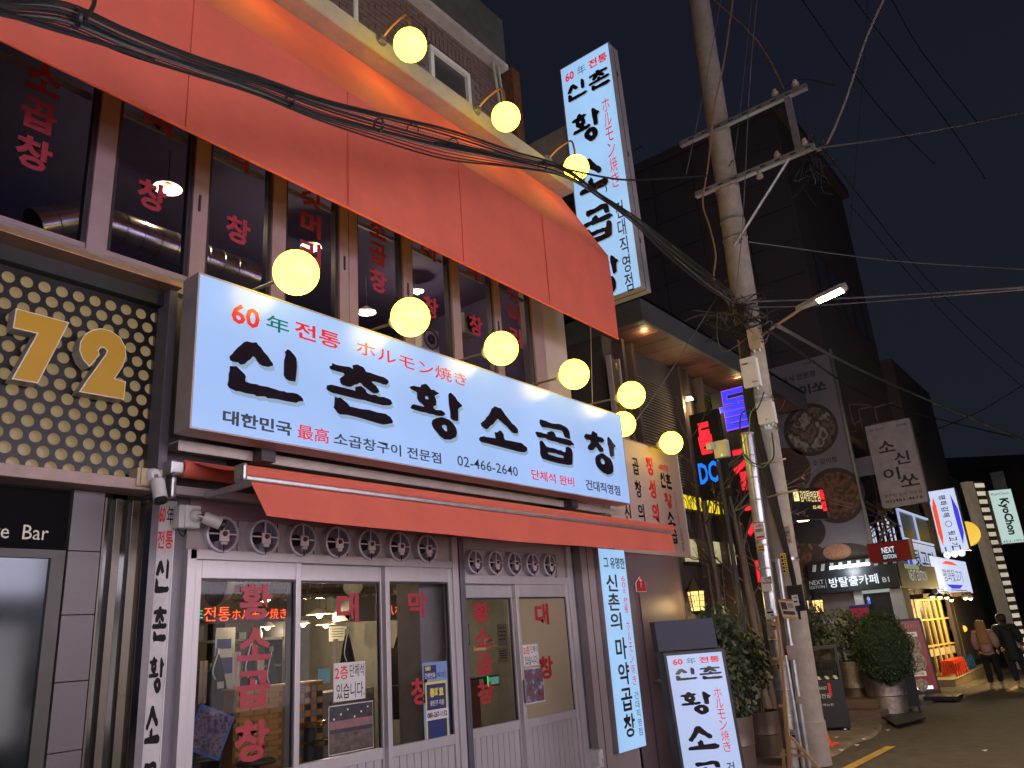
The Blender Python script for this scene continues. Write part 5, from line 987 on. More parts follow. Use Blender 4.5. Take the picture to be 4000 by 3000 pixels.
# gold patterned screen
t = thing('carved_screen', 'golden perforated lattice panel under the corner of the red awning', 'screen', (11.3, .9, 4)); p0 = at(2372, 1335, y=1.0); p1 = at(2432, 1600, y=1.0)
mb = MB(); random.seed(3)
for i in range(150):
    x = random.uniform(p0.x+.05, p1.x-.05); z = random.uniform(4.2, 6.0); r = random.uniform(.02, .045); a = random.uniform(0, 3.1)
    if (x-(p0.x+p1.x)/2)**2/.09+(z-5.75)**2/.07 < .5: continue
    mb.lathe((x, .985, z), [(r*.55, 0), (r*.7, -.015), (r, -.01), (r, 0)], (0, 1, 0), 7)
P('lattice', mb, mat('gold_leaf', (.55, .38, .10), .35, .7), t, kind='stuff'); P('panel', MB().box(p0.x, p1.x, .99, 1.05, 3.6, 6.1), mat('screen_brown', (.10, .08, .05), .6), t); P('frame', MB().box(p0.x-.04, p0.x, .96, 1.05, 3.6, 6.12).box(p1.x, p1.x+.05, .96, 1.05, 3.6, 6.12), M['beige'], t)
def flood(u, v, y, lbl, e=25, col=(1, .75, .35), s=1):
    p = at(u, v, y=y); t = thing('flood_light', lbl, 'lamp', p, 'flood lights under the wooden soffit'); P('housing', MB().add([(p.x-.12*s, p.y-.06, p.z+.05), (p.x+.12*s, p.y-.06, p.z-.02), (p.x+.12*s, p.y+.1, p.z+.0), (p.x-.12*s, p.y+.1, p.z+.07), (p.x-.12*s, p.y-.02, p.z+.12), (p.x+.12*s, p.y-.02, p.z+.06), (p.x+.1*s, p.y+.08, p.z+.10), (p.x-.1*s, p.y+.08, p.z+.14)], [(3, 2, 1, 0), (4, 5, 6, 7), (0, 1, 5, 4), (1, 2, 6, 5), (2, 3, 7, 6), (3, 0, 4, 7)]), M['galv'], t, bevel=.006)
    P('lens', MB().box(p.x-.10*s, p.x+.10*s, p.y-.055, p.y+.08, p.z-.012, p.z+.0), em('flood_lens', (1.0, .78, .35), 14), t)
    l = bpy.data.lights.new('lamp_light', 'POINT'); l.energy = e; l.color = col; l.shadow_soft_size = .06; o = bpy.data.objects.new('lamp_light', l); o.location = p+Vector((0, 0, -.12)); link(o, t)
flood(2515, 1280, .55, 'grey flood light glowing under the near end of the wooden soffit', 5)
flood(2882, 1472, .45, 'small flood light on the soffit beside the utility pole', 3)
flood(2695, 1560, .85, 'bright yellow spotlight between the brown posts', 18, s=.4)
# blade signs of the soup restaurant
t = thing('blade_sign', 'tall dark blade sign with blue and red glowing characters behind the utility pole', 'sign', (14.5, .3, 2)); fr = blade(14.5)
bt = mat('sign_dark', (.009, .008, .009), .6, dirt=.2)
P('board', MB().box(14.5, 14.75, -.42, .68, 1.0, 6.05), bt, t, bevel=.01); P('seam', MB().box(14.494, 14.499, .30, .312, 1.0, 6.0), M['black'], t)
BL = em('blue_neon', (.045, .055, 1.0), 1.0); RD = em('red_neon', (1.0, .03, .045), 1.05); BH = em('violet_edge', (.45, .10, .95), .8); RH = em('red_edge', (.75, .01, .02), .7)
def chan(ch, b, m_, h_): text(t, ch, fr, (b[0]-.025, b[1]+.025, b[2]-.025, b[3]+.025), h_, .034, n=.03, name='character_edge'); text(t, ch, fr, b, m_, .022, n=.05, name='character')
zc = [(5.22, 6.0), (4.02, 4.84), (3.02, 3.78), (1.98, 2.72)]
for ch, (b0, b1), (m_, h_), a0 in zip('돌감자탕', zc, ((BL, BH), (RD, RH), (RD, RH), (RD, RH)), (-.50, -.42, -.36, -.30)): chan(ch, (a0, a0+.66, b0, b1), m_, h_)
t = thing('small_blade_sign', 'small dark blade sign with red and blue glowing letters left of the tall one', 'sign', (12.0, .1, 4)); fr = blade(12.0)
a0 = fr.px(2700, 1800)[0]; P('board', MB().box(12.0, 12.1, -.42, .10, 3.55, 5.0), bt, t, bevel=.01)
text(t, '돔', fr, (.02, .26, 4.28, 4.82), RD, .05, n=.02); BB = em('sky_blue_neon', (.02, .22, 1.0), 1.0); text(t, 'DC!', fr, (-.06, .32, 3.80, 4.16), BB, .03, n=.02)
# bracket camera by the blade
t = thing('antenna_unit', 'grey outdoor antenna unit with green light on a pole bracket beside the small blade sign', 'antenna', at(2815, 1745, x=11)); p = Vector(t.location); P('case', MB().box(p.x, p.x+.1, p.y-.1, p.y+.12, p.z-.16, p.z+.1), M['white'], t, bevel=.01); P('camera', MB().box(p.x-.1, p.x+.02, p.y+.10, p.y+.19, p.z-.03, p.z+.08), M['white'], t, bevel=.01); P('light', MB().sphere((p.x-.01, p.y, p.z-.13), .012, 8, 6), em('green_led', (0, 0, 0)), t); P('mast', MB().cyl((p.x+.05, p.y+.1, p.z-.2), (p.x+.1, p.y+.12, gz(11)), .035, n=8), M['dark'], t)
# yellow light strip and lit windows
t = thing('light_strip', 'glowing yellow strip fascia seen through bare branches', 'sign', (15, 1.0, 3.9)); YE = em('yellow_strip', (.92, .70, .03), .95, var=.12, scale=4)
q = at(2650, 1975, y=.98); P('housing', MB().box(13.2, 17.6, 1.02, 1.12, 3.62, 3.95), M['dark'], t); P('face', MB().box(13.25, 15.15, .98, 1.015, 3.68, 3.92), YE, t); P('face', MB().box(15.45, 16.2, .98, 1.015, 3.66, 3.90), YE, t)
mb = MB(); random.seed(11)
for i in range(26): x = random.uniform(13.2, 15.8); mb.tube([(x, .93, 3.6), (x+random.uniform(-.15, .15), .93, 3.78), (x+random.uniform(-.3, .3), .93, 3.95)], .006, 4)
P('vine', mb, M['black'], t, kind='stuff')
wl = em('pale_window_light', (.50, .44, .22), .75, var=.35, scale=3)
for (x0, x1, z0, z1) in ((13.2, 15.9, 2.72, 3.14),): f = P('window', MB().box(x0, x1, 1.05, 1.15, z0-.05, z0).box(x0, x1, 1.05, 1.15, z1, z1+.05), M['dark'], GR); P('pane', MB().box(x0, x1, 1.09, 1.1, z0, z1), wl, f)
for (x0, x1, z0, z1) in ((12.2, 12.7, 2.0, 2.35), (12.8, 14.6, 1.15, 2.1), (15.2, 17.5, 1.2, 2.2)):
    f = P('window', MB().box(x0, x1, 1.05, 1.14, z0-.05, z0).box(x0, x1, 1.05, 1.14, z1, z1+.05), M['dark'], GR); P('pane', MB().box(x0, x1, 1.09, 1.1, z0, z1), picture('food_window_print', [(.02, .02, .02), (.20, .14, .08), (.04, .03, .02), (.40, .30, .2)], 5, .3), f)
# lanterns
def lantern(u, v, d, s, lbl, e):
    p = at(u, v, d=d); t = thing('garden_lantern', lbl, 'lamp', (p.x, p.y, gz(p.x)), 'lattice garden lanterns'); LG = em('lantern_glow', (1.0, .66, .22), 1.5)
    w_ = .10*s; h = .28*s
    pr_ = [(w_, -h/2), (w_*1.25, h/2)]
    P('glass', MB().lathe(p, [(.001, -h/2)]+pr_+[(.001, h/2)], n=6), LG, t)
    fm_ = MB()
    for k in range(6):
        a = k*math.pi/3; dd = p.x*0; b0 = p; 
        d_ = Vector((0, 0, 1)).orthogonal().normalized(); e_ = Vector((0, 0, 1)).cross(d_)
        r_v = d_*math.cos(a)+e_*math.sin(a); fm_.tube([p+r_v*w_*1.01+Vector((0, 0, -h/2)), p+r_v*w_*1.26+Vector((0, 0, h/2))], .009*s, 4)
        r2 = d_*math.cos(a+math.pi/3)+e_*math.sin(a+math.pi/3)
        for f_ in (.2, .5, .8):
            ww = w_*(1.02+.25*f_); fm_.tube([p+r_v*ww+Vector((0, 0, -h/2+h*f_)), p+r2*ww+Vector((0, 0, -h/2+h*f_))], .005*s, 4)
        m1 = (r_v*.67+r2*.33); m2 = (r_v*.33+r2*.67)
        for m_ in (m1, m2): fm_.tube([p+m_*w_*1.05+Vector((0, 0, -h/2+h*.2)), p+m_*w_*1.22+Vector((0, 0, -h/2+h*.8))], .005*s, 4)
    P('frame', fm_, M['black'], t); P('roof', MB().lathe(p, [(w_*1.6, h/2), (w_*1.5, h/2+.03*s), (w_*.5, h/2+.16*s), (.03*s, h/2+.2*s), (.001, h/2+.24*s)], n=6), M['black'], t)
    P('base', MB().lathe(p, [(.001, -h/2-.06*s), (w_*.5, -h/2-.06*s), (w_*1.1, -h/2-.01*s), (w_*1.1, -h/2)], n=6).cyl(p-Vector((0, 0, h/2)), (p.x, p.y, gz(p.x)), .025*s, n=8), M['black'], t)
    l = bpy.data.lights.new('lamp_light', 'POINT'); l.energy = e; l.color = (1, .68, .25); l.shadow_soft_size = .1; o = bpy.data.objects.new('lamp_light', l); o.location = p+Vector((-.18, -.2, -.05)); link(o, t)
lantern(2722, 2348, 11.2, .95, 'large lit lattice lantern above the dark top of the standing sign', 8)
lantern(2812, 2388, 14.5, .62, 'small lit lantern beside the tree trunk behind the hedge', 4)
lantern(3196, 2368, 15.5, .80, 'yellow lit lantern half covered by leaves right of the concrete pole', 8)
lantern(3145, 2365, 15.8, .62, 'thin glowing lantern tucked against the concrete pole edge', 3)
# ================================================================ vegetation
leafm = [mat('leaf_dark', (.035, .055, .022), .6, var=.3), mat('leaf_mid', (.065, .085, .03), .55, var=.3), mat('leaf_pale', (.11, .12, .06), .5, var=.25)]
def foliage(par, fn, n, size, mats, name='foliage', seed=1):
    random.seed(seed); mbs = [MB() for _ in mats]
    for i in range(n):
        p = fn(); a = Vector((random.gauss(0, 1), random.gauss(0, 1), random.gauss(0, 1))).normalized(); b = a.orthogonal().normalized(); c = a.cross(b)
        s = size*random.uniform(.6, 1.4); mbs[min(len(mats)-1, int(random.random()**1.3*len(mats)))].quad(p-b*s*.5, p+c*s*.28, p+b*s*.6, p-c*s*.28)
    for i, m_ in enumerate(mbs): P(name, m_, mats[i], par, kind='stuff')
def shrub(lbl, p, r, h, n, size, base, pot, seed, mats=leafm, cat='shrub', tw=14):
    t = thing('potted_shrub', lbl, cat, (p.x, p.y, gz(p.x))); random.seed(seed); blobs = [(p+Vector((random.uniform(-.5, .5)*r, random.uniform(-.5, .5)*r, base+random.uniform(.25, .85)*h)), random.uniform(.3, .55)*r+.05*h) for _ in range(12)]
    def fn():
        c, q = random.choice(blobs); d = Vector((random.gauss(0, 1), random.gauss(0, 1), random.gauss(0, 1))).normalized(); return c+d*q*random.uniform(.55, 1.08)
    foliage(t, fn, n, size, mats, seed=seed)
    b = MB(); g0 = Vector((p.x, p.y, gz(p.x)+.1))
    for i in range(tw): e = random.choice(blobs)[0]; b.tube([g0+Vector((random.uniform(-.06, .06), random.uniform(-.06, .06), 0)), g0.lerp(e, .5)+Vector((random.uniform(-.1, .1), random.uniform(-.1, .1), 0)), e], [.018, .012, .004], 5)
    P('branches', b, mat('bark', (.07, .05, .035), .9), t, kind='stuff')
    if pot: drum(t, p, pot)
    return t
potm = mat('beaten_steel_pot', (.42, .37, .32), .36, .85, var=.35, scale=14, bump=1.0, dirt=.35)
def drum(t, p, q, m_=None):
    r, h = q; z = gz(p.x)+.03
    P('pot', MB().lathe((p.x, p.y, z), [(.001, .01), (r*.9, .01), (r*.88, 0), (r*.93, h*.30), (r*.95, h*.48), (r*.99, h*.50), (r*.97, h*.52), (r, h*.75), (r*1.03, h), (r*.98, h*1.005), (r*.96, h*.93), (.001, h*.93)], n=32), m_ or potm, t, smooth=True)
    P('soil', MB().cyl((p.x, p.y, z+h*.9), (p.x, p.y, z+h*.94), r*.95, n=20), mat('soil', (.03, .022, .015), .95), t)
dpot = mat('bronze_pot', (.16, .11, .09), .45, .5, dirt=.3)
def gpt(u, v): return at(u, v, g=True)
p = at(2850, 2900, d=9.3); p.z = gz(p.x); t = shrub('dense leafy hedge plant in a crumpled metal pot beside the standing sign', p, .42, 1.35, 2600, .075, .55, None, 5); drum(t, p, (.30, .62), dpot)
p = at(2965, 2820, d=10.6); p.z = gz(p.x); t = shrub('broadleaf bush in a round pot behind the taped conduit', p, .40, 1.2, 1900, .08, .55, None, 6); drum(t, p, (.27, .55), dpot)
p = at(3225, 2680, d=14.2); p.z = gz(p.x); shrub('wide leafy bush lit yellow by the lantern right of the concrete pole', p, .55, .95, 2000, .075, 1.0, None, 8)
p = at(3330, 2600, d=15.6); p.z = gz(p.x); shrub('fine-leaved bamboo bush above the tall metal drum', p, .62, 1.15, 2300, .06, .85, (.32, .95), 9)
# clipped conifer
p = at(3478, 2780, d=14.6); p.z = gz(p.x)
t = thing('clipped_conifer', 'large round clipped conifer on a thin trunk in a beaten steel drum', 'tree', (p.x, p.y, gz(p.x)))
random.seed(12); cc = at(3452, 2535, d=14.6)
lob = [(cc+Vector((random.uniform(-.42, .42), random.uniform(-.42, .42), random.uniform(-.5, .55))), random.uniform(.25, .42)) for _ in range(26)]
def fn():
    c, q = random.choice(lob); d = Vector((random.gauss(0, 1), random.gauss(0, 1), random.gauss(0, 1))).normalized(); w_ = c+d*q*random.uniform(.8, 1.04)
    v = w_-cc; m_ = Vector((v.x/.86, v.y/.86, v.z/.98)).length
    return w_ if m_ < 1 else cc+v/m_*random.uniform(.93, 1.02)
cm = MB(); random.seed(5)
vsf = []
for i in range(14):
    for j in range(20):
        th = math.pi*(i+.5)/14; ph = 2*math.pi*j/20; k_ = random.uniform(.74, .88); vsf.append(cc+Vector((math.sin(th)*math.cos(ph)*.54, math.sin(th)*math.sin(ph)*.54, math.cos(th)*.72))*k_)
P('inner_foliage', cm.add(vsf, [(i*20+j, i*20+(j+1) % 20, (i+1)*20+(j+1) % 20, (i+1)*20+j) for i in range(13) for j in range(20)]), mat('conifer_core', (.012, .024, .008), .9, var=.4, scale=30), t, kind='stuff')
def fn():
    d = Vector((random.gauss(0, 1), random.gauss(0, 1), random.gauss(0, 1))).normalized(); b_ = .90+.07*math.sin(d.x*7+1)*math.sin(d.y*6)+.05*math.sin(d.z*9)
    return cc+Vector((d.x*.54, d.y*.54, d.z*.72))*b_*random.uniform(.84, 1.05)
foliage(t, fn, 12000, .034, [mat('conifer_dark', (.022, .05, .015), .7, var=.3), mat('conifer_mid', (.045, .085, .022), .65, var=.3)], 'crown', 12)
P('trunk', MB().tube([Vector((p.x, p.y, gz(p.x)+.4)), Vector((p.x-.03, p.y, gz(p.x)+.8)), cc-Vector((0, 0, .3))], [.035, .03, .025], 8), mat('bark', (0, 0, 0)), t, smooth=True); drum(t, p, (.36, .70))
# bare trees in front of the restaurant house
def baretree(lbl, x, y, h, seed, lean, r=.09):
    random.seed(seed); t = thing('bare_tree', lbl, 'tree', (x, y, gz(x)), 'bare trees in front of the restaurant house'); tr = MB(); br = MB()
    pts = [Vector((x+lean*k*.12*h+random.uniform(-.03, .03), y+random.uniform(-.03, .03), gz(x)+h*k/6)) for k in range(7)]; tr.tube(pts, [r*(1-.11*k) for k in range(7)], 9)
    def grow(p, d, L, rr, lev):
        q = p+d*L*.5+Vector((random.uniform(-.05, .05),)*3); e = q+(d+Vector((random.uniform(-.3, .3), random.uniform(-.3, .3), random.uniform(0, .3)))).normalized()*L*.5; br.tube([p, q, e], [rr, rr*.8, rr*.55], 5)
        if lev:
            for _ in range(3): grow(random.choice((q, e, e)), (d+Vector((random.uniform(-.8, .8), random.uniform(-.8, .8), random.uniform(-.3, .7)))).normalized(), L*.62, rr*.5, lev-1)
    for k in range(7): i = random.randint(2, 6); grow(pts[i], Vector((random.uniform(-1, 1), random.uniform(-1, 1), random.uniform(.2, 1))).normalized(), h*.2, r*.3, 2)
    P('trunk', tr, mat('bark_grey', (.13, .10, .08), .9, bump=.4), t, smooth=True); P('crown', br, mat('bark_grey', (0, 0, 0)), t, kind='stuff')
    def fn(): 
        v = random.choice(br.v); return Vector(v)+Vector((random.uniform(-.05, .05),)*3)
    foliage(t, fn, 60, .07, [mat('dry_leaf', (.22, .10, .04), .7)], 'dry_leaves', seed)
TW = 1
baretree('slim bare tree nearest the wall board with a few dry leaves', 12.3, .15, 4.0, 21, -.06, .06); baretree('bare tree left of the glowing red characters', 13.1, -.05, 4.3, 22, -.10, .08); baretree('bare tree leaning by the small lantern', 13.9, .2, 3.6, 23, -.08, .07); baretree('thin bare tree tight behind the conduit', 13.4, -.45, 3.3, 24, -.04, .055)
# ================================================================ tall dark building
TB = thing('office_block', 'tall dark office block with horizontal panel joints behind blade sign and pole', 'building', (20, 2, 0)); dk = mat('dark_cladding', (.062, .046, .047), .7, var=.1, scale=.7)
P('wall', MB().box(20.3, 27, -.25, 12, 6.0, 15.6), dk, TB)
me = None
for r in range(9):
    for c in range(6):
        y0 = -.2+c*1.35; o = P('panel', MB().box(20.26, 20.3, y0, y0+1.31, 6.4+r*1.02, 6.4+r*1.02+.98), dk, TB) if (r, c) == (0, 0) else None
        if o: first = o
        else: o = first.copy(); C.objects.link(o); o.location = first.location+Vector((0, c*1.35, r*1.02))
P('cornice', MB().box(20.2, 27, -.5, 12, 15.6, 15.9), dk, TB)
P('low_block', MB().box(27, 33, -.6, 8, 0, 9.5), dk, TB)
for i in range(5): f = P('window', MB().box(21.2+i*1.2, 22.0+i*1.2, -.28, -.25, 10, 11.4), M['dark'], TB); P('pane', MB().box(21.26+i*1.2, 21.94+i*1.2, -.285, -.281, 10.06, 11.34), mat('dark_pane', (0, 0, 0)), f)
t = thing('roof_antenna', 'thin comb antenna on the office block roof edge', 'antenna', (20.3, 4.5, 15.9)); P('mast', MB().cyl((20.3, 4.5, 15.9), (20.3, 4.5, 16.6), .02).cyl((20.3, 4.0, 16.5), (20.3, 5.2, 16.5), .015), M['dark'], t); 
for k in range(7): P('rod', MB().cyl((20.1, 4.0+k*.18, 16.5), (20.5, 4.0+k*.18, 16.5), .01, n=5), M['dark'], t)
# ================================================================ banner
t = thing('food_banner', 'huge unlit building banner with round food photos right of the utility pole', 'banner', (20.1, .6, 2.8)); fr = blade(20.05)
bn = mat('banner_vinyl', (.21, .185, .195), .55, var=.06)
a0, a1 = fr.px(3010, 1500)[0]-.3, .42; P('sheet', MB().fbox(fr, a0, a1, 2.85, 8.0, -.04, 0), bn, t); P('edge_bar', MB().fbox(fr, a1, a1+.05, 2.7, 8.1, -.05, .05), M['galv'], t)
f1 = lambda u, v: fr.px(u, v)
mn = mat('banner_ink', (.035, .03, .035), .6)
def bt_(s, tl, bl, r, b=.03): text(t, s, fr, fr.box(tl, bl, r), mn, b, n=.006)
bt_('건대점', (3137, 1418), (3137, 1430), (3185, 1420), .01); bt_('음식 전문점', (3055, 1477), (3057, 1500), (3182, 1455), .02); bt_('소신이쏘', (3012, 1535), (3018, 1575), (3225, 1500), .03); bt_('소 갈비찜', (3038, 1605), (3040, 1622), (3122, 1590), .01); bt_('크림 소 갈비찜', (3120, 1808), (3123, 1830), (3268, 1790), .01)
bowl = mat('bowl_brown', (.055, .04, .035), .5); food = picture('food_photo', [(.02, .015, .012), (.20, .15, .10), (.05, .03, .02), (.38, .34, .28), (.10, .06, .03)], 3.2); food2 = picture('food_photo_red', [(.03, .015, .01), (.22, .10, .05), (.06, .03, .02), (.28, .2, .1)], 3.5)
def disc(c, r, m_, n, asp=1): 
    a, b = f1(*c); P('photo_disc', MB().add([fr.p(a+r*math.cos(k*math.pi/18), b+r*asp*math.sin(k*math.pi/18), n) for k in range(36)], [tuple(range(36))]), m_, t)
disc((3165, 1678), .68, bowl, .004); disc((3168, 1678), .59, food, .006); disc((3075, 1840), .60, mat('grill_red', (.10, .055, .045), .6), .004); 
for k in range(7): a, b = f1(3080, 1790+k*17); P('grill_line', MB().fbox(fr, a-.5, a+.42, b, b+.02, .006, .008), bowl, t)
disc((3265, 1935), .68, bowl, .008); disc((3265, 1935), .58, food2, .010); disc((3160, 2200), .5, food2, .006); disc((3290, 2185), .75, bowl, .007, .5); disc((3270, 2155), .33, mat('fried_rice', (.36, .17, .09), .7, var=.4, scale=20), .010, .6); disc((3160, 2075), .4, bowl, .004)
P('chopsticks', MB().tube([fr.p(*f1(3245, 1950), .015), fr.p(*f1(3330, 1968), .015)], .015, 4).tube([fr.p(*f1(3240, 1962), .015), fr.p(*f1(3330, 1985), .015)], .015, 4), mat('chopstick', (.3, .15, .12), .5), t)
# soup restaurant neon at lower right of pole
t = thing('neon_shop_sign', 'cream glowing shop lettering with red flame character right of the pole', 'sign', (18.6, .6, 3.3)); fr = blade(18.5); CR = em('cream_neon', (1.0, .78, .36), 1.25); 
q = [fr.px(3096, 1912), fr.px(3215, 2000)]
U2 = Vector((.75, -.66, 0)).normalized(); c0 = at(3098, 1960, x=18.2); fr = Fr(c0, U2)
a1 = fr.px(3225, 1990)[0]; P('backing', MB().fbox(fr, -.08, a1+.02, -.42, .30, -.12, -.01), M['black'], t)
bx_ = fr.box((3098, 1915), (3102, 1958), (3118, 1940)); P('seal', MB().fbox(fr, bx_[0], bx_[1], bx_[2], bx_[3], 0, .03), CR, t)
text(t, '감자탕', fr, (bx_[1]+.04, fr.px(3166, 1955)[0], bx_[2]-.02, bx_[3]-.02), CR, .0, n=.02); text(t, '전문점', fr, (fr.px(3168, 1960)[0], fr.px(3207, 1975)[0], bx_[2]-.03, bx_[3]-.04), CR, .0, n=.02); text(t, '02-465', fr, (fr.px(3175, 1985)[0], fr.px(3212, 1995)[0], bx_[2]-.20, bx_[2]-.12), CR, 0, n=.02)
vtext(t, '돌집', fr, fr.px(3198, 1950)[0], fr.px(3226, 1990)[0], fr.px(3205, 1912)[1], fr.px(3222, 2000)[1], em('red_neon', (0, 0, 0)), .05, n=.05)
p = at(3138, 2032, x=18.6); l = thing('soffit_lamp', 'warm round soffit lamp under the cream glowing lettering', 'lamp', p); P('lens', MB().lathe(p, [(.001, -.02), (.13, -.02), (.15, 0)], n=16), em('warm_bulb', (0, 0, 0)), l, smooth=True); P('ring', MB().lathe(p, [(.15, -.01), (.18, 0), (.18, .03)], n=16), M['beige'], l, smooth=True)
# ================================================================ escape-room cafe building (faces the viewer)
NB = thing('cafe_building', 'corner building with black striped cafe fascia and dark doorway', 'building', (20, 0, -.3)); X = 20.0
stw = mat('white_stone', (.42, .42, .40), .7, dirt=.2)
P('wall', MB().box(20.1, 20.9, -.84, 1.6, -.6, 2.2).box(20.1, 27, -.5, 1.6, 2.2, 2.85), mat('cafe_wall', (.16, .13, .11), .8), NB)
P('white_wall', MB().box(20.04, 20.1, .25, 1.0, -.4, 1.55), stw, NB); P('door_post', MB().box(20.0, 20.1, -.02, .18, -.4, 2.15), stw, NB, bevel=.005); P('doorway', MB().box(20.05, 20.1, -.62, -.02, -.4, 2.1), M['black'], NB); P('door_post', MB().box(20.0, 20.1, -.88, -.62, -.4, 2.1), stw, NB, bevel=.005); P('lintel', MB().box(20.0, 20.1, -.62, -.02, 2.05, 2.12), em('lintel_light', (.55, .62, .55), .5), NB)
lv = MB()
for i in range(9): z = .75+i*.15; lv.box(20.0, 20.08, 1.02, 1.35, z, z+.07)
P('louvre_slats', lv, mat('louvre_grey', (.22, .25, .28), .5), NB, kind='stuff')
t = thing('fascia_sign', 'black film-slate cafe fascia with white Hangul and B1', 'sign', (19.9, 0, 2.1)); fr = blade(19.9); P('board', MB().box(19.9, 20.08, -.90, 1.12, 2.13, 2.85), M['black'], t, bevel=.008)
W1 = em('white_sign_text', (.80, .84, .95), 1.0); W2 = mat('white_print', (.62, .64, .60), .5)
for i in range(10):
    a = -1.0+i*.205; P('stripe', MB().add([fr.p(a, 2.66, .004), fr.p(a+.085, 2.66, .004), fr.p(a+.13, 2.82, .004), fr.p(a+.045, 2.82, .004)], [(0, 1, 2, 3)]), mat('stripe_paint', (.48, .55, .46), .6), t)
text(t, 'NEXT', fr, fr.box((3160, 2270), (3163, 2286), (3216, 2268)), W2, .0); text(t, 'EDITION', fr, fr.box((3162, 2291), (3164, 2302), (3221, 2290)), W2, .0); P('divider', MB().fbox(fr, *fr.box((3224, 2263), (3230, 2297), (3228, 2280)), .003, .006), W2, t)
text(t, '방탈출카페', fr, fr.box((3237, 2259), (3243, 2297), (3431, 2262)), W1, .012, n=.01); text(t, 'B1', fr, fr.box((3446, 2255), (3448, 2275), (3474, 2264)), W2, .02)
tl = thing('tube_light', 'bright white tube light washing the black cafe fascia', 'lamp', at(3300, 2212, x=19.6)); p = Vector(tl.location); P('tube', MB().cyl((19.62, p.y+.35, p.z), (19.62, p.y-.55, p.z), .035, n=10), em('cool_tube', (.78, .88, 1.0), 4.0), tl, smooth=True)
l = bpy.data.lights.new('lamp_light', 'POINT'); l.energy = 28; l.color = (.8, .9, 1); l.shadow_soft_size = .12; o = bpy.data.objects.new('lamp_light', l); o.location = (19.5, p.y, p.z-.1); link(o, tl)
# street-side fascia
fr = front(-.92); t = thing('side_fascia_sign', 'olive cafe fascia with white capitals on the street side of the corner', 'sign', (20.6, -.9, 2.1)); b_ = fr.box((3537, 2200), (3553, 2297), (3638, 2250)); P('board', MB().box(19.95, b_[1]+.8, -.90, -.80, b_[2], b_[3]), mat('olive_board', (.10, .10, .075), .6), t, bevel=.006)
for i in range(12): x = b_[0]+i*.13; P('stripe', MB().fbox(front(-.904), x, x+.07, b_[3]-.12, b_[3]-.01, 0, .003), em('stripe_glow', (.45, .50, .26), .7), t)
text(t, 'NEXT EDITION', front(-.904), (b_[0]+.25, b_[1]-.5, b_[2]+.18, b_[2]+.44), em('olive_white', (.5, .52, .42), .7), .01)
# red light box above
fr = blade(19.7); t = thing('red_box_sign', 'dark red box sign reading NEXT EDITION above the black fascia', 'sign', (19.8, -.6, 2.9)); b_ = fr.box((3385, 2125), (3397, 2203), (3560, 2165)); P('case', MB().fbox(fr, *b_, -.15, -.003), mat('red_case', (.17, .012, .012), .4), t, bevel=.006); P('face', MB().fbox(fr, b_[0]+.02, b_[1]-.02, b_[2]+.03, b_[3]-.02, -.002, .001), em('red_face', (.10, .006, .006), .8), t)
P('side', MB().fbox(fr, b_[1], b_[1]+.05, b_[2], b_[3], -.15, 0), mat('side_amber', (.42, .28, .10), .5), t)
ww = b_[1]-b_[0]; P('plaque', MB().fbox(fr, b_[0]+ww*.30, b_[0]+ww*.66, b_[2]+.03, b_[3]-.16, .002, .005), M['black'], t)
text(t, 'NEXT', fr, (b_[0]+ww*.34, b_[0]+ww*.64, b_[2]+.20, b_[2]+.33), W1, .01, n=.007); text(t, 'EDITION', fr, (b_[0]+ww*.35, b_[0]+ww*.65, b_[2]+.07, b_[2]+.16), W1, .0, n=.007)
# unlit vertical sign 소신이쏘
fr = blade(20.4); A_, B_ = fr.px(3372, 1668), fr.px(3452, 1983); a1_ = fr.px(3515, 1638)[0]
t = thing('vertical_sign', 'unlit cream vertical sign with large black characters and phone number', 'sign', fr.p(A_[0], B_[1])); lc = mat('cream_sign', (.42, .36, .33), .6, dirt=.1)
a0 = (A_[0]+B_[0])/2; a1 = a0+1.02; b0, b1 = B_[1], A_[1]; P('case', MB().fbox(fr, a0, a1, b0, b1, -.25, 0), lc, t, bevel=.01)
def vs_(s, x0, x1, y0, y1, b=.03): text(t, s, fr, (a0+x0, a0+x1, b1-y1, b1-y0), mn, b, n=.004)
H_ = b1-b0
vs_('건대점', .70, .95, .05*H_, .08*H_, .01); vs_('소', .20, .58, .22*H_, .36*H_, .02); vs_('신', .50, .85, .38*H_, .53*H_, .02); vs_('이', .18, .55, .55*H_, .70*H_, .02); vs_('쏘', .52, .93, .66*H_, .80*H_, .02); vs_('화끈한 음식 전문점', .10, .93, .855*H_, .895*H_, .0); vs_('02)461-4616', .10, .93, .92*H_, .965*H_, .02); vs_('S:0S 2019~', .05, .45, .05*H_, .08*H_, .0)
P('bracket', MB().fbox(fr, a0-1.0, a0, b0+H_*.42, b0+H_*.64, -.2, -.05), mat('bracket_panel', (.20, .19, .20), .6), t)
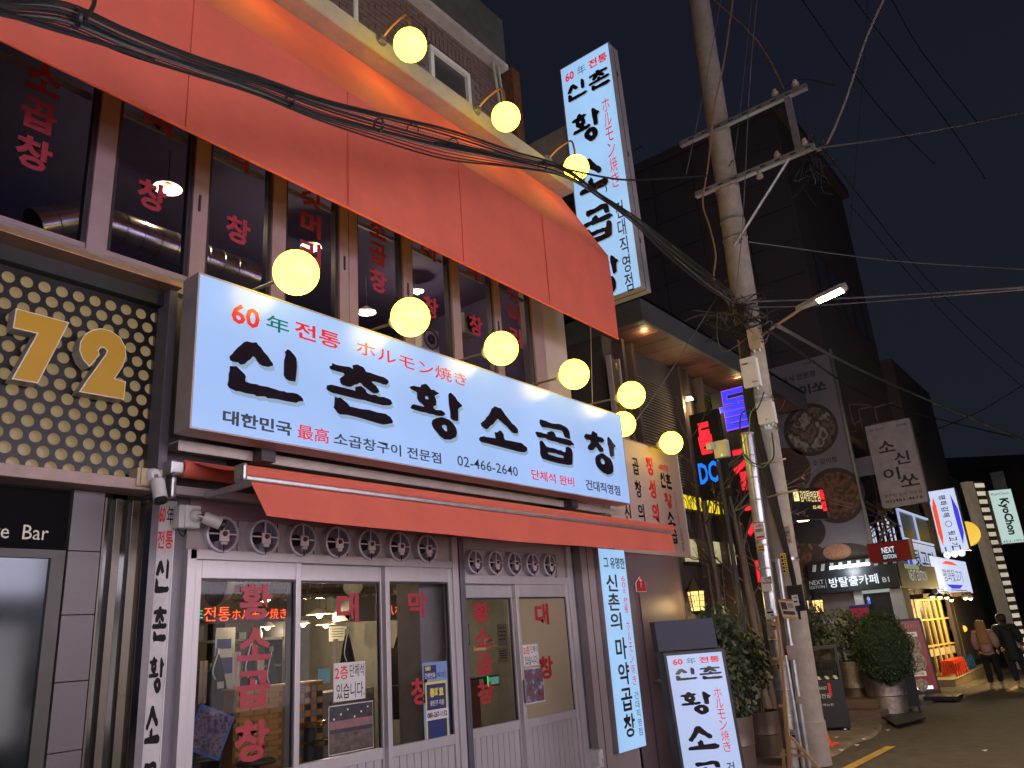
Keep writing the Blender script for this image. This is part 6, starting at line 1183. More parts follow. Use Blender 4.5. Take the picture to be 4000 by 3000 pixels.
# scaffold tangle between banner and lit signs
t = thing('rooftop_clutter', 'dark steel stair frames and clutter between the banner and the lit vertical sign', 'scaffold', (21, -.5, 3)); random.seed(4); cl = MB(); c2 = MB()
for i in range(42):
    u, v = random.uniform(3345, 3470), random.uniform(1960, 2120); a = at(u, v, x=21+random.uniform(0, .6)); d = Vector((0, random.uniform(-.6, .6), random.uniform(-.5, .5))); cl.tube([a-d*.5, a+d*.5], random.uniform(.015, .04), 4)
for i in range(10): a = at(random.uniform(3300, 3420), random.uniform(1550, 1900), x=21.3); cl.tube([a, a+Vector((0, 0, -random.uniform(.4, 1.4)))], .02, 4); cl.tube([a, a+Vector((0, -random.uniform(.2, .6), random.uniform(-.2, .1)))], .02, 4)
P('bars', cl, mat('rusty_bars', (.16, .11, .08), .7), t, kind='stuff')
for i in range(7): a = at(3400+i*14+random.uniform(-5, 5), 2010+random.uniform(-30, 60), x=21.8); P('tube', MB().cyl(a, a+Vector((0, 0, -.5)), .02, n=6), em('dim_tube', (.6, .62, .8), .8), t)
# lit pork restaurant signs
fr = blade(22.5); A_, B_ = fr.px(3617, 1921), fr.px(3680, 2160); a0 = (A_[0]+B_[0])/2; a1 = a0+ (fr.px(3725, 1908)[0]-A_[0]); LW = em('lit_white_far', (.60, .68, .92), .95, var=.05)
t = lightbox('vertical_lit_sign', 'white lit vertical sign with sideways Hangul between red and blue blades', fr, a0, a1, B_[1], A_[1], .3, LW, M['galv']); H_ = A_[1]-B_[1]; w_ = a1-a0
RB = em('red_blade_print', (.95, .09, .03), .95); BBp = em('blue_blade_print', (.04, .04, .75), .9)
P('stripe', MB().add([fr.p(a0+w_*x, B_[1]+H_*y, .004) for x, y in ((.13, .10), (.20, .25), (.22, .75), (.17, .90), (.06, .72), (.06, .30))], [(0, 1, 2, 3, 4, 5)]), RB, t)
P('stripe', MB().add([fr.p(a0+w_*x, B_[1]+H_*y, .004) for x, y in ((.83, .10), (.95, .28), (.95, .65), (.80, .90), (.78, .60), (.80, .30))], [(0, 1, 2, 3, 4, 5)]), BBp, t)
vtext(t, '평화김해', fr, a0+w_*.37, a0+w_*.62, B_[1]+H_*.92, B_[1]+H_*.54, sl, .02, rot=-math.pi/2, gap=.25); vtext(t, '뒷고기', fr, a0+w_*.40, a0+w_*.66, B_[1]+H_*.34, B_[1]+H_*.06, sl, .02, rot=-math.pi/2, gap=.25)
P('emblem', MB().lathe(fr.p(a0+w_*.5, B_[1]+H_*.44, .004), [(w_*.10, 0), (w_*.12, .002)], fr.N, 18), sl, t)
for i in range(3): p = at(3700+i*28, 2168-i*4, x=22.4); o = thing('spot_lamp', 'white spot lamp under the lit vertical sign, %s' % ('left', 'middle', 'right')[i]+' of three', 'lamp', p, 'white spot lamps under the vertical sign'); P('head', MB().sphere(p, .085, 12, 8), em('cool_spot', (.7, .8, 1.0), 1.3), o, smooth=True); P('stem', MB().cyl(p, p+Vector((0, 0, .2)), .015), M['dark'], o)
fr = front(-.75); q0 = fr.box((3630, 2165), (3655, 2318), (3797, 2300)); t = lightbox('bowl_sign', 'white lit shop sign with red arc, Hangul and blue bowl', fr, q0[0]+.05, q0[1], q0[2], q0[3]-.03, .12, LW, M['galv']); w_ = q0[1]-q0[0]; h = q0[3]-q0[2]; x0, z0 = q0[0], q0[2]
P('stripe', MB().add([fr.p(x0+w_*x, z0+h*y, .004) for x, y in ((.28, .80), (.72, .80), (.58, .89), (.40, .89))], [(0, 1, 2, 3)]), RB, t)
P('stripe', MB().add([fr.p(x0+w_*x, z0+h*y, .004) for x, y in ((.28, .24), (.40, .13), (.62, .13), (.74, .24))], [(0, 1, 2, 3)]), BBp, t); text(t, '평화뒷고기', fr, (x0+w_*.25, x0+w_*.78, z0+h*.32, z0+h*.66), sl, .0, n=.004)
# window grid between
fr = front(-.70); t = thing('frame_window', 'pale-framed upper window glowing at its edges beside the lit vertical sign', 'window', (21.5, -.7, 3)); c = [fr.px(3498, 1985), fr.px(3525, 2140), fr.px(3640, 2120)]
z1_, z0_ = c[0][1], fr.px(3527, 2100)[1]; x0_, x1_ = c[0][0], c[2][0]; wf_ = em('window_frame_lit', (.45, .55, .85), .75)
P('frame', MB().fbox(fr, x0_, x1_, z1_-.05, z1_, 0, .05).fbox(fr, x0_, x1_, z0_-.05, z0_, 0, .05).fbox(fr, x0_, x0_+.05, z0_, z1_-.05, 0, .05).fbox(fr, (x0_+x1_)/2, (x0_+x1_)/2+.05, z0_, z1_-.05, 0, .05), wf_, t); P('pane', MB().fbox(fr, x0_, x1_, z0_, z1_, -.03, -.01), mat('dark_pane', (0, 0, 0)), t)
P('lower_print', MB().fbox(fr, x0_+.05, x1_+.1, z0_-.85, z0_-.08, 0, .02), em('lower_print', (.42, .50, .75), .8), t); P('stripe', MB().fbox(fr, x0_+.1, x0_+.45, z0_-.82, z0_-.1, .022, .026), BBp, t)
text(t, '뒷고기', fr, (x0_+.7, x1_-.4, z0_-.7, z0_-.25), sl, .02, n=.024)
# teal-dark wall, slanted lit column and chicken sign
t = thing('dark_hall', 'dark teal-clad hall filling the background behind the two walkers', 'building', (27, 0, -.5)); tm = mat('teal_cladding', (.05, .10, .105), .6, var=.2, scale=1); 
for i in range(16): P('plank', MB().box(27.0, 40, -.48-.02*(i % 2), -.4, -.8+i*.45, -.8+i*.45+.435), tm, t)
P('core', MB().box(26.9, 40, -.4, 5, -.8, 6.5), M['dark'], t)
a, b = at(3773, 1881, d=27), at(4002, 2680, d=27)
t = thing('slanted_column', 'tall slanted pale column with a ladder of lit slots', 'column', b); U3 = Vector((.80, -.6, 0)); gy = mat('column_grey', (.62, .62, .66), .6)
def slab(a, b, w0, w1, n0, n1, m_, name): 
    q = U3.normalized(); nn = Vector((-.6, -.8, 0)).normalized(); return P(name, MB().add([a+q*w0+nn*n0, a+q*w1+nn*n0, b+q*w1+nn*n0, b+q*w0+nn*n0, a+q*w0+nn*n1, a+q*w1+nn*n1, b+q*w1+nn*n1, b+q*w0+nn*n1], [(0, 1, 2, 3), (7, 6, 5, 4), (0, 4, 5, 1), (1, 5, 6, 2), (2, 6, 7, 3), (3, 7, 4, 0)]), m_, t)
slab(a, b, 0, .30, -.25, .0, gy, 'shaft'); slab(a, b, .305, .75, -.35, -.05, mat('slot_brown', (.12, .08, .05), .7), 'back')
sw = em('slot_light', (.80, .74, .60), .55, var=.3, scale=.8)
for i in range(24):
    f = (i+.3)/25; p = a.lerp(b, f); s_ = 1-.015*i; q = a.lerp(b, f+.02); slab(p+Vector((0, 0, .02)), q+Vector((0, 0, .02)), .38, .38+.40*s_, -.05, -.03, sw, 'slot')
fr = Fr(at(3858, 2168, d=26), (.45, -.9, 0)); A_ = fr.px(3858, 2168); B_ = fr.px(3918, 2125+250); a1 = fr.px(3913, 2162)[0]
V_ = (at(3918, 2375, d=26)-at(3858, 2168, d=26)); b0 = fr.px(3918, 2375)[1]; a0 = 0.1; LG_ = em('lit_pale_green', (.52, .70, .66), .85)
fr = Fr(at(3858, 1916, d=26), (.45, -.9, 0), (.0, 0, 1)); b0 = fr.px(3920, 2126)[1]; sh_ = 0
t = thing('chicken_sign', 'pale green lit vertical chicken shop sign at the far right', 'sign', fr.p(0, b0)); fr = Fr(fr.O, fr.U, tuple((fr.p(sh_*.0, 0)-fr.p(0, b0)).normalized()))
a1 = .72; P('case', MB().fbox(fr, 0, a1, b0, 0, -.25, -.003), M['galv'], t, bevel=.01); P('face', MB().fbox(fr, .02, a1-.02, b0+.02, -.02, -.002, .001), LG_, t)
text(t, 'KyoChon', fr, (.2, .55, b0*.84, b0*.17), sl, .04, n=.005, rot=-math.pi/2); text(t, 'KyoChon', fr, (.08, a1-.12, b0*.115, b0*.06), sl, .0, n=.005); text(t, '452-1991', fr, (.05, a1-.05, b0*.975, b0*.935), sl, .0, n=.005)
p = at(3776, 2085, x=27); t = thing('yellow_lamp_sign', 'curved yellow lit sign edge behind the lit vertical sign', 'sign', p); P('face', MB().lathe(p, [(.001, -.1), (.34, -.1), (.37, 0), (.34, .1), (.001, .1)], (1, .3, 0), 24), em('yellow_sign', (.80, .50, .02), .9), t, smooth=True)
for (u, v, d_, r, lb) in ((3764, 2456, 24, .1, 'orange round wall lamp on the dark hall beside the walkers'), (3968, 1846, 60, .12, 'tiny distant amber street light at the right edge'), (3985, 2262, 40, .12, 'small amber window light at the right edge')):
    p = at(u, v, d=d_); t = thing('wall_lamp', lb, 'lamp', p); P('glass', MB().sphere(p, r, 12, 8), em('amber_lamp', (1.0, .50, .06), 1.3), t, smooth=True); P('base', MB().cyl(p+Vector((0, .0, r)), p+Vector((0, 0, r+.05)), r*.5), M['dark'], t)
# distant low roofs
t = thing('distant_houses', 'dark low rooftops far behind the lit signs at right', 'building', (48, 0, 0)); P('block', MB().box(40, 60, -4, 8, -1, 7.4).box(42, 70, -16, -9, -1.5, 5), mat('night_house', (.018, .018, .02), .8), t); P('roof', MB().add([(40, -4.5, 7.4), (60, -4.5, 7.4), (60, 8, 7.4), (40, 8, 7.4), (42, 2, 8.6), (58, 2, 8.6)], [(0, 1, 5, 4), (3, 4, 5, 2), (0, 4, 3), (1, 2, 5)]), M['dark'], t)
for i in range(8): f = P('window', MB().box(39.94, 39.99, -3.5+i*.9, -3.0+i*.9, 3+(i % 3)*1.6, 3.9+(i % 3)*1.6), M['galv'], t)
# ================================================================ lit glass front with yellow mullions
g0 = at(3572, 2500, d=21.2); fr = Fr((g0.x, g0.y, 0), (math.cos(.165), -math.sin(.165), 0))
GF = thing('glass_shopfront', 'lit shopfront with yellow-lit wooden mullions behind the plastic stools', 'shopfront', (g0.x, g0.y, gz(g0.x))); yf = mat('yellow_lit_wood', (.66, .47, .16), .5, var=.15)
x0, x1 = fr.px(3610, 2500)[0], fr.px(3756, 2560)[0]; z0, z1 = gz(g0.x)+.2, fr.px(3640, 2338)[1]
P('post', MB().fbox(fr, x0-.25, x0-.17, z0, z1, -.05, .06), yf, GF); P('post', MB().fbox(fr, x1, x1+.12, z0, z1, -.05, .06), yf, GF)
n = 6
for i in range(n): x = x0+(x1-x0)*(i+.1)/n; P('mullion', MB().fbox(fr, x, x+.05, z0, z1, -.03, .03), yf, GF)
for z in (z0+.02, z0+.8, z0+1.5, z1-.05): P('transom', MB().fbox(fr, x0-.2, x1, z, z+.045, -.025, .035), yf, GF)
P('pane', MB().fbox(fr, x0-.2, x1, z0, z1, -.012, -.006), GL, GF)
for i in range(5): x = x0+.1+(x1-x0-.3)*i/5; P('sticker', MB().fbox(fr, x, x+.34, z0+.55, z0+.74, .0, .004), mat('sticker_cream', (.60, .52, .36), .6), GF)
P('interior_back', MB().fbox(fr, x0-.6, x1+.3, z0, 2.4, -2.6, -2.5), mat('inside_brown', (.26, .15, .07), .8, var=.4, scale=3), GF); P('interior_ceiling', MB().fbox(fr, x0-.6, x1+.3, 2.35, 2.4, -2.5, -.05), M['dark'], GF); P('interior_floor', MB().fbox(fr, x0-.6, x1+.3, z0-.02, z0, -2.5, -.05), M['dark'], GF); P('interior_end', MB().fbox(fr, x1+.3, x1+.36, z0, 2.4, -2.5, -.05), mat('inside_brown', (0, 0, 0)), GF)
for i in range(4): q = fr.p(x0+.3+i*.8, z0, -.9); P('table', MB().box(q.x-.3, q.x+.3, q.y-.3, q.y+.3, z0+.68, z0+.72).cyl((q.x, q.y, z0), (q.x, q.y, z0+.68), .04), mat('table_wood', (.35, .2, .08), .4), GF)
P('timber_wall', MB().fbox(fr, -.15, x0-.26, z0-.1, z1, -.05, .02), mat('grey_timber', (.30, .24, .18), .8, stretch=(1, 1, .2), dirt=.3), GF)
P('canopy', MB().fbox(fr, -.2, x1+.4, z1, z1+.12, -.5, .55), mat('canopy_brown', (.12, .08, .05), .7), GF, bevel=.01)
for i in range(3):
    q = fr.p(x0+.35+i*1.15, 1.75, -.55)
    l = bpy.data.lights.new('lamp_light', 'POINT'); l.energy = 70; l.color = (1, .68, .28); l.shadow_soft_size = .1; o = bpy.data.objects.new('lamp_light', l); p = tuple(q); o.location = p
    t = thing('pendant_lamp', 'warm pendant inside the yellow-lit shopfront, %s' % ('nearest', 'middle', 'farthest')[i], 'lamp', p, 'pendants inside the yellow-lit shopfront'); link(o, t); P('bulb', MB().sphere(Vector(p)+Vector((0, 0, .12)), .07, 12, 8), em('warm_bulb', (0, 0, 0)), t, smooth=True); P('cord', MB().cyl((p[0], p[1], p[2]+.18), (p[0], p[1], 2.35), .01, n=5), M['black'], t)
for i, (u, v) in enumerate(((3642, 2330), (3671, 2331), (3698, 2333), (3716, 2343), (3770, 2336), (3791, 2337))):
    p = at(u, v, d=20.3+i*.45); t = thing('gooseneck_lamp', 'small lit gooseneck lamp under the bowl sign, %s from the left' % ordn[i], 'lamp', p, 'gooseneck lamps under the bowl sign')
    P('shade', MB().lathe(p, [(.11, 0), (.08, .05), (.03, .09), (.001, .10)], n=14), M['dark'], t, smooth=True); P('bulb', MB().sphere(p+Vector((0, 0, -.0)), .055, 10, 6), em('warm_bulb', (0, 0, 0)), t, smooth=True); P('neck', MB().tube([p+Vector((0, 0, .09)), p+Vector((0, .05, .22)), p+Vector((0, .3, .25))], .012, 5), M['dark'], t)
l = bpy.data.lights.new('lamp_light', 'POINT'); l.energy = 300; l.color = (1, .72, .30); l.shadow_soft_size = .25; o = bpy.data.objects.new('lamp_light', l); o.location = Vector(t.location)+Vector((-1.0, -.35, -.12)); link(o, t)
f_ = Fr(fr.p(0, 0, .03), fr.U) ; bb = f_.box((3540, 2345), (3556, 2422), (3572, 2400)); bb = (bb[0]+.08, bb[0]+.75, bb[2], bb[3]); t = thing('framed_poster', 'bright framed food poster on the timber wall above the tall menu stand', 'poster', f_.p(bb[0], bb[2])); P('frame', MB().fbox(f_, bb[0]-.03, bb[1]+.03, bb[2]-.03, bb[3]+.03, -.01, 0), em('poster_edge', (.75, .82, 1.0), .9), t); P('picture', MB().fbox(f_, *bb, .001, .004), picture('noodle_print', [(.5, .12, .03), (.75, .45, .25), (.3, .06, .02), (.7, .6, .45)], 8, .5), t)
# platform and step
gs = mat('stone_step', (.34, .27, .17), .85, var=.15, scale=4, dirt=.2)
pc = at(3738, 2688, g=True); X0_ = pc.x; zz = gz(X0_)
struct('platform', MB().box(X0_, X0_+6.5, pc.y, pc.y+2.2, zz-.4, zz+.20), gs, bevel=.01)
for i in range(3): P('paver', MB().box(X0_-.01+i*2.03, X0_-.01+i*2.03+2.02, pc.y-.01, pc.y+1.0, zz+.203, zz+.212), gs, bpy.data.objects['platform'])
# stools
def stool(p, m_, lbl, g, rz):
    t = thing('plastic_stool', lbl, 'stool', p, g); s_ = .17; h = .42
    P('seat', MB().box(p[0]-s_*.85, p[0]+s_*.85, p[1]-s_*.85, p[1]+s_*.85, p[2]+h-.03, p[2]+h), m_, t, bevel=.012)
    for dx in (-1, 1):
        for dy in (-1, 1): P('leg', MB().add([(p[0]+dx*s_*(k)-.02, p[1]+dy*s_*k-.02, z) for k, z in ((.8, p[2]+h-.03), (1.05, p[2]))]+[(p[0]+dx*s_*k+.02, p[1]+dy*s_*k-.02, z) for k, z in ((.8, p[2]+h-.03), (1.05, p[2]))]+[(p[0]+dx*s_*k+.02, p[1]+dy*s_*k+.02, z) for k, z in ((.8, p[2]+h-.03), (1.05, p[2]))]+[(p[0]+dx*s_*k-.02, p[1]+dy*s_*k+.02, z) for k, z in ((.8, p[2]+h-.03), (1.05, p[2]))], [(0, 1, 3, 2), (2, 3, 5, 4), (4, 5, 7, 6), (6, 7, 1, 0)]), m_, t)
    P('apron', MB().box(p[0]-s_*.8, p[0]+s_*.8, p[1]-s_*.88, p[1]-s_*.82, p[2]+h-.10, p[2]+h-.03).box(p[0]-s_*.88, p[0]-s_*.82, p[1]-s_*.8, p[1]+s_*.8, p[2]+h-.10, p[2]+h-.03), m_, t); P('stretcher', MB().box(p[0]-s_*.98, p[0]-s_*.93, p[1]-s_, p[1]+s_, p[2]+.08, p[2]+.13).box(p[0]-s_, p[0]+s_, p[1]-s_*.98, p[1]-s_*.93, p[2]+.08, p[2]+.13), m_, t)
rs = mat('red_plastic', (.72, .07, .02), .35, var=.05); bs = mat('blue_plastic', (.03, .10, .30), .35, var=.05); b0_ = at(3716, 2643, z=zz+.21)
for i in range(5): stool((b0_.x+i*.36, b0_.y+.0, zz+.212), rs, ordn[i]+' red plastic stool in the row, counted from the near end', 'red and blue plastic stools', 0)
for i in range(4): stool((b0_.x+1.85+i*.38, b0_.y+.03, zz+.212), bs, ordn[i]+' blue plastic stool behind the red ones, counted from the near end', 'red and blue plastic stools', 0)
# tall menu stand
_g = at(3684, 2712, d=17.0); _g.z = gz(_g.x)+.06; fr = Fr(_g, (.35, -.94, 0), (.0, 0, 1)); g = fr.O; b1 = fr.px(3570, 2415)[1]; wl_ = .62
fr = Fr((g.x, g.y, g.z), (.35, -.94, 0), (-.02, .05, 1)); t = thing('menu_stand', 'tall red-brown lit menu stand with round dish photos', 'sign stand', g); P('frame', MB().fbox(fr, -.68, -.02, .1, b1, -.05, -.002), M['black'], t, bevel=.006); P('face', MB().fbox(fr, -.65, -.06, .18, b1-.05, -.001, .001), em('menu_red', (.16, .022, .018), .8, var=.15), t)
dd = picture('dish_print', [(.02, .012, .01), (.30, .22, .14), (.06, .03, .02), (.45, .4, .3)], 9, .4)
for (b_, r) in ((b1*.66, .20), (b1*.45, .22), (b1*.17, .13)):
    P('plate', MB().lathe(fr.p(-.36, b_, .002), [(r, 0), (r*.93, .003), (.001, .003)], fr.N, 24), mat('plate_rim', (.45, .40, .33), .5), t); P('dish_photo', MB().lathe(fr.p(-.36, b_, .006), [(r*.88, 0), (.001, .001)], fr.N, 24), dd, t)
for (b_, w_) in ((b1*.80, .36), (b1*.31, .3)): P('caption', MB().fbox(fr, -.36-w_/2, -.36+w_/2, b_-.05, b_+.05, .002, .005), em('caption_cream', (.50, .40, .30), .8), t); text(t, '갈비찜', fr, (-.36-w_*.35, -.36+w_*.35, b_-.025, b_+.025), mn, .02, n=.007)
text(t, '소갈비', fr, (-.55, -.15, b1*.88, b1*.94), mat('pink_print', (.55, .25, .2), .5), .01, n=.004); P('foot', MB().box(g.x-.3, g.x+.35, g.y-.32, g.y+.35, g.z-.03, g.z+.06), M['black'], t, bevel=.01); P('bottom_light', MB().fbox(fr, -.6, -.15, .2, .27, .003, .006), em('cool_spot', (0, 0, 0)), t)
# black A-board and dark planter box
fr = Fr(at(3600, 2780, g=True), (.25, -.97, 0)); g = fr.O; t = thing('blank_signboard', 'plain black free-standing board on caster legs left of the menu stand', 'board', g); w_, h = 1.05, 1.42
P('panel', MB().fbox(fr, -w_, 0, .12, h, -.10, 0), mat('matt_navy_black', (.010, .011, .016), .7), t, bevel=.006); P('side', MB().fbox(fr, -.26, .01, .11, h+.005, .002, .02), mat('side_grey_black', (.035, .035, .037), .7), t); P('leg', MB().fbox(fr, -.3, -.26, 0, .12, -.06, -.02), M['black'], t); P('leg', MB().fbox(fr, -.05, -.01, 0, .12, -.06, -.02), M['black'], t); P('leg', MB().fbox(fr, -w_+.03, -w_+.07, 0, .12, -.06, -.02), M['black'], t)
t2 = thing('poster_box', 'blue-lit small sign half hidden between bush and conifer', 'sign', at(3395, 2555, x=19.4)); f_ = blade(19.4); bb = f_.box((3375, 2500), (3382, 2560), (3425, 2530)); P('face', MB().fbox(f_, *bb, -.05, 0), em('blue_sign_dim', (.01, .02, .09), .9), t2); text(t2, 'DA', f_, (bb[0]+.05, bb[0]+.22, bb[2]+.05, bb[2]+.22), em('blue_sign_text', (.12, .22, .8), .9), .02, n=.004)
f_ = blade(19.95); bb = f_.box((3318, 2365), (3325, 2425), (3398, 2400)); t2 = thing('red_notice_board', 'magenta notice board on the white wall above the conifer', 'board', f_.p(bb[0], bb[2])); P('board', MB().fbox(f_, *bb, -.04, 0), mat('magenta_board', (.38, .02, .06), .5, var=.1), t2); P('header', MB().fbox(f_, bb[0], bb[1], bb[3]-.07, bb[3]-.01, .001, .004), mat('navy_print', (0, 0, 0)), t2)
f_ = blade(19.99); bb = f_.box((3385, 2328), (3390, 2360), (3400, 2345)); t2 = thing('house_number_plate', 'small blue arrow-topped house number plate on the white door post', 'plate', f_.p(bb[0], bb[2])); cx = (bb[0]+bb[1])/2; P('plate', MB().add([f_.p(a, b, n_) for n_ in (0, .01) for a, b in ((bb[0], bb[2]), (bb[1], bb[2]), (bb[1], bb[3]-.05), (cx, bb[3]), (bb[0], bb[3]-.05))], [(4, 3, 2, 1, 0), (5, 6, 7, 8, 9), (0, 1, 6, 5), (1, 2, 7, 6), (2, 3, 8, 7), (3, 4, 9, 8), (4, 0, 5, 9)]), em('plate_blue', (.05, .20, .60), .8), t2); text(t2, '9', f_, (cx-.03, cx+.03, bb[2]+.05, bb[2]+.15), M['paper'], .02, n=.013)
f_ = front(-.026); bb = f_.box((2482, 2252), (2485, 2312), (2522, 2280)); t2 = thing('house_number_plate', 'red arrow-topped house number plate reading 7 above the plum door', 'plate', f_.p(bb[0], bb[2])); cx = (bb[0]+bb[1])/2
pts = [(bb[0], bb[2]), (bb[1], bb[2]), (bb[1], bb[3]-.08), (cx, bb[3]), (bb[0], bb[3]-.08)]; P('rim', outline([pts], f_, -.012, .010), M['paper'], t2); ip = [(cx+(a-cx)*.88, (bb[2]+bb[3])/2+(b-(bb[2]+bb[3])/2)*.92) for a, b in pts]; P('plate', outline([ip], f_, .0, .004), mat('plate_red', (.45, .01, .03), .35), t2); text(t2, '7', f_, (cx-.03, cx+.02, bb[2]+.05, bb[2]+.16), M['paper'], .01, n=.006)
# black menu cabinet with glass front
fr = Fr(at(3330, 2862, g=True), (.35, -.94, 0)); g = fr.O; t = thing('menu_cabinet', 'black menu cabinet with glass case and red accents right of the concrete pole', 'cabinet', g); a0 = -.82
P('body', MB().fbox(fr, a0, 0, .08, .80, -.35, 0), mat('cabinet_black', (.012, .012, .011), .5), t, bevel=.008); P('glass_case', MB().fbox(fr, a0+.03, -.03, .86, 1.30, -.005, 0), glass('case_glass', (.6, .6, .55), .08), t); P('case_frame', MB().fbox(fr, a0, a0+.04, .8, 1.34, -.05, .01).fbox(fr, -.04, 0, .8, 1.34, -.05, .01).fbox(fr, a0+.04, -.04, 1.29, 1.34, -.05, .01).fbox(fr, -.42, -.39, .8, 1.29, -.05, .01), M['black'], t)
P('case_back', MB().fbox(fr, a0+.04, -.04, .8, 1.29, -.35, -.3), picture('case_print', [(.03, .025, .015), (.12, .10, .07), (.02, .02, .015), (.2, .16, .1)], 6, .1), t)
for i in range(6): P('stripe', MB().add([fr.p(a0+.06+i*.13, .815, .004), fr.p(a0+.11+i*.13, .815, .004), fr.p(a0+.08+i*.13, .87, .004), fr.p(a0+.03+i*.13, .87, .004)], [(0, 1, 2, 3)]), mat('stripe_lit', (.5, .52, .3), .6), t)
text(t, 'AN RESTAURANT', fr, (a0+.2, a0+.56, .66, .71), M['paper'], .0, n=.003); text(t, '갈비찜전골', fr, (a0+.22, a0+.60, .53, .60), M['paper'], .0, n=.003); text(t, '메뉴판', fr, (a0+.45, a0+.62, .41, .45), M['paper'], .0, n=.003); P('accent', MB().fbox(fr, a0+.58, a0+.62, .56, .76, .002, .005), M['redi'], t)
P('toy_sign', MB().lathe(fr.p(a0+.10, .93, .03), [(.001, .0), (.06, 0), (.07, .01)], fr.N, 14), em('yellow_green_lamp', (.55, .55, .05), .9), t); P('caster', MB().sphere(fr.p(-.1, .04, -.1), .04, 10, 6), M['galv'], t)
# steps, rubber mat
p = at(3450, 2830, g=True); st = mat('brick_step', (.13, .085, .06), .85, bump=.4)
struct('step', MB().box(p.x+.5, p.x+1.9, p.y+.15, p.y+1.6, gz(p.x)-.1, gz(p.x)+.14), st, bevel=.01); struct('step', MB().box(p.x+1.0, p.x+1.9, p.y+.3, p.y+1.6, gz(p.x)+.145, gz(p.x)+.30), st, bevel=.01)
q0, q1, q2, q3 = at(3425, 2800, g=True), at(3505, 2850, g=True), at(3620, 2820, g=True), at(3540, 2770, g=True); up = Vector((0, 0, .05)); struct('rubber_mat', MB().add([v+up for v in (q0, q1, q2, q3)]+[v+Vector((0, 0, .07)) for v in (q0, q1, q2, q3)], [(3, 2, 1, 0), (4, 5, 6, 7), (0, 1, 5, 4), (1, 2, 6, 5), (2, 3, 7, 6), (3, 0, 4, 7)]), mat('black_rubber', (.012, .012, .012), .6, bump=.5))
for i, (u, v) in enumerate(((3470, 2865), (3376, 2900), (3290, 2945), (3350, 2925), (3850, 2948), (3270, 2893))):
    p = at(u, v, g=True); o = P('litter', MB().add([p+Vector((a, b, .045+c)) for a, b, c in ((-.05, -.02, 0), (.05, -.03, .01), (.06, .02, 0), (-.04, .03, .012))], [(0, 1, 2, 3)]), M['paper']); tag(o, 'small pale scrap of litter on the pavement edge by the pole' if i < 4 else ('pale scrap of litter out on the asphalt' if i == 4 else 'pale scrap of litter nearest the black cabinet'), 'litter', 'scraps of litter')
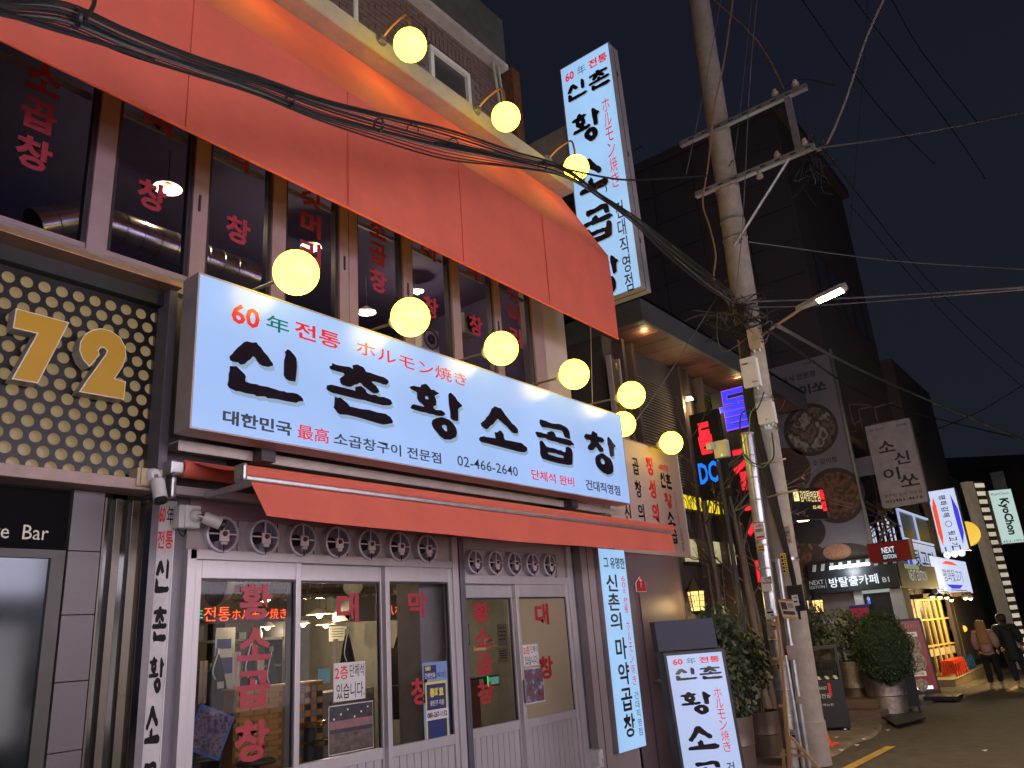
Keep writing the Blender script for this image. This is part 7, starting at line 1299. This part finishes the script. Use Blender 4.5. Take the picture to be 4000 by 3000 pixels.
# ================================================================ people
def person(lbl, foot, H, face, parts, coat, hair, trousers, cl, longcoat=False, hairlen=.45, tiltx=0.0):
    fx_, fy_ = face; F = Vector((fx_, fy_, 0)).normalized(); R_ = Vector((F.y, -F.x, 0)); Z = Vector((0, 0, 1)); base = Vector(foot); k = H/1.65
    t = thing('person', lbl, 'person', base)
    W = lambda a, f, z: base+(R_*(a+tiltx*z)+F*f+Z*z)*k
    def skin(name, verts, edges, m_, root=0, sub=2):
        me = bpy.data.meshes.new(name); me.from_pydata([W(*v[:3]) for v in verts], edges, []); o = bpy.data.objects.new(name, me); link(o, t)
        md = o.modifiers.new('skin', 'SKIN'); md.use_smooth_shade = True
        for i, v in enumerate(verts): me.skin_vertices[0].data[i].radius = (v[3]*k, (v[4] if len(v) > 4 else v[3])*k); me.skin_vertices[0].data[i].use_root = (i == root)
        s_ = o.modifiers.new('sub', 'SUBSURF'); s_.levels = sub; s_.render_levels = sub; me.materials.append(m_); return o
    body = [(0, 0, .88, .13, .10), (0, 0, 1.05, .12, .09), (0, .01, 1.25, .14, .10), (0, 0, 1.38, .10, .08), (0, .01, 1.44, .05), (0, .02, 1.50, .065), (0, .03, 1.58, .085, .10), (0, .02, 1.64, .055),
            (-.10, 0, .80, .085), (-.10, .03, .46, .058), (-.11, -.03, .10, .04), (-.11, .08, .04, .035), (.10, 0, .80, .085), (.11, .10, .47, .058), (.11, .12, .10, .04), (.11, .22, .05, .035),
            (-.19, 0, 1.36, .05), (-.25, .0, 1.10, .042), (-.20, .10, .92, .033), (.19, 0, 1.36, .05), (.26, .02, 1.10, .042), (.22, .14, .94, .033)]
    ed_ = [(0, 1), (1, 2), (2, 3), (3, 4), (4, 5), (5, 6), (6, 7), (0, 8), (8, 9), (9, 10), (10, 11), (0, 12), (12, 13), (13, 14), (14, 15), (3, 16), (16, 17), (17, 18), (3, 19), (19, 20), (20, 21)]
    skin('body', body, ed_, mat('skin_tone', (.42, .26, .19), .6))
    skin('trousers', [(0, 0, .90, .15, .12), (-.10, 0, .78, .105), (-.10, .03, .46, .085), (-.11, -.03, .13, .07), (.10, 0, .78, .105), (.11, .10, .47, .085), (.11, .12, .14, .07)], [(0, 1), (1, 2), (2, 3), (0, 4), (4, 5), (5, 6)], trousers)
    zb = .55 if longcoat else .84; rb = .20 if longcoat else .215
    skin('coat', [(0, 0, zb, rb, .15), (0, 0, zb+.12, rb+.01, .16), (0, .0, 1.10, .21, .15), (0, 0, 1.28, .20, .145), (0, 0, 1.40, .13, .11), (-.16, 0, 1.34, .11), (-.22, 0, 1.12, .105), (-.21, .10, .95, .085), (.16, 0, 1.34, .11), (.23, .02, 1.12, .105), (.22, .12, .96, .085)], [(0, 1), (1, 2), (2, 3), (3, 4), (4, 5), (5, 6), (6, 7), (4, 8), (8, 9), (9, 10)], coat)
    skin('hair', [(0, .0, 1.64, .11, .12), (0, -.04, 1.55, .13, .12), (0, -.10, 1.42, .13 if hairlen > .3 else .09, .09), (0, -.17, 1.62-hairlen, .15 if hairlen > .3 else .06, .06), (0, -.19, 1.50-hairlen, .11 if hairlen > .3 else .05, .045)], [(0, 1), (1, 2), (2, 3), (3, 4)], hair)
    for sx, fy, z in ((-.11, -.01, .05), (.11, .15, .06)): skin('shoe', [(sx, fy-.06, z, .042, .05), (sx, fy+.05, z-.005, .045, .04), (sx, fy+.15, z-.015, .038, .028)], [(0, 1), (1, 2)], mat('white_shoe', (.55, .50, .42), .5))
    for sx, f in ((-.20, .12), (.22, .16)):       # hands: palm with five fingers
        z = .90 if sx < 0 else .92; sg = -1 if sx < 0 else 1
        skin('hand', [(sx, f, z, .03, .018), (sx, f+.01, z-.06, .034, .016)]+[(sx+(i-1.5)*.018, f+.02, z-.12-.01*(1 if i in (1, 2) else 0), .0085) for i in range(4)]+[(sx-sg*.035, f+.03, z-.06, .010), (sx-sg*.04, f+.035, z-.09, .009)], [(0, 1)]+[(1, 2+i) for i in range(4)]+[(0, 6), (6, 7)], mat('skin_tone', (0, 0, 0)), sub=1)
    for sx in (-.03, .03): P('eye', MB().sphere(W(sx, .115, 1.58), .012*k, 8, 6), M['black'], t)
    P('nose', MB().sphere(W(0, .13, 1.555), .016*k, 8, 6), mat('skin_tone', (0, 0, 0)), t, smooth=True)
    return t
fur = mat('pink_fluffy_coat', (.58, .33, .29), .95, var=.3, scale=22, bump=1.0)
ft = at(3898, 2690, g=True)
person('person walking away in a fluffy pink coat with long blond hair and black trousers', ft, 1.64, (1, .06), 0, fur, mat('blond_hair', (.42, .22, .07), .6, var=.3, scale=30, stretch=(1, 1, .15)), mat('black_trousers', (.012, .012, .014), .8), fur, tiltx=-.03)
ft2 = at(3992, 2688, g=True)
person('person in a long dark coat leaning in beside the pink coat', ft2+Vector((.2, -.05, 0)), 1.76, (1, .1), 0, mat('dark_long_coat', (.02, .03, .03), .8), mat('dark_hair', (.03, .02, .015), .6), mat('navy_trousers', (.015, .02, .04), .8), 0, True, .18, tiltx=-.09)
